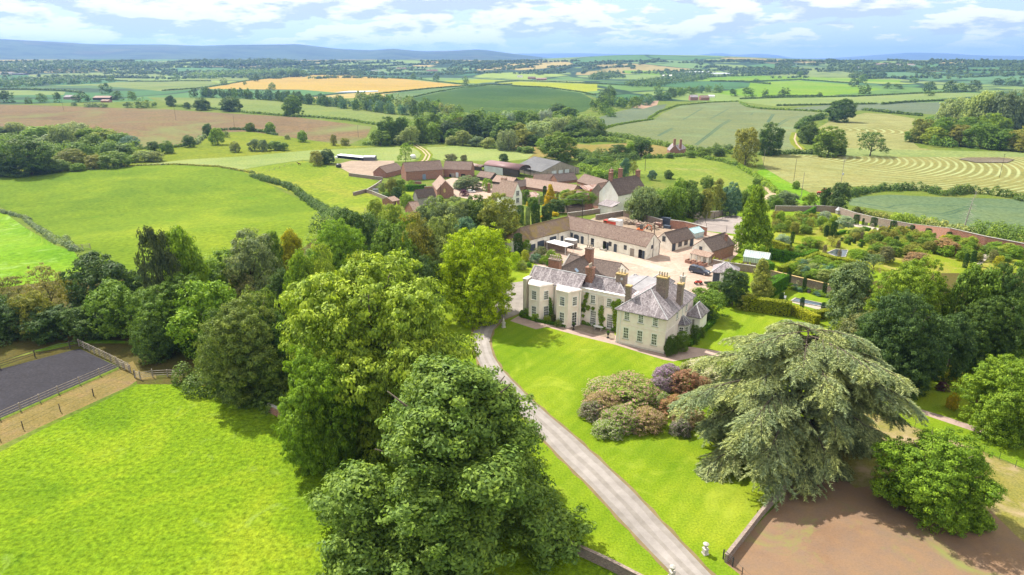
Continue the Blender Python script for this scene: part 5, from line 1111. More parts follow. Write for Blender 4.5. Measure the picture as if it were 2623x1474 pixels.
# ---- clipped garden hedges (feet traced on the lawn)
hedge(ks(H2,(1258,1262),(1600,930)),.7,.95,'hedge','low clipped green hedge along the lawn right of the white house')
hedge([H1(325,1030),H1(560,1110),H1(1030,1200)],.45,.55,'hedge','low clipped box edging in front of the left bays')
hedge([H1(1032,1192),H1(1055,1150)],.45,.55,'hedge','short return of the low box edging by the french door')
hedge([H1(328,1015),H1(345,975)],.45,.55,'hedge','short return of the low box edging by the forecourt')
hedge(ks(GA,(255,1225),(500,1260),(740,1290)),1.8,2.9,'hedgey','thick golden topped hedge closing the right hand lawn',ls=.16)
hedge(ks(GA,(470,1100),(700,960)),1.6,3.3,'hedge','tall dark green wedge shaped hedge behind the white bench',ls=.15)
hedge(ks(GA,(470,1010),(640,930)),1.3,2.6,'hedge','clipped hedge behind the golden conifer',ls=.15)
hedge(ks(GA,(560,600),(760,640),(900,665)),1.5,2.8,'hedge','long beech hedge between greenhouse lawn and walled garden',ls=.16)
hedge(ks(GA,(905,660),(1090,590)),1.4,2.4,'hedge','beech hedge running back toward the square pond',ls=.16)
hedge(ks(GA,(670,800),(920,690)),1.4,2.2,'hedgey','yellow topped hedge beside the small vegetable lawn',ls=.16)
hedge(ks(GA,(930,690),(1105,610)),1.4,2.2,'hedgey','yellow topped hedge below the square pond hedge',ls=.16)
hedge(ks(GA,(1120,620),(1400,680),(1700,730)),1.5,2.0,'hedgey','long flat topped yellow hedge in front of the square pond',ls=.17)
hedge(ks(GA,(500,420),(740,500)),1.3,1.9,'hedgey','flat hedge by the tall pyramid tree',ls=.16)
hedge(ks(GA,(845,1290),(1090,1400)),1.5,1.9,'yellow','yellow clipped hedge right above the cedar',ls=.15)
hedge(ks(GA,(1090,1340),(1330,1310)),1.4,1.7,'hedgey','orange tinged hedge below the long pool',ls=.15)
hedge(ks(GA,(720,110),(1090,20)),1.0,2.6,'hedge','raised vine covered hedge at the top of the walled garden',ls=.2)
hedge(ks(GA,(480,780),(530,820)),1.5,3.4,'hedge','tall clipped block of hedge behind the golden conifer tip',ls=.15)
hedge(ks(FA,(735,715),(1050,705)),2.0,3.0,'hedge','clipped dark hedge of the farm garden',ls=.3)
for a,b in (((850,490),(975,440)),((1380,300),(1460,275)),((1700,230),(1760,245))): hedge(ks(GA,a,b),.8,.8,'hedge','low box hedge in the walled garden',ls=.16,group='low box hedges of the walled garden')
# ---- field hedgerows
HR=[ # points, width, height, colour, label
([(-60,520),(0,543),(63,559),(119,598),(177,631),(196,645)],2.2,1.3,'grey','rough low hedge between the two left pastures'),
([(650,452),(663,459),(700,470),(742,480),(775,505),(800,521),(835,545),(862,556)],4.0,2.8,'dark','thick dark hedge between hill pasture and farm paddock'),
([(-50,452),(120,443),(250,433),(350,425),(450,422),(560,428),(645,443)],1.6,.8,'olive','thin ragged hedge along the crest of the hill pasture'),
(ks(C5,(860,536),(1000,543),(1220,567),(1450,587),(1560,590),(1760,608),(1910,632)),4,2.4,'mid','long hedge above the drilled brown field'),
(ks(L3,(1330,340),(1650,325),(1740,310)),3,2,'mid','short hedge at the foot of the drilled field'),
(ks(L3,(1830,300),(1930,225)),4,3,'grey','hedge piece climbing between two meadow trees'),
(ks(L3,(2080,165),(2220,158),(2350,165),(2500,185),(2600,210)),3,2.2,'dark','hedge along the head of the meadow'),
(ks(C5,(820,458),(1000,446),(1230,410),(1480,378)),3,2,'dark','dark hedge under the ripe barley field'),
(ks(C5,(650,412),(900,410),(1060,410)),3,2,'dark','far hedge left of the barley'),
(ks(C5,(1500,373),(1800,385),(2100,400),(2350,428)),3,2,'dark','far hedge behind the barley'),
(ks(C5,(1890,475),(2180,445),(2400,430),(2576,425)),3,2,'dark','dark hedge between the barley and the teal field'),
(ks(C5,(2030,502),(2190,465),(2330,442),(2440,432)),3,1.6,'dark','thin hedge between teal and dark green fields'),
([(1311,221),(1400,225),(1489,237),(1525,245)],3,2,'dark','dark hedge under the bright yellow field'),
([(1270,212),(1330,208),(1450,212),(1590,219),(1670,221)],3,2,'dark','hedge behind the bright yellow field'),
([(1459,358),(1500,352),(1535,346),(1600,354),(1668,367),(1720,378),(1769,387),(1830,392),(1900,396)],5,3.6,'mid','tall hedge along the foot of the blue green wheat'),
(ks(C6,(420,662),(520,632),(640,612),(712,603)),3,1.8,'mid','curved hedge at the left of the wheat'),
(ks(C6,(690,597),(740,565),(830,533),(1000,517),(1140,512)),3,1.8,'mid','curved hedge over the top of the wheat'),
(ks(C6,(1150,520),(1190,540),(1260,550),(1400,556),(1580,565)),4,2.4,'mid','hedge at the right shoulder of the wheat'),
(ks(C6,(1770,556),(1900,570),(2060,585)),5,3.4,'dark','hedge of dark bushes above the upper mown field'),
(ks(C6,(1330,534),(1560,530),(1830,525)),4,2.4,'dark','dark far hedge above the grey wheat'),
(ks(C6,(1860,527),(2010,515),(2210,508)),4,2.8,'dark','dark far hedge at the right of the grey wheat'),
(ks(C6,(1150,500),(1350,493),(1580,490),(1820,483),(2080,470),(2330,462)),4,2.2,'dark','long dark hedge above the pale ley'),
(ks(C6,(1440,650),(1480,615),(1570,595)),7,5.5,'dark','big overgrown hedge beside the green track'),
([(1962,396),(2010,395),(2060,394),(2100,396)],5,3.2,'dark','low dark hedge between wheat and the lower mown field'),
(ks(M5,(330,245),(560,235),(800,212),(850,225)),4,2.6,'mid','hedge below the red brick lodge'),
(ks(M5,(860,225),(960,255),(1100,280),(1230,320)),4,2.2,'mid','hedge from the lodge towards the tall ash'),
(ks(M5,(1230,325),(1330,380),(1420,440),(1520,520),(1640,600)),4,2.0,'fresh','sloping green hedge along the farm track'),
([(2173,503),(2215,494),(2259,488),(2310,486),(2366,488),(2409,501)],5,3.6,'dark','dark hedge between mown field and deep green wheat'),
([(2435,500),(2480,494),(2524,497),(2570,504),(2630,514)],6,4.2,'dark','dark bushy hedge at the right of the deep green wheat'),
(ks(GB,(20,250),(300,290),(580,340)),3,2.4,'olive','rough scrub outside the far end of the garden wall'),
(ks(GB,(620,360),(800,375),(1080,400)),5,3.6,'fresh','bright green shrubbery outside the garden wall'),
(ks(GB,(1080,410),(1400,480),(1750,560)),4,2.6,'pale','pale scrub outside the garden wall'),
(ks(GB,(1760,560),(1950,580),(2200,640),(2480,690)),7,5.5,'mid','tall scrub outside the right end of the garden wall'),
(ks(C5,(0,452),(150,452),(330,460),(420,470)),4,3,'dark','dark hedge at the far left beyond the drilled field'),
(ks(C5,(130,400),(400,395),(640,410)),4,2.5,'dark','far left hedge under the pale ley'),
(ks(C6,(430,670),(520,700),(620,716),(700,722))[:0] or ks(C6,(1200,412),(1450,402),(1700,420)),3,2.2,'dark','hedge between the two bright pastures'),
(ks(C6,(1260,490),(1400,487),(1560,485)),4,2.6,'dark','hedge under the bright pasture'),
(ks(C6,(1000,410),(1160,412),(1300,425)),5,3.4,'dark','bushy hedge left of the bright pasture'),
(ks(L3,(430,300),(480,315),(545,325)),4,2.5,'pale','pale bush line in the left valley'),
(ks(M4,(120,560),(330,560),(480,545)),3,2.4,'mid','low bushes at the edge of the root crop'),
(ks(M4,(1310,560),(1420,600),(1520,600)),3,2,'mid','low bushes under the pale willow'),
(ks(M4,(2060,520),(2200,540),(2330,520),(2560,540)),6,4,'mid','broad scrub hedge beside the great round oak'),
(ks(M4,(1560,610),(1700,615)),4,3,'dark','dark bushes in the dry meadow'),
(ks(FB,(1310,260),(1600,330),(1760,400)),6,4.0,'fresh','scrub behind the horseshoe of farm roofs'),
(ks(FB,(1500,650),(1640,640),(1760,650)),4,2.2,'mid','green border of the cottage garden'),
(ks(FB,(1540,690),(1640,740),(1700,760)),4,1.6,'lime','yellow green border beside the lane wall'),
(ks(M5,(1000,110+60),(1150,190)),6,5,'dark','dark hedge between lodge and tall ash'),
]
for pts,w,h,c,l in HR: hedgerow(pts,w,h,c,l)
hedgerow(ks(L1,(-300,1270),(0,1235),(300,1170),(600,1090),(860,1050)),6,4,'deep','dark undergrowth along the wood edge above the riding arena',ls=.2)
hedgerow([(480,985),(560,1000),(640,1010),(700,1040)],5,3.5,'dark','dark undergrowth along the foot of the wood above the paddock',ls=.2)
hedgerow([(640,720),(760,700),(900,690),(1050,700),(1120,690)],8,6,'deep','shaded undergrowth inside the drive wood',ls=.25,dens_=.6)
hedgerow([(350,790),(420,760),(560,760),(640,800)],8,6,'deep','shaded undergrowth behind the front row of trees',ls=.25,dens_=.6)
hedgerow([(820,590),(900,600),(1000,610),(1130,600)],8,6,'dark','green undergrowth at the farm end of the wood',ls=.3,dens_=.6)
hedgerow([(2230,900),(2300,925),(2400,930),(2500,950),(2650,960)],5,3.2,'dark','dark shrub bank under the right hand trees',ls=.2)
hedgerow(ks(GA,(0,1040),(100,1060),(200,1100)),3,1.6,'mid','low shrubs under the dark conical evergreen',ls=.15)
# ---- walls
wallrun([(2085,541),(2143,545),(2187,560),(2235,572),(2290,583),(2337,592)],2.6,.4,M_OLDB,'old brick garden wall at the far side of the walled garden')
wallrun([(2337,595),(2430,612),(2520,634),(2610,652),(2720,676)],3.1,.45,M_BRICK,'taller red brick garden wall at the right with a pale stone coping')
wallrun([(1985,540),(2040,541),(2085,541)],2.2,.4,M_OLDB,'brick wall behind the raised vine hedge')
wallrun(ks(GA,(540,835),(740,885),(980,945),(1210,1000),(1340,1040)),1.9,.4,M_OLDB,'brick wall behind the flower border and columnar yews',cope=M_LICH)
wallrun(ks(YD,(1710,915),(1900,955),(2300,1010),(2420,1030)),1.7,.4,M_OLDB,'brick wall with leafy top beside the courtyard')
hedgerow([YD(1715,905),YD(1900,948),YD(2300,1000)],.8,1.0,'hedgey','climber spilling over the courtyard wall',ls=.14); bpy.context.scene.collection.objects[-1].location.z=1.35
wallrun(ks(YD,(1005,290),(1240,320),(1400,360),(1600,420)),2.6,.4,M_BRICK,'red brick wall behind the garage')
wallrun(ks(YD,(-220,150),(60,105),(240,75)),1.5,.4,M_OLDB,'mossy wall between the lane and the back yard')
wallrun(ks(YD,(240,95),(560,165),(870,255)),2.0,.5,M_OLDB,'high old wall behind the log piles')
wallrun(ks(YD,(860,130),(1300,110),(1930,60)),1.6,.4,M_OLDB,'shaded wall behind the tennis court')
wallrun(ks(KS,(1320,230),(1640,190),(2030,130)),1.4,.4,M_OLDB,'old wall beside the lane verge')
wallrun(ks(FB,(1505,830),(1640,860),(1770,900),(1870,905)),1.8,.35,M_BRICK,'red brick wall along the cottage lane')
wallrun(ks(KS,(400,905),(430,880),(600,870),(860,905),(1120,975),(1300,1020)),1.9,.4,M_OLDB,'curved stone wall of the courtyard garden')
wallrun(ks(FA,(-250,800),(-20,740),(100,775),(230,830),(390,890)),1.6,.4,M_OLDB,'stone wall round the farm garden')
wallrun(ks(FA,(-10,740),(60,700),(160,640),(270,560)),1.4,.35,M_OLDB,'wall at the left of the farm garden')
wallrun(ks(FA,(-330,440),(-100,470),(60,490),(290,520)),1.7,.35,M_OLDB,'long grey wall at the foot of the farmyard')
wallrun(ks(FA,(850,600),(1000,600)),1.8,.35,M_BRICK,'short brick wall before the long barn')
wallrun(ks(FA,(1055,720),(1260,715)),2.4,.35,M_BRICK,'curved brick wall at the gabled barn house')
wallrun([(690,1055),(715,1068),(742,1085)],1.3,.35,M_BRICK,'low brick retaining wall under the lime tree')
wallrun([(1392,1376),(1440,1402),(1500,1430),(1560,1458),(1640,1500),(1700,1530)],1.15,.26,M_OLDB,'low brown garden wall at the bottom of the lawn',cope=M_OLDB)
wallrun([(1858,1442),(1905,1382),(1945,1330),(1985,1285),(2010,1262),(2050,1190)],.95,.26,M_OLDB,'low brick wall between the lawn and the bare paddock',cope=M_OLDB)
# ---- fences
fence([(-300,1208),(0,1076),(150,1009),(305,942)],2.6,1.35,(.45,.85,1.25),'post and rail fence on the near side of the riding arena')
fence([(305,942),(335,955)],1.5,1.5,(.45,.85,1.25),'gate end of the arena fence')
fence([(331,951),(270,920),(203,888)],1.8,1.5,(.4,.75,1.1,1.4),'double railed fence at the right end of the arena')
fence([(203,888),(180,893),(90,915),(0,945),(-200,1005)],2.8,1.35,(.45,.85,1.25),'post and rail fence on the far side of the arena',mat=M_WOODD)
fence([(-200,1210),(0,1128),(60,1100),(155,1055),(240,1015),(345,968)],4.2,1.3,(1.25,.7),'wire fence with wooden posts along the paddock',pr=.06,rr=.012,mat=M_WOODD)
fence([(347,968),(360,972),(392,967)],1.6,1.5,(.3,.6,.9,1.2),'field gate between arena path and paddock')
fence([(392,967),(430,965),(470,966)],2.4,1.3,(.4,.8,1.2),'post and rail fence in the shade of the wood')
fence([(2183,1038),(2221,1052),(2300,1082),(2386,1113),(2481,1142),(2600,1198),(2700,1240)],1.9,1.15,(.35,.65,.95,1.12),'thin iron estate railing between path and bare paddock',mat=M_IRON,pr=.02,rr=.011,name='estate_railing')
fence([(1852,1432),(1876,1452)],1.6,1.2,(.2,.45,.7,.95,1.15),'dark metal gate at the corner of the bare paddock',mat=M_IRON,pr=.05,rr=.03,name='paddock_gate')
fence([(1876,1452),(1900,1476),(1960,1530)],1.6,1.1,(.5,1.0),'iron railing leading off the paddock gate',mat=M_IRON,pr=.03,rr=.014,name='estate_railing')
fence([(192,642),(232,638)],1.6,1.5,(.4,.75,1.1,1.45),'pale field gate between the left pastures',mat=M_WOOD,rr=.05)
fence([(935,542),(960,537),(988,531),(1010,528)],3,1.4,(.5,.9,1.3),'wooden fence across the farm paddock')
fence([(640,440),(662,447),(690,440),(730,428),(775,414)],6,1.3,(.6,1.1),'stock fence at the top of the farm paddock',rr=.02)
fence([(1785,577),(1850,562),(1890,553)],4,2.6,(2.5,),'tall netting posts of the tennis court',mat=M_IRON,pr=.04,rr=.02,name='court_fence')
fence([(1778,583),(1808,594),(1860,600)],4,2.6,(2.5,),'near netting posts of the tennis court',mat=M_IRON,pr=.04,rr=.02,name='court_fence')
# ------------------------------------------------------------------ far woods and hedgerow trees that read as a mass
def mass(name,label,spots,cols,ls,seed,kind='stuff',mm=26):
    rs=np.random.RandomState(seed); C=[];N=[];lc=[]
    for x,y,w,h in spots:
        z=terr(x,y); m=mm; e=sph(m,rs); e[:,2]=np.abs(e[:,2])*1.0
        C.append(np.array([x,y,z+h*.12])+e*np.array([w/2,w/2,h*.85])*(.8+.25*rs.rand(m,1))); N.append(e+np.array([0,0,.4])+rs.normal(size=(m,3))*.3); lc.append(np.full(m,rs.rand()))
    C=np.concatenate(C);N=np.concatenate(N)
    d=np.hypot(C[:,0],C[:,1]); me=cards(name,C,N,np.maximum(ls,d*.0012)*np.ones(len(C)),rs,LEAF,1.0,np.concatenate(lc)); o=link(name,me); o.color=lcol(cols,.02); return tag(o,label,'trees',None,kind)
def patch(P,n,w,h):
    Q=[gp(*p) for p in P]; xs=[q.x for q in Q];ys=[q.y for q in Q]; out=[]
    def ins(x,y):
        c=False
        for a,b in zip(Q,Q[1:]+Q[:1]):
            if (a.y>y)!=(b.y>y) and x<(b.x-a.x)*(y-a.y)/(b.y-a.y)+a.x: c=not c
        return c
    t=0
    while len(out)<n and t<n*30:
        t+=1; x=rnd.uniform(min(xs),max(xs)); y=rnd.uniform(min(ys),max(ys))
        if ins(x,y): out.append((x,y,w*rnd.uniform(.7,1.3),h*rnd.uniform(.7,1.2)))
    return out
mass('far_wood','light green wood far off left of the barley field',patch(ks(C5,(940,392),(1000,375),(1380,360),(1520,355),(1500,372),(1250,382),(1060,398)),260,16,15),'mid',1.2,1)
mass('far_wood','dark wood at the far left edge beyond the drilled field',patch(ks(C5,(-200,448),(-200,420),(150,405),(500,410),(520,418),(300,430),(100,445)),220,14,13),'dark',1.2,2)
mass('far_wood','dark conifer wood on the skyline left of centre',patch([(480,171),(560,163),(700,161),(790,165),(700,171),(560,173)],240,22,24),'deep',2,3)
mass('far_wood','long far wood at the left under the hills',patch([(-200,178),(0,172),(200,166),(400,166),(450,173),(200,178),(0,184)],300,22,18),'dark',2,4)
mass('far_wood','dark far wood in the middle distance right of centre',patch(ks(C6,(380,405),(420,375),(540,370),(570,395),(480,402)),110,15,15),'dark',1.2,5)
mass('far_wood','far wooded hollow behind the white industrial shed',patch(ks(C6,(560,430),(700,410),(820,380),(980,375),(1000,392),(900,415),(760,435),(640,445)),230,14,13),'dark',1.2,6)
mass('far_wood','dark far wood above the bright pasture on the right',patch(ks(C6,(1060,372),(1150,360),(1430,362),(1500,370),(1480,380),(1200,380)),160,16,14),'deep',1.5,7)
sp=[]
for i in range(300):
    v=157.5+rnd.random()**1.6*44; u=rnd.uniform(-300,2900); a=gp(u,v); r=a.length
    if r>9500: continue
    ang=rnd.choice((0.15,1.35))+rnd.uniform(-.25,.25); L=rnd.uniform(80,420); n=int(L/rnd.uniform(6,13)); big=rnd.random()<.3
    for k in range(n):
        t=(k/n-.5)*L; x=a.x+math.cos(ang)*t+rnd.uniform(-6,6)*(6 if big else 1); y=a.y+math.sin(ang)*t+rnd.uniform(-6,6)*(4 if big else 1)
        q=pj(x,y,terr(x,y))
        if math.hypot(x,y)<1500 : continue
        sp.append((x,y,rnd.uniform(8,15),rnd.uniform(4,11)))
mass('far_hedgerow_trees','far hedgerow trees and copses spread over the plain',sp,'dark',1.4,9)
print('far',len(sp))

mass('thicket','leafy understorey thicket filling the wood across the middle of the valley',patch(ks(M4,(170,570),(280,400),(500,340),(800,300),(1100,270),(1500,270),(1900,280),(2200,300),(2380,400),(2300,455),(2080,490),(1900,510),(1500,545),(1000,530),(600,550),(350,560)),300,9,8),'mid',.45,21,mm=110)
mass('thicket','leafy understorey thicket of the valley wood on the left',patch(ks(L3,(-300,560),(-300,180),(0,170),(300,160),(650,160),(900,190),(1230,260),(1300,320),(1240,400),(1100,470),(800,520),(400,550),(0,575)),260,9,6),'mid',.4,22,mm=110)
mass('thicket','leafy understorey thicket of the right hand wood',patch([(2320,372),(2340,320),(2440,290),(2640,290),(2640,392),(2500,386),(2400,378)],120,9,8),'mid',.4,23,mm=110)
mass('thicket','scrub and young trees along the stream beyond the farm barns',patch(ks(FB,(1330,240),(1450,150),(1700,190),(1900,170),(2050,250),(2000,330),(1800,380),(1650,340),(1450,290)),60,6,4.5),'mid',.35,24,mm=110)
mass('thicket','scrub between the sunny meadow and the wheat hedge',patch(ks(FB,(1250,60),(1400,20),(1700,60),(1900,60),(2100,40),(2250,110),(1900,150),(1500,150),(1300,130)),70,7,5),'dark',.35,25,mm=110)
mass('thicket','bushy growth behind the tennis court and the old wall',patch([(1600,545),(1640,500),(1720,500),(1800,500),(1900,500),(1930,530),(1880,548),(1760,556),(1640,556)],50,6,5),'mid',.3,26,mm=130)
mass('thicket','leafy undergrowth inside the drive wood',patch([(280,760),(480,700),(640,690),(760,640),(900,600),(1080,560),(1130,640),(1000,690),(900,700),(700,800),(500,860),(330,850)],150,6,5),'mid',.25,27,mm=150)
# ------------------------------------------------------------------ the cedar
def cedar():
    base=gp(2022,1150); rs=np.random.RandomState(8); H=18.6
    e=empty('cedar_tree',base,0,'huge spreading grey green cedar with flat drooping boughs on the lawn','tree'); e.scale=(.93,.93,.97)
    tr=MB(); tr.tube([(0,0,-.3),(.1,0,2),(.3,.2,7),(.2,.5,12),(.6,.8,H-.6)],[.95,.75,.55,.3,.06],12)
    P=[];T=[];LC=[];core=[]
    def spray(o,d,L,c):
        """feathery strand: twigs in pairs along a drooping line"""
        n=9; p=np.array(o,float); d=np.array(d,float); st=L/n
        for k in range(n):
            d=d+np.array([0,0,-.075]); d/=np.linalg.norm(d); p=p+d*st
            side=np.cross(d,[0,0,1.]); side/=max(1e-6,np.linalg.norm(side))
            tl=.34*(1-k/n*.6)
            for s in (-1,1):
                v=d*.75+side*s*(.75+.3*rs.rand())+np.array([0,0,.12*rs.randn()])
                P.append(p+v*tl*.45); T.append(v); LC.append(c)
            P.append(p.copy()); T.append(d.copy()); LC.append(c)
    nl=62
    for i in range(nl):
        f=(i+.5)/nl; z=1.6+(H-2.0)*f**.92; a=i*2.39996+rs.rand()*.5
        R=(15.2*(1-f**3.2*.50))*(.66+.5*rs.rand())
        # asymmetric: longest boughs to the left and right of the view, shorter at the back
        R*=.95*(.80+.24*abs(math.cos(a)))*(.74 if math.cos(a)>.15 and f<.62 else 1.0)*(1.0 if math.sin(a)<.3 else .88)
        rise=.26 if f<.7 else .10; pts=[]; dx,dy=math.cos(a),math.sin(a)
        for k in range(9):
            t=k/8; pts.append(np.array([dx*R*t+.2,dy*R*t+.3,z+R*(rise*t-(rise+.13)*t*t)]))
        tr.tube([tuple(p) for p in pts],[.26*(1-.92*k/8)*(1.15-f*.95)+.015 for k in range(9)],5)
        nb=int(7+R*.95)
        for j in range(nb):
            t=(.30 if f<.7 else .10)+(.70 if f<.7 else .90)*(j+.5)/nb; k=min(7,int(t*8)); w=t*8-k; o=pts[k]*(1-w)+pts[min(8,k+1)]*w
            d=pts[min(8,k+1)]-pts[k]; d/=np.linalg.norm(d); s=1 if j%2 else -1
            ang=(.95-.55*t)*s*(.7+.6*rs.rand()); bd=np.array([d[0]*math.cos(ang)-d[1]*math.sin(ang),d[0]*math.sin(ang)+d[1]*math.cos(ang),d[2]-.10+.12*rs.randn()])
            L=(1.3+R*.20)*(1.2-.62*t)*(.7+.5*rs.rand()); c=rs.rand()
            q=o.copy(); m=int(L/.56)+2; bdir=bd/np.linalg.norm(bd)
            tr.tube([tuple(o),tuple(o+bdir*L)],[.05,.015],3)
            for x in range(m):
                bdir=bdir+np.array([0,0,-.03]); q=q+bdir*L/m
                for s2 in (-1,1):
                    an2=s2*(.45+.5*rs.rand()); sd_=np.array([bdir[0]*math.cos(an2)-bdir[1]*math.sin(an2),bdir[0]*math.sin(an2)+bdir[1]*math.cos(an2),-.10-.22*rs.rand()]); spray(q,sd_,(1.0+1.3*rs.rand())*(1.1-.3*x/m),c)
    P=np.array(P);T=np.array(T);N=rs.normal(size=P.shape)*.45+np.array([0,0,1.0])
    me=cards('crown',P,N,.135,rs,NEEDLE,2.2,np.array(LC),T,None,.42); o=link('crown',me,e); o.color=lcol('cedar',.02)
    tr.obj('trunk',BARK,e,True); print('cedar',len(P))
cedar()
# ------------------------------------------------------------------ rhododendrons
def variant(src,mat,name='crown'):
    m=src.copy(); m.materials.clear(); m.materials.append(mat); m.name=name; return m
FL={'pink':leafmat('flower_pink',(.50,.27,.32),.30,.25),'purple':leafmat('flower_purple',(.46,.27,.47),.52,.25),'orange':leafmat('flower_orange',(.46,.20,.14),.5,.25),'rose':leafmat('flower_rose',(.48,.28,.24),.36,.25),'cream':leafmat('flower_cream',(.66,.60,.44),.5,.25),'white':leafmat('flower_white',(.62,.5,.5),.22,.25),'mauve':leafmat('flower_mauve',(.40,.27,.32),.36,.25)}
RM={(k,i):variant(PR['nbush'][i][0],m,'crown') for k,m in FL.items() for i in (0,1)}
def rhodo(u,vt,w,h,fl,col,label,sx=1.0,name='rhododendron'):
    p=gp(u,vt,h); wm=w*depth(p)/F; o=link(name,RM[(fl,rnd.randrange(2))]); o.location=(p.x,p.y,p.z-.1); o.scale=(wm,wm*sx,h*1.05); o.rotation_euler=(0,0,rnd.uniform(-.4,.4)); o.color=lcol(col,.04); return tag(o,label,'shrub')
for a in [(1598,970,205,3.7,'rose','fresh','largest green and pink rhododendron mound forming the body of the left clump'),(1560,968,120,3.4,'white','lime','green topped rhododendron mound at the back of the left clump'),(1620,962,60,3.0,'mauve','mid','dark rhododendron at the top right of the left clump'),(1545,1005,110,3.4,'rose','olive','greyish rhododendron forming the left end of the left clump'),(1625,985,130,3.6,'rose','fresh','wide brownish green rhododendron in the middle of the left clump'),
   (1520,1025,75,2.8,'mauve','mid','rhododendron with mauve flowers at the lower left of the clump'),(1590,1045,120,3.0,'pink','fresh','pink flowered rhododendron at the front of the left clump'),(1655,1050,110,2.8,'rose','olive','dark mauve rhododendron at the right foot of the left clump'),(1560,1075,90,2.2,'white','fresh','white and pink flowered rhododendron lowest in the left clump'),
   (1712,932,85,4.0,'purple','grey','bright purple rhododendron in the right clump'),(1690,965,55,3.2,'purple','grey','lilac rhododendron at the left side of the right clump'),(1758,946,90,4.0,'orange','rust','orange red azalea mound in the right clump'),(1800,965,60,3.4,'orange','rust','rusty red azalea beside the cedar boughs'),(1730,1015,90,3.0,'orange','olive','rose tinted rhododendron below the orange azalea'),(1765,1040,90,2.8,'rose','olive','brownish pink rhododendron between the clumps and the cedar'),
   (1700,1005,50,3.0,'white','fresh','green rhododendron below the lilac one'),(1745,1075,60,2.2,'mauve','dark','dark low rhododendron under the cedar tips'),(1800,918,90,2.6,'cream','lime','cream flowered azalea behind the orange one'),(1835,940,80,2.4,'cream','lime','pale cream azalea closest to the gravel path'),(1765,925,50,2.0,'white','lime','green and white azalea at the lawn edge'),
   (2240,985,80,1.6,'mauve','dark','low dark shrub by the path right of the cedar')]: rhodo(*a)
# ------------------------------------------------------------------ walled garden planting
def sc(P,n,wm,h,kinds,cols,label,group,name='shrub',cat='shrub'):
    for i,(x,y,w,hh) in enumerate(patch(P,n,1,1)):
        k=rnd.choice(kinds); hh=h*rnd.uniform(.7,1.25); plant(k,(x,y,terr(x,y)),wm*rnd.uniform(.75,1.3),hh,rnd.choice(cols),name,label,cat,group,None,PR[k][0][1] is not None)
sc(ks(GA,(550,180),(640,100),(900,80),(1200,130),(1350,200),(1300,300),(1100,320),(850,300),(650,260)),60,3.6,3.0,['mid','round','bush','thin'],['fresh','lime','mid','olive'],'small fruit tree in the upper orchard of the walled garden','orchard trees of the walled garden','fruit_tree','tree')
sc(ks(GA,(780,700),(960,690),(1120,640),(1400,720),(1500,780),(1400,880),(1250,900),(1000,860),(800,800)),64,2.9,2.5,['bush','mid','round'],['mid','fresh','bluegr','pale','lime','dark'],'mixed leafy shrub in the border behind the columnar yews','shrubs behind the columnar yews')
sc(ks(GA,(780,930),(950,960),(1250,1040),(1250,1080),(1000,1020),(770,980)),34,1.5,.9,['bush'],['mid','bluegr','fresh'],'low green plant of the long flower border','plants of the long flower border','border_plant','plant')
sc(ks(GA,(1450,330),(1600,230),(1750,300),(1500,420)),8,3.0,2.0,['thin','bush'],['olive','mid','pale'],'small spreading tree between the ponds','small trees between the ponds','fruit_tree','tree')
sc(ks(GA,(980,420),(1150,380),(1250,470),(1050,500)),6,3.6,2.2,['thin','mid'],['fresh','olive'],'small spreading tree left of the square pond','small trees left of the square pond','fruit_tree','tree')
sc(ks(GA,(1480,560),(1700,520),(1900,560),(1900,650),(1650,640)),20,2.8,2.0,['bush','mid'],['mid','olive','fresh'],'bushy shrub right of the square pond','shrubs right of the square pond')
sc(ks(GB,(260,650),(600,560),(1100,640),(1250,760),(1000,880),(620,900),(300,880)),60,3.6,3.0,['mid','round','thin'],['fresh','olive','mid','lime'],'fruit tree in the lower orchard of the walled garden','lower orchard trees','fruit_tree','tree')
sc(ks(GB,(500,440),(900,560),(1200,620),(1500,680),(1900,780),(1900,740),(1300,620),(900,520),(560,420)),60,1.7,1.6,['bush','mid'],['pale','silver','mid','gold'],'low plant in the border under the brick wall','border plants under the brick wall','border_plant','plant')
sc(ks(GB,(1950,760),(2200,700),(2467,780),(2467,900),(2200,950),(2000,900)),24,3.8,2.6,['mid','bush'],['fresh','mid','lime','olive'],'leafy shrub in the right corner of the walled garden','shrubs in the right corner of the walled garden')
sc(ks(GB,(1100,760),(1500,700),(1750,760),(1650,900),(1300,900)),26,3.6,3.0,['mid','thin'],['fresh','mid','lime'],'fruit tree above the broad bright green tree','fruit trees above the bright green tree','fruit_tree','tree')
sc(ks(GA,(1300,950),(1500,900),(1700,1000),(1500,1100)),8,3.5,2.8,['mid','bush'],['mid','grey'],'leafy shrub at the dark tree beyond the long pool','shrubs beyond the long pool')
for u,v,w,vb,k,c,l in [(2111,541,39,568,'round','silver','silver leaved pear, left of two by the garden wall'),(2162,552,47,585,'round','silver','silver leaved pear, right of two by the garden wall'),(2004,600,38,630,'round','silver','silver leaved pear beside the long beech hedge'),(2130,603,42,631,'thin','olive','spreading olive fruit tree by the twin yews'),
  (2422,612,62,650,'round','copper','coppery spreading tree in the lower orchard'),(2345,648,74,676,'mid','copper','low coppery tree above the broad bright green tree'),(2268,632,48,674,'mid','rust','brownish grey tree in the walled garden'),(2236,648,52,690,'thin','grey','grey open tree above the grey green tree'),(2540,640,30,672,'bush','rust','smoky brown shrub at the right of the walled garden'),(2557,655,26,680,'bush','yellow','yellow green shrub at the right of the walled garden'),(2045,640,26,655,'bush','mid','low shrub on the long hedge')]:
    tree(u,v,w,vb=vb,kind=k,col=c,label=l,name='ornamental_tree')
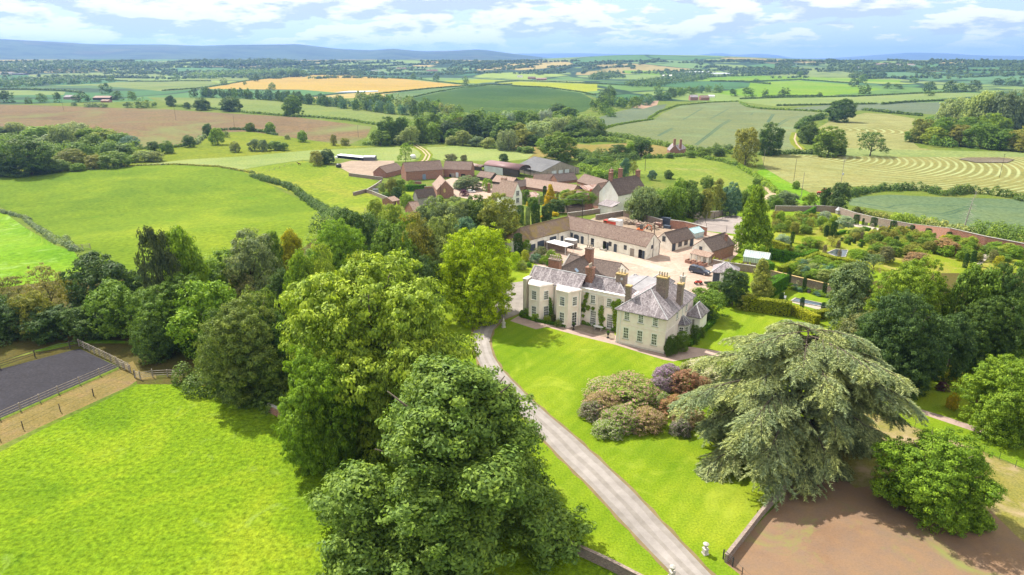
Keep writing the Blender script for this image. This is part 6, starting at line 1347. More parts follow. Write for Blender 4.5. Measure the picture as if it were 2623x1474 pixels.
YL=[(2115,579,13,606,'left of the twin yews in the orchard'),(2133,570,19,606,'right of the twin yews in the orchard'),(1974,598,10,619,'beside the silver pear at the beech hedge'),(2028,595,13,622,'right of the silver pear at the beech hedge'),(2025,623,6,640,'tiny one on the garden lawn'),(2018,697,13,733,'first along the flower border'),(2058,713,12,747,'second along the flower border'),(2110,722,13,757,'third along the flower border'),(2000,751,15,774,'beside the white bench'),(2053,763,13,792,'in front of the long pool'),(2108,776,15,799,'at the right end of the long pool'),
 (2192,551,19,574,'block shaped, first buttress on the garden wall'),(2237,558,20,578,'block shaped, second buttress on the garden wall'),(2286,567,20,590,'block shaped, third buttress on the garden wall'),(2335,578,15,597,'block shaped, at the step of the garden wall'),(2376,586,19,604,'rounded, before the tall brick wall'),(2429,595,15,614,'fourth before the tall brick wall'),(2491,608,20,626,'at the climber covered stretch of the wall'),(2210,560,7,575,'slim one between the wall buttresses'),(2292,607,16,634,'broad one in the middle of the walled garden'),(2275,615,12,630,'small one in the middle of the walled garden'),(2471,650,15,686,'left of the pair above the dark trees'),(2490,644,15,680,'right of the pair above the dark trees')]
for u,v,w,vb,l in YL: tree(u,v,w,vb=vb,kind='column',col='yew',label='dark clipped yew column, '+l,name='yew_column',cat='yew',group='clipped yew columns of the garden')
for u,v,w,vb,l in [(2176,615,7,628,'left of three by the ponds'),(2188,609,8,624,'middle of three by the ponds'),(2206,619,8,634,'right of three by the ponds'),(2189,608,7,620,'behind the middle one'),(2263,588,6,600,'on the gravel path'),(2264,557,6,568,'close to the wall buttress')]: tree(u,v,w,vb=vb,kind='tcone',col='yew',label='small green topiary cone, '+l,name='topiary_cone',cat='topiary')
sc(ks(GA,(1350,330),(1500,260),(1750,280),(1900,340),(1850,460),(1600,470),(1400,440)),26,1.2,1.0,['bush'],['yew','hedge','mid'],'low clipped box mound among the ponds','box mounds among the ponds')
sc(ks(GA,(560,470),(800,480),(1000,430),(1100,500),(900,560),(700,560)),12,1.6,1.3,['bush','mid'],['mid','fresh','olive'],'small shrub on the lawn behind the long beech hedge','shrubs behind the long beech hedge')
sc(ks(GB,(1500,700),(1900,820),(1850,950),(1500,950)),14,3.0,2.4,['mid','bush'],['fresh','olive','mid'],'shrub near the yew pair in the walled garden','shrubs near the yew pair')
# flower clumps
def fclump(u,v,w,h,fl,col,label,name='flowering_plant'):
    p=gp(u,v); wm=w*depth(p)/F; o=link(name,RM[(fl,0)]); o.location=p; o.scale=(wm,wm,h); o.color=lcol(col,.04); tag(o,label,'flowers')
for i,(x,y) in enumerate([(2024,732),(2040,740),(2072,751),(2104,760),(2118,762),(2030,738)]): fclump(x,y,9,.7,'purple','grey','blue purple clump at the lawn edge of the flower border'); COL.objects[-1]['group']='blue clumps of the flower border'
for i,(x,y) in enumerate([(2036,727),(2046,731),(2090,741)]): fclump(x,y,16,1.5,'cream','pale','cream plume flowers against the border wall'); COL.objects[-1]['group']='cream plumes of the flower border'
for i,(x,y) in enumerate(ks(GB,(210,420),(300,440),(420,460),(640,510),(720,530),(790,560),(860,580),(930,560),(900,600),(960,590),(350,430),(500,480))): fclump(x,y,11,1.2,'pink','silver','pink roses under the garden wall'); COL.objects[-1]['group']='pink roses under the garden wall'
for i,(x,y,l) in enumerate([(GA(1215,520)+('left',)),(GA(1395,580)+('front',)),(GA(1385,460)+('back',)),(GA(1670,360)+('second pond left',)),(GA(1855,390)+('second pond right',)),(GA(1825,300)+('second pond back',))]): fclump(x,y,11,2.4,'rose','grey','pillar of pink climbing roses at a pond, '+l,'rose_pillar')
# ponds and pools
M_WATER=None
m,nt=nm('pond_water'); g=G(nt); t=g.tex(coord(g),3,3,.5); g.out((.03,.045,.05),.06,t,.04,.02,.9); M_WATER=m
def pond(pts,label,rim=.35,name='pond',inner=M_WATER):
    P=[gp(*p) for p in pts]; c=sum(P,Vector())/len(P); e=empty(name,c,0,label,'pond')
    m=MB(); 
    I=[(p-c)*(1-rim/max(1,(p-c).length)) for p in P]; O=[p-c for p in P]; Z=Vector((0,0,.16))
    for i in range(len(P)):
        j=(i+1)%len(P); m.poly([O[i]+Z,O[j]+Z,I[j]+Z,I[i]+Z]); m.poly([O[i],O[j],O[j]+Z,O[i]+Z]); m.poly([I[j]+Z*.2,I[i]+Z*.2,I[i]+Z,I[j]+Z])
    m.obj('kerb',M_COPE,e); w=MB(); w.poly([i+Z*.45 for i in I]); w.obj('water_surface',inner,e)
pond([(2024,772),(2036,764),(2105,778),(2175,790),(2168,799),(2100,786)],'long narrow garden pool with stone edging')
pond(ks(GA,(1240,522),(1350,478),(1510,492),(1480,575),(1370,580)),'dark square pond with stone kerb in the walled garden')
pond(ks(GA,(1700,350),(1790,318),(1870,335),(1860,385),(1740,385)),'yellow green lily pond behind the square pond',inner=plain('lily_pads',[(.18,.17,.03),(.26,.24,.05)],4))
p0=ks(C5,(1680,468),(1760,460),(1900,459),(1905,462),(1800,466)); P=[gp(*p) for p in p0]; m=MB(); m.poly([p+Vector((0,0,.8)) for p in P]); tag(m.obj('reservoir',plain('pale_water',[(.5,.55,.6),(.6,.65,.7)],.01,rough=.2)),kind='structure')  # pale base colour stands in for sky reflected in the water
p0=[(2455,409),(2480,405),(2560,405),(2600,410),(2580,418),(2500,418)]; P=[gp(*p) for p in p0]; m=MB(); m.poly([p+Vector((0,0,.4)) for p in P]); tag(m.obj('field_pond',plain('muddy_water',[(.12,.09,.05),(.17,.13,.08)],.1,rough=.25)),kind='structure')
# ------------------------------------------------------------------ vehicles and small things
def paint(n,c,r=.3): return plain(n,[tuple(x*.85 for x in c),c],2,rough=r,bump=.02,spec=.6)
P_NAVY=paint('navy_paint',(.035,.05,.085)); P_TYRE=plain('tyre',[(.015,.015,.015),(.03,.03,.03)],5); P_RIM=plain('alloy',[(.4,.4,.42),(.5,.5,.52)],5,rough=.35,metal=.6); P_WHITE=paint('white_body',(.72,.72,.71)); P_RED=paint('red_body',(.55,.05,.03)); P_OR=paint('orange_body',(.62,.12,.02)); P_BLK=paint('black_plastic',(.02,.02,.022),.5)
P_HL=plain('lamp_lens',[(.6,.6,.6),(.7,.7,.7)],3,rough=.1); P_RL=plain('rear_lens',[(.35,.02,.02),(.4,.03,.03)],3,rough=.2)
def wheel(E,x,y,r=.38,w=.25,name='wheel'):
    m=MB(); R=[]
    for yy,rr in ((-w/2,r*.7),(-w/2,r),(w/2,r),(w/2,r*.7)): R.append([(rr*math.cos(i*.3927),yy,rr*math.sin(i*.3927)) for i in range(16)])
    m.rings(R); t=m.obj('tyre',P_TYRE); t.name='wheel'; t.parent=E; t.location=(x,y,r)
    k=MB(); k.rings([[(r*.62*math.cos(i*.3927),yy,r*.62*math.sin(i*.3927)) for i in range(16)] for yy in (-w/2-.012,w/2+.012)]); k.obj('rim',P_RIM,t); return t
def prof(E,name,pts,y0,y1,mat,inset=0,smooth=False):
    """side profile (x,z) extruded across the vehicle, top tucked in"""
    m=MB(); zt=max(z for x,z in pts); zb=min(z for x,z in pts)
    f=lambda z:inset*(z-zb)/(zt-zb)
    m.rings([[(x,y0+f(z),z) for x,z in pts],[(x,y1-f(z),z) for x,z in pts]]); return m.obj(name,mat,E)
def pickup():
    a=gp(1787,703); r_=gp(*H2(1300,222)); f_=gp(*H2(1462,258)); an=math.atan2(f_.y-r_.y,f_.x-r_.x); c=(r_+f_)/2; c=c+Vector((-math.sin(an),math.cos(an),0))*.85
    E=empty('pickup_truck',c,an,'dark blue double cab pickup with a canopy parked on the courtyard gravel','pickup truck')
    prof(E,'body',[(-2.55,.45),(-2.6,.75),(-2.55,1.12),(.95,1.15),(1.2,1.12),(2.2,1.02),(2.55,.85),(2.6,.5),(2.45,.38),(-2.4,.38)],-.9,.9,P_NAVY,.06)
    prof(E,'cab',[(-.75,1.12),(-.62,1.72),(-.4,1.78),(.35,1.76),(.6,1.68),(1.3,1.10)],-.86,.86,P_NAVY,.16)
    prof(E,'canopy',[(-2.5,1.12),(-2.42,1.72),(-2.2,1.80),(-.72,1.80),(-.68,1.12)],-.87,.87,P_NAVY,.12)
    for s in (-1,1):
        y=s*.80; prof(E,'side_window',[(-.55,1.2),(-.5,1.62),(.3,1.62),(1.0,1.2)],y-.03 if s>0 else y-.03,y+.03,M_GLASS,0); prof(E,'canopy_window',[(-2.3,1.25),(-2.25,1.62),(-.95,1.62),(-.9,1.25)],y-.02,y+.04,M_GLASS,0)
        for x in (-1.65,1.65): wheel(E,x,s*.80)
        MB().box(2.38,s*.62-.16,.72,2.6,s*.62+.16,.92).obj('headlight',P_HL,E); MB().box(-2.62,s*.78-.08,.7,-2.54,s*.78+.08,1.05).obj('tail_light',P_RL,E); MB().box(.95,s*.9-.02,1.12,1.1,s*.9+s*.16+.02,1.28).obj('wing_mirror',P_NAVY,E)
    w=MB(); w.poly([(.66,-.66,1.65),(1.3,-.78,1.16),(1.3,.78,1.16),(.66,.66,1.65)]); w.obj('windscreen',M_GLASS,E)
    MB().box(2.5,-.75,.42,2.68,.75,.66).obj('bumper',P_NAVY,E); MB().box(-2.0,-.6,1.81,-.9,-.55,1.86).box(-2.0,.55,1.81,-.9,.6,1.86).obj('roof_rail',P_RIM,E)
pickup()
def trailer():
    c=gp(*KS(1395,900)); E=empty('horse_trailer',c,SA+.2,'brown and white round fronted horse trailer beside the stable corner','horse trailer')
    m=MB(); P=[(-1.6,-.95),(1.1,-.95),(1.7,-.6),(1.85,0),(1.7,.6),(1.1,.95),(-1.6,.95)]
    m.rings([[(x,y,.45) for x,y in P],[(x,y,1.5) for x,y in P]]); m.obj('lower_panel',paint('brown_panel',(.10,.075,.07)),E)
    m=MB(); m.rings([[(x,y,1.5) for x,y in P],[(x*.98,y*.98,2.3) for x,y in P]]); m.obj('upper_panel',paint('grey_panel',(.33,.31,.30)),E)
    m=MB(); m.rings([[(x*1.03,y*1.03,2.3) for x,y in P],[(x*.99,y*.95,2.45) for x,y in P],[(x*.8,y*.6,2.55) for x,y in P]]); m.obj('roof',P_WHITE,E,True)
    for y in (-.95,.95):
        for x in (-.4,.4): wheel(E,x,y,.3,.2)
    MB().box(1.7,-.05,.4,2.8,.05,.5).obj('drawbar',M_IRON,E)
    for x in (-.9,-.1,.7): MB().box(x,-.975,.5,x+.06,-.951,2.3).obj('rib',P_RIM,E)
trailer()
def car(u,v,an,label,pt,L=4.2,name='parked_car'):
    E=empty(name,gp(u,v),an,label,'car'); k=L/4.2
    prof(E,'body',[(-2.05*k,.4),(-2.1*k,.9),(-1.9*k,1.0),(.9*k,.98),(1.9*k,.85),(2.1*k,.6),(2.05*k,.35)],-.82,.82,pt,.06); prof(E,'cabin',[(-1.95*k,.98),(-1.6*k,1.42),(.1*k,1.45),(.95*k,.97)],-.76,.76,M_GLASS,.14); prof(E,'roof',[(-1.6*k,1.40),(-1.5*k,1.47),(.0,1.49),(.12*k,1.42)],-.66,.66,pt,.04)
    for s in (-1,1):
        for x in (-1.3*k,1.3*k): wheel(E,x,s*.74,.31,.2)
        MB().box(2.0*k,s*.58-.14,.6,2.1*k,s*.58+.14,.75).obj('headlight',P_HL,E)
    return E
car(*KS(1260,880),SA+1.4,'small white car parked against the stable wing',P_WHITE)
car(*FA(1912,745),.2,'white car parked among the farm trees',P_WHITE)
# canopy roof beside the service range
c=gp(*KS(1160,985)); E=empty('yard_canopy',c,SA,'flat white canopy over the yard behind the brown roofs','canopy'); MB().box(-3.6,-2.0,2.3,3.6,1.6,2.42).obj('canopy_roof',P_WHITE,E)
for x in (-3.4,3.3):
    for y in (-1.8,1.4): MB().box(x,y,0,x+.1,y+.1,2.3).obj('post',P_WHITE,E)
# lorry body, digger
c=gp(*YD(95,275)); E=empty('lorry_body',c,math.radians(-38),'red and white lorry parked in the back yard','lorry')
MB().box(-2.0,-1.1,.6,2.3,1.1,2.5).obj('box_body',P_WHITE,E); MB().box(-2.02,-1.13,.7,.9,-1.105,2.0).obj('red_panel',P_RED,E); MB().box(-3.6,-1.05,.6,-2.1,1.05,2.0).obj('cab',P_RED,E); MB().box(-3.3,-1.08,1.3,-2.4,1.08,1.8).obj('cab_window',M_GLASS,E)
for x in (-2.9,.0,1.6):
    for s in (-.95,.95): wheel(E,x,s,.42,.26)
c=gp(*YD(520,365)); E=empty('mini_digger',c,math.radians(-15),'small orange digger with its arm folded in the back yard','digger')
for s in (-.7,.7):
    m=MB(); P=[(-1.1,0),(-1.3,.25),(-1.1,.5),(1.1,.5),(1.3,.25),(1.1,0)]; m.rings([[(x,s-.17,z) for x,z in P],[(x,s+.17,z) for x,z in P]]); m.obj('track',P_BLK,E)
m=MB(); P=[(-1.2,.6),(-1.25,1.1),(-.8,1.35),(.6,1.2),(.8,.6)]; m.rings([[(x,-.75,z) for x,z in P],[(x,.75,z) for x,z in P]]); m.obj('engine_cover',P_OR,E)
MB().box(-.3,-.7,1.2,.7,.2,2.4).obj('cab_glass',M_GLASS,E); MB().box(-.38,-.78,2.4,.78,.28,2.5).obj('cab_roof',P_BLK,E)
MB().tube([(.8,.4,1.0),(2.0,.4,2.5),(3.0,.4,2.3)],.14,6).obj('boom',P_OR,E); MB().tube([(3.0,.4,2.3),(3.25,.4,.9)],.11,6).obj('dipper',P_OR,E)
m=MB(); m.rings([[(3.05,.1,.9),(3.45,.1,.85),(3.2,.1,.35)],[(3.05,.7,.9),(3.45,.7,.85),(3.2,.7,.35)]]); m.obj('bucket',P_BLK,E)
# tractor in the hay field
c=gp(*M5(2010,588)); E=empty('tractor',c,math.radians(165),'red tractor working at the corner of the mown field','tractor'); E.scale=(1.25,1.25,1.25)
m=MB(); P=[(-.2,.7),(-.2,1.4),(1.9,1.3),(2.0,.7)]; m.rings([[(x,-.4,z) for x,z in P],[(x,.4,z) for x,z in P]]); m.obj('bonnet',P_RED,E); MB().box(-1.4,-.75,1.0,-.1,.75,2.3).obj('cab_glass',M_GLASS,E); MB().box(-1.5,-.8,2.3,0,.8,2.42).obj('cab_roof',P_RED,E)
for x,r in ((-.9,.85),(1.5,.5)):
    for s in (-.95,.95): wheel(E,x,s,r,.4)
m=MB(); m.box(-4.2,-1.3,.4,-1.6,1.3,.6); m.obj('mower_frame',P_RED,E)
# quad bike and cart by the shed
c=gp(*H2(1385,385)); E=empty('quad_bike',c,.2,'small red quad bike at the courtyard edge','quad bike')
MB().box(-.8,-.3,.5,.8,.3,.85).obj('fairing',P_RED,E); MB().box(-.5,-.18,.85,.2,.18,.98).obj('seat',P_BLK,E); MB().tube([(.45,-.35,1.15),(.4,0,1.05),(.45,.35,1.15)],.03,5).obj('handlebar',M_IRON,E)
for x in (-.6,.6):
    for s in (-.45,.45): wheel(E,x,s,.28,.22)
c=gp(*H2(1525,400)); E=empty('garden_trailer',c,.1,'small green trailer beside the red quad bike','trailer'); m=MB(); m.box(-.9,-.5,.5,.9,-.46,.85).box(-.9,.46,.5,.9,.5,.85).box(-.9,-.46,.5,-.86,.46,.85).box(.86,-.46,.5,.9,.46,.85).box(-.86,-.46,.48,.86,.46,.54); m.obj('tub',paint('dark_green',(.05,.09,.05),.6),E)
for s in (-.55,.55): wheel(E,0,s,.25,.14)
MB().box(.9,-.04,.45,1.6,.04,.53).obj('drawbar',M_IRON,E)
# urns
def urn(u,v,h,label,plant_=None,mat=None,ball=False):
    p=gp(u,v); mat=mat or M_STONE; E=empty('stone_urn' if mat is M_STONE else 'iron_urn',p,.3,label,'urn')
    if mat is M_STONE:
        MB().box(-.30,-.30,-.05,.30,.30,.12).box(-.23,-.23,.12,.23,.23,h*.45).box(-.28,-.28,h*.45,.28,.28,h*.5).obj('pedestal',mat,E)
        MB().lathe([(.12,h*.5),(.08,h*.56),(.20,h*.68),(.26,h*.82),(.33,h*.88),(.30,h*.9),(.10,h*.97),(.05,h)],(0,0),14).obj('bowl',mat,E,True)
    else:
        MB().box(-.22,-.22,0,.22,.22,.15).obj('pedestal',mat,E); MB().lathe([(.14,.15),(.07,.3),(.06,.5),(.2,.65),(.24,.9),(.38,1.05),(.36,1.08)],(0,0),14).obj('bowl',mat,E,True)
    if ball: o=link('box_ball',PR['nbush'][0][0],E); o.location=(0,0,1.0); o.scale=(.62,.62,.55); o.color=lcol('hedge')
urn(1806,1419,1.45,'lidded stone urn on a pedestal right of the drive near the bare paddock'); urn(1721,1478,1.45,'lidded stone urn on a pedestal left of the drive at the bottom edge')
urn(*H1(1140,1235),1,'black iron urn with a clipped box ball by the french door',mat=M_IRON,ball=True); urn(*H1(1672,1365),1,'black iron urn with a clipped box ball at the corner of the front block',mat=M_IRON,ball=True)
def statue(u,v,label):
    E=empty('stone_statue',gp(u,v),.4,label,'statue'); MB().box(-.35,-.35,-.05,.35,.35,.15).box(-.27,-.27,.15,.27,.27,.95).box(-.33,-.33,.95,.33,.33,1.05).obj('plinth',M_STONE,E)
    MB().lathe([(.20,1.05),(.22,1.2),(.17,1.45),(.21,1.62),(.10,1.72),(.07,1.76),(.11,1.85),(.09,1.97),(.02,2.02)],(0,0),10).obj('figure',M_STONE,E,True)
statue(1200,825,'weathered stone statue under the yellow green tree left of the drive'); statue(1290,839,'weathered stone statue on the lawn edge right of the drive')
# terrace table and bench
c=gp(*H1(1520,1240)); E=empty('garden_table',c,HA,'white oval garden table on the terrace','table'); MB().rings([[(1.1*math.cos(a),.5*math.sin(a),z) for a in [i*.449 for i in range(14)]] for z in (.70,.74)]).obj('tabletop',P_WHITE,E)
for x in (-.7,.7):
    for y in (-.25,.25): MB().box(x-.03,y-.03,0,x+.03,y+.03,.7).obj('leg',P_WHITE,E)
c=gp(*GA(725,1090)); E=empty('garden_bench',c,math.radians(65),'white bench against the tall dark hedge','bench'); MB().box(-.9,-.25,.42,.9,.25,.47).obj('seat',P_WHITE,E); MB().box(-.9,.25,.5,.9,.3,1.2).obj('backrest',P_WHITE,E)
for x in (-.85,.85): MB().box(x-.04,-.22,0,x+.04,.22,.42).obj('leg',P_WHITE,E)
c=gp(*KS(2105,960)); E=empty('stone_trough',c,SA,'stone trough planted with a small cone by the stable doors','planter'); MB().box(-1.0,-.4,0,1.0,.4,.5).obj('trough',M_STONE,E); o=link('cone_plant',PR['tcone'][0][0],E); o.location=(0.2,0,.5);o.scale=(.6,.6,1.4); o.color=lcol('yew')
# climbers on the house, each rooted at the wall
def climber(P,label,col,nl=900,ls=.15,ang=HA,yoff=-.18,spread=.42):
    """P: list of (x,z) blobs with radius on the house front plane y"""
    rs=np.random.RandomState(len(label)); C=[];N=[];lc=[]; y=P[0]
    for x,z,r in P[1:]:
        m=int(170*r*r/(ls*ls)*.022)+60; e=sph(m,rs); C.append(np.array([x,y+yoff,z])+e*np.array([r,.24,r*1.1])*(rs.rand(m,1)**.4)); N.append(np.array([0,-.8,.5])+rs.normal(size=(m,3))*.5); lc.append(np.full(m,rs.rand()))
    me=cards('climber',np.concatenate(C),np.concatenate(N),ls,rs,LEAF,1.0,np.concatenate(lc)); o=link('climber',me); o.location=HO; o.rotation_euler=(0,0,ang); o.color=lcol(col,.02); tag(o,label,'climber')
climber([5.0,(-2.3,.7,.6),(-2.2,1.6,.8),(-2.35,2.6,.85),(-2.3,3.6,.75),(-2.5,4.6,.8),(-2.9,5.4,.7),(-2.0,5.6,.8),(-1.2,5.2,.6),(-.6,5.3,.4),(-1.9,6.3,.5)],'large bright green wisteria up the wall left of the front block','fresh')
climber([5.0,(-9.2,.4,.4),(-9.3,2.9,.5),(-9.3,3.9,.6),(-9.0,4.9,.45),(-8.8,5.8,.5),(-8.6,6.4,.35),(-8.3,3.6,.5),(-7.2,3.7,.35),(-9.35,1.7,.3)],'thin green climber on the trellis beside the second bay','mid')
climber([5.0,(-5.3,.6,.4),(-5.4,1.6,.55),(-5.5,2.5,.65),(-5.5,3.4,.6),(-5.3,4.2,.5),(-4.9,2.0,.4)],'green climber between the tall middle windows','fresh')
climber([3.7,(-16.0,.6,.7),(-16.0,1.6,.85),(-16.1,2.6,.85),(-16.1,3.5,.75),(-16.2,4.3,.45)],'dense green climber between the two bays','mid',yoff=-.4)
climber([5.0,(-9.0,.15,.6),(-8.0,.15,.5),(-6.8,.15,.4),(-5.6,.15,.5),(-4.6,.15,.4),(-2.6,.2,.6),(-1.4,.2,.5)],'low green planting along the terrace wall','mid',yoff=-.35)
# poles and wires
def pole(u,v,h,label,arms=1,mat=M_WOOD,kit=False,r=.14):
    p=gp(u,v); E=empty('power_pole',p,.5,label,'pole'); MB().tube([(0,0,-.5),(0,0,h)],[r,r*.7],8).obj('pole',mat,E)
    for i in range(arms):
        z=h-.35-i*1.1; MB().box(-1.1,-.06,z-.06,1.1,.06,z+.06).obj('crossarm',mat,E)
        for x in (-1.0,0,1.0): MB().lathe([(.05,z+.06),(.08,z+.16),(.04,z+.3)],(x,0),6).obj('insulator',M_LEAD,E)
    if kit: MB().box(-.35,-.6,h*.55,.35,-.1,h*.55+1.0).obj('transformer',M_LEAD,E)
    return p
pole(1380,571,10,'pale wooden pole behind the stable wing',0); pole(1491,565,7,'short dark pole on the lane verge',0,M_WOODD); pole(1674,626,7,'dark wooden pole beside the end of the stable range',0,M_WOODD)
pole(1652,438,15,'power pole with crossarms in the sunny meadow',2,M_WOODD); pole(2149,500,18,'power pole with a transformer beside the mown field',2,M_WOOD,True); pole(1955,427,10,'short wooden pole at the corner of the mown field',0); pole(2052,505,12,'leaning wooden pole by the field gate',0)
for i,(u,v,h,lb) in enumerate([(163,283,14,'thin pole in the drilled brown field on the left'),(451,309,16,'thin pole in the middle of the drilled brown field'),(602,336,14,'thin pole at the foot of the drilled field'),(1042,372,12,'thin pole before the middle wood on the left'),(1303,388,14,'thin pole beside the pale willow'),(2560,455,13,'leaning pole in the mown field at right'),(918,352,10,'thin pole at the right end of the drilled field'),(1508,340,10,'thin pole beside the wood end'),(2033,464,12,'thin pole above the small round tree')]): pole(u,v,h,lb,1 if i%2 else 0,M_WOODD,r=.11)
def wire(a,b,za,zb,label):
    A=gp(*a)+Vector((0,0,za)); B=gp(*b)+Vector((0,0,zb)); m=MB(); m.tube([A.lerp(B,t/8)-Vector((0,0,4*.6*(t/8)*(1-t/8))) for t in range(9)],.018,4); tag(m.obj('overhead_wire',M_LEAD),label,'wire')
wire((1380,571),(1491,565),9.6,6.8,'sagging overhead wire from the pale pole to the lane verge pole')
# log piles and yard clutter
rl=random.Random(3); lm=MB(); lm.tube([(-.5,0,0),(.5,0,0)],.14,7); lmesh=lm.mesh('log',plain('cut_log',[(.22,.17,.13),(.34,.27,.21),(.45,.38,.3)],4))
k=0
for (u0,v0),(u1,v1),n in ((YD(230,190),YD(480,205),70),(YD(520,240),YD(720,290),60)):
    a=gp(u0,v0+3); b=gp(u1,v1+3)
    for i in range(n):
        t=rl.random(); q=a.lerp(b,t); o=link('log',lmesh); s=rl.uniform(.8,1.6); o.scale=(s,s*1.1,s*1.1); layer=rl.random()**1.6
        o.location=(q.x+rl.uniform(-1.6,1.6),q.y+rl.uniform(-1.3,1.3),q.z+.15+1.5*layer*(1-abs(t-.5))); o.rotation_euler=(rl.uniform(-.3,.3),rl.uniform(-.5,.5),rl.uniform(0,3.1)); tag(o,'short cut log on the heap in the back yard','log','logs heaped in the back yard')
for px,w,h,mat,lb in ((YD(490,265),1.6,1.0,M_TIN,'rusty metal box beside the log heap'),(YD(800,275),2.2,1.4,M_TIN,'rusty oil tank in the back yard'),(YD(960,290),2.2,.8,M_BLUE,'dark blue gate panel leaning in the back yard'),(YD(935,230),3.0,2.2,M_BLUE,'dark blue sheeted store beside the red brick wall')):
    p=gp(*px); m=MB(); m.box(-w/2,-.6,0,w/2,.6,h).box(-w/2-.06,-.66,h,w/2+.06,.66,h+.08); o=m.obj('yard_store',mat); o.location=p; o.rotation_euler=(0,0,-.6); tag(o,lb,'yard store')
# farmyard things
for u,v,w,lb in ((835,407,2.2,'white sack heap at the far end of the farmyard'),(852,404,2.0,'black wrapped bale in the farmyard'),(862,406,2.0,'pale wrapped bale in the farmyard'),(868,429,3.5,'dark heap of scrap by the farmyard wall'),(1058,406,4.0,'long white tank behind the brick barn')):
    p=gp(u,v); m=MB(); m.lathe([(w*.42,0),(w*.5,w*.2),(w*.47,w*.5),(w*.3,w*.62),(.05,w*.66)],(0,0),12); o=m.obj('farmyard_item',P_BLK if 'black' in lb or 'dark' in lb else P_WHITE,None,True); o.location=p; tag(o,lb,'farm clutter')
# brown horse in the farm paddock
def horse():
    p=gp(767,424); E=empty('horse',p,2.9,'brown horse standing in the farm paddock by the fence','horse'); me=bpy.data.meshes.new('horse_body')
    V=[(0,0,1.15),(.55,0,1.2),(.85,0,1.35),(1.15,0,1.75),(1.35,0,1.85),(1.65,0,1.6),(-.5,0,1.2),(-.75,0,1.1),
       (.6,.17,.85),(.6,.17,.5),(.6,.17,.05),(.6,-.17,.85),(.65,-.17,.5),(.62,-.17,.05),(-.6,.17,.85),(-.72,.17,.5),(-.68,.17,.05),(-.6,-.17,.85),(-.68,-.17,.5),(-.62,-.17,.05),(-.9,0,.75)]
    Ed=[(0,1),(1,2),(2,3),(3,4),(4,5),(0,6),(6,7),(1,8),(8,9),(9,10),(1,11),(11,12),(12,13),(6,14),(14,15),(15,16),(6,17),(17,18),(18,19),(7,20)]
    R=[.3,.31,.24,.15,.13,.07,.3,.18,.13,.07,.06,.13,.07,.06,.16,.075,.06,.16,.075,.06,.05]
    me.from_pydata(V,Ed,[]); o=link('horse_body',me,E); md=o.modifiers.new('s','SKIN'); o.modifiers.new('d','SUBSURF').levels=1
    for i,sv in enumerate(me.skin_vertices[0].data if me.skin_vertices else []): sv.radius=(R[i],R[i])
    return E,o,R
E,o,R=horse()
bpy.context.view_layer.update()
if not o.data.skin_vertices:
    bpy.context.view_layer.objects.active=o
    try: bpy.ops.mesh.customdata_skin_add()
    except Exception as ex: print(ex)
for i,sv in enumerate(o.data.skin_vertices[0].data): sv.radius=(R[i],R[i]); sv.use_root=(i==0)
o.data.materials.append(plain('bay_coat',[(.10,.045,.025),(.15,.07,.04)],2))
MB().box(1.05,-.03,1.45,1.3,.03,1.95).obj('mane',P_BLK,E)
# bare dead tree outside the garden wall
b=gp(2467,592); E=empty('dead_tree',b,0,'bare dead tree standing in front of the deep green wheat','dead tree'); m=MB(); rr=random.Random(6); H=b.z; top=15.5
m.tube([(0,0,-.5),(.4,0,5),(1.0,.2,10),(1.9,.3,top)],[.28,.2,.12,.03],6)
for i in range(46):
    t=.25+.72*i/46; z=t*top; x=.4*t*3.5+.2; a=rr.uniform(0,6.28); L=(1-t)*3.2+.9; m.tube([(x,.2*t,z),(x+math.cos(a)*L*.5,math.sin(a)*L*.5,z+L*.12),(x+math.cos(a)*L,math.sin(a)*L,z-L*.12)],[.05,.035,.012],4)
m.obj('trunk',plain('dead_bark',[(.26,.23,.2),(.36,.33,.3)],3),E)
# small white tent roof by the garden wall
c=gp(*GA(1380,35)); E=empty('garden_shelter',c,0,'tiny pale pointed shelter at the far corner of the walled garden','shelter'); m=MB(); m.rings([[(1.3*math.cos(a),1.3*math.sin(a),1.6) for a in [i*1.047 for i in range(6)]],[(.05*math.cos(a),.05*math.sin(a),3.0) for a in [i*1.047 for i in range(6)]]]); m.obj('shelter_roof',M_LEAD,E); MB().lathe([(1.1,0),(1.1,1.6)],(0,0),6).obj('shelter_wall',M_STONE,E)
# ------------------------------------------------------------------ camera, sun, sky, haze
cam=bpy.data.cameras.new('camera'); co_=bpy.data.objects.new('camera',cam); COL.objects.link(co_); SC.camera=co_
co_.location=(0,0,CH); co_.rotation_euler=(math.pi/2-TH,0,0); cam.sensor_width=36; cam.lens=36*F/2623; cam.clip_end=60000; cam.clip_start=.5
SEL=math.radians(50); SAZ=math.atan2(-.72,.69) # azimuth from +Y towards +X
sd=Vector((math.sin(SAZ)*math.cos(SEL),math.cos(SAZ)*math.cos(SEL),math.sin(SEL)))
su=bpy.data.lights.new('sun','SUN'); su.energy=5.0; su.angle=math.radians(.53); su.color=(1,.94,.84)
so=bpy.data.objects.new('sun',su); COL.objects.link(so); so.rotation_euler=(-sd).to_track_quat('-Z','Y').to_euler()
W=bpy.data.worlds.new('World'); SC.world=W; W.use_nodes=True; nt=W.node_tree; nt.nodes.clear(); g=G(nt)
sky=g.n('ShaderNodeTexSky',sky_type='NISHITA'); sky.sun_disc=False; sky.sun_elevation=SEL; sky.sun_rotation=SAZ; sky.altitude=100; sky.air_density=1.0; sky.dust_density=.6; sky.ozone_density=1.5
tc=g.n('ShaderNodeTexCoord').outputs['Generated']; sx=g.n('ShaderNodeSeparateXYZ'); g.l(tc,sx.inputs[0])
zz=g.mth('MAXIMUM',sx.outputs[2],0.0)
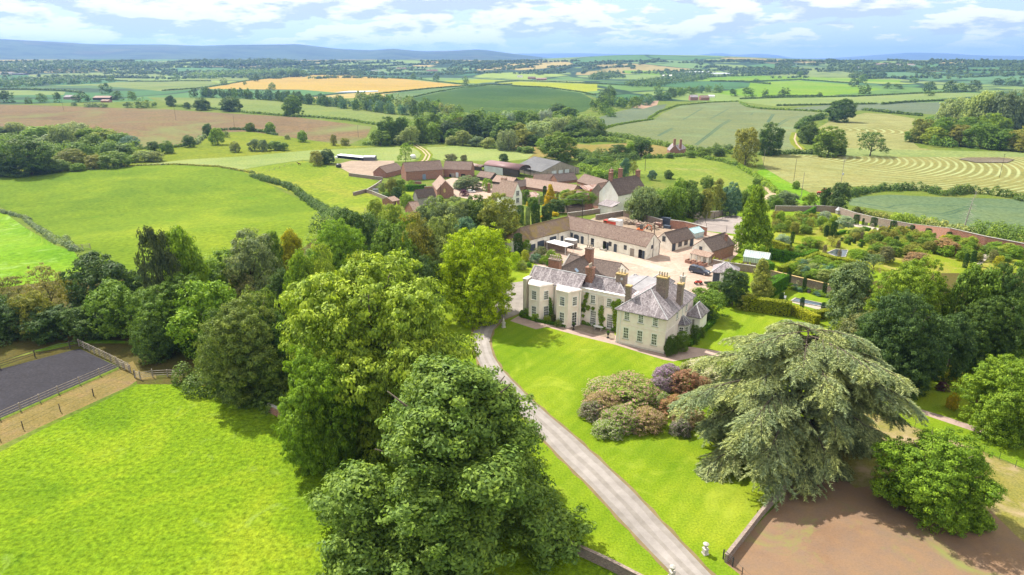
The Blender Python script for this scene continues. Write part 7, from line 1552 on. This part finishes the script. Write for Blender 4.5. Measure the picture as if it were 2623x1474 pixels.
def dens(up,off):
    """banked cumulus: noise over the sky direction, flattened, growing with height"""
    z=g.mth('ADD',zz,up); k=g.mth('ADD',g.mth('MULTIPLY',z,2.2),.55)
    c=g.n('ShaderNodeCombineXYZ'); g.l(g.mth('DIVIDE',sx.outputs[0],k),c.inputs[0]); g.l(g.mth('DIVIDE',sx.outputs[1],k),c.inputs[1]); g.l(g.mth('DIVIDE',g.mth('MULTIPLY',z,2.5),k),c.inputs[2])
    mp=g.n('ShaderNodeMapping'); mp.inputs['Location'].default_value=off; g.l(c.outputs[0],mp.inputs[0])
    a=g.tex(mp.outputs[0],4.5,2,.5,dist=.0); b=g.tex(mp.outputs[0],13,8,.55,dist=.0)
    return g.mth('ADD',g.mth('MULTIPLY',a,.5),g.mth('MULTIPLY',b,.5))
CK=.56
OFF=(4.3,2.6,1.4)
bias=g.mth('ADD',g.mth('MULTIPLY',sx.outputs[0],-.13),g.mth('MULTIPLY',g.mth('MINIMUM',zz,.5),.35))
def dn(up): return g.mth('ADD',dens(up,OFF),bias)
d0=dn(0.0); dup=dn(.009); ddn=dn(-.007)
mask=g.n('ShaderNodeMapRange',interpolation_type='SMOOTHSTEP'); mask.inputs[1].default_value=.455; mask.inputs[2].default_value=.495; g.l(d0,mask.inputs[0])
ln=g.n('ShaderNodeMapRange'); ln.inputs[1].default_value=-.085; ln.inputs[2].default_value=.06; g.l(g.mth('SUBTRACT',ddn,dup),ln.inputs[0])
thick=g.n('ShaderNodeMapRange'); thick.inputs[1].default_value=.53; thick.inputs[2].default_value=.66; thick.inputs[3].default_value=0; thick.inputs[4].default_value=.42; g.l(d0,thick.inputs[0])
lv=g.mth('SUBTRACT',ln.outputs[0],thick.outputs[0])
cc=g.ramp(lv,[(.66*CK,.75*CK,.90*CK),(.86*CK,.92*CK,1.02*CK),(1.06*CK,1.08*CK,1.11*CK),(1.2*CK,1.2*CK,1.19*CK)],.12,.75)
skc=g.mix(1.0,sky.outputs[0],(.10,.10,.10),'MULTIPLY')
veil=g.n('ShaderNodeMapRange'); veil.inputs[1].default_value=.12; veil.inputs[2].default_value=.0; veil.inputs[3].default_value=.45; veil.inputs[4].default_value=.9; g.l(zz,veil.inputs[0])
skc=g.mix(veil.outputs[0],skc,(.66*CK,.84*CK,1.04*CK))
hz=g.n('ShaderNodeMapRange'); hz.inputs[1].default_value=.025; hz.inputs[2].default_value=.0; hz.inputs[3].default_value=0; hz.inputs[4].default_value=.75; g.l(zz,hz.inputs[0])
fin=g.mix(mask.outputs[0],skc,cc); fin=g.mix(hz.outputs[0],fin,(.98*CK,1.03*CK,1.10*CK))
up_=g.n('ShaderNodeMapRange'); up_.inputs[1].default_value=.10; up_.inputs[2].default_value=.45; up_.inputs[3].default_value=1.0; up_.inputs[4].default_value=1.55; g.l(zz,up_.inputs[0])  # unseen upper sky brightened, added fill to lift the shaded sides
wm_=g.n('ShaderNodeMapRange'); wm_.inputs[1].default_value=.10; wm_.inputs[2].default_value=.45; g.l(zz,wm_.inputs[0]); fin=g.mix(wm_.outputs[0],fin,g.mix(1.0,fin,(1.10,1.0,.84),'MULTIPLY'))
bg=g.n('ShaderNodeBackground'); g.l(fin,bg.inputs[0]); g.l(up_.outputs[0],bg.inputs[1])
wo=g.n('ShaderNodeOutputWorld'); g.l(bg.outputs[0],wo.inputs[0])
def make_haze():
    mb=MB(); mb.box(-28000,-6000,-30,28000,27500,420); me=mb.mesh('haze')
    m,nt=nm('haze_air'); g=G(nt); v=g.n('ShaderNodeVolumePrincipled'); v.inputs['Color'].default_value=(.27,.47,.95,1); v.inputs['Density'].default_value=HAZE; v.inputs['Anisotropy'].default_value=.25
    o=g.n('ShaderNodeOutputMaterial'); g.l(v.outputs[0],o.inputs['Volume']); me.materials.append(m); tag(link('haze',me),kind='stuff')
HAZE=7.5e-5
make_haze()
SC.view_settings.view_transform='Standard'; SC.view_settings.look='None'; SC.view_settings.exposure=.98; SC.view_settings.gamma=1
SC.render.engine='CYCLES'; SC.cycles.volume_bounces=0; SC.cycles.max_bounces=5; SC.cycles.diffuse_bounces=3; SC.cycles.transmission_bounces=4; SC.cycles.transparent_max_bounces=6
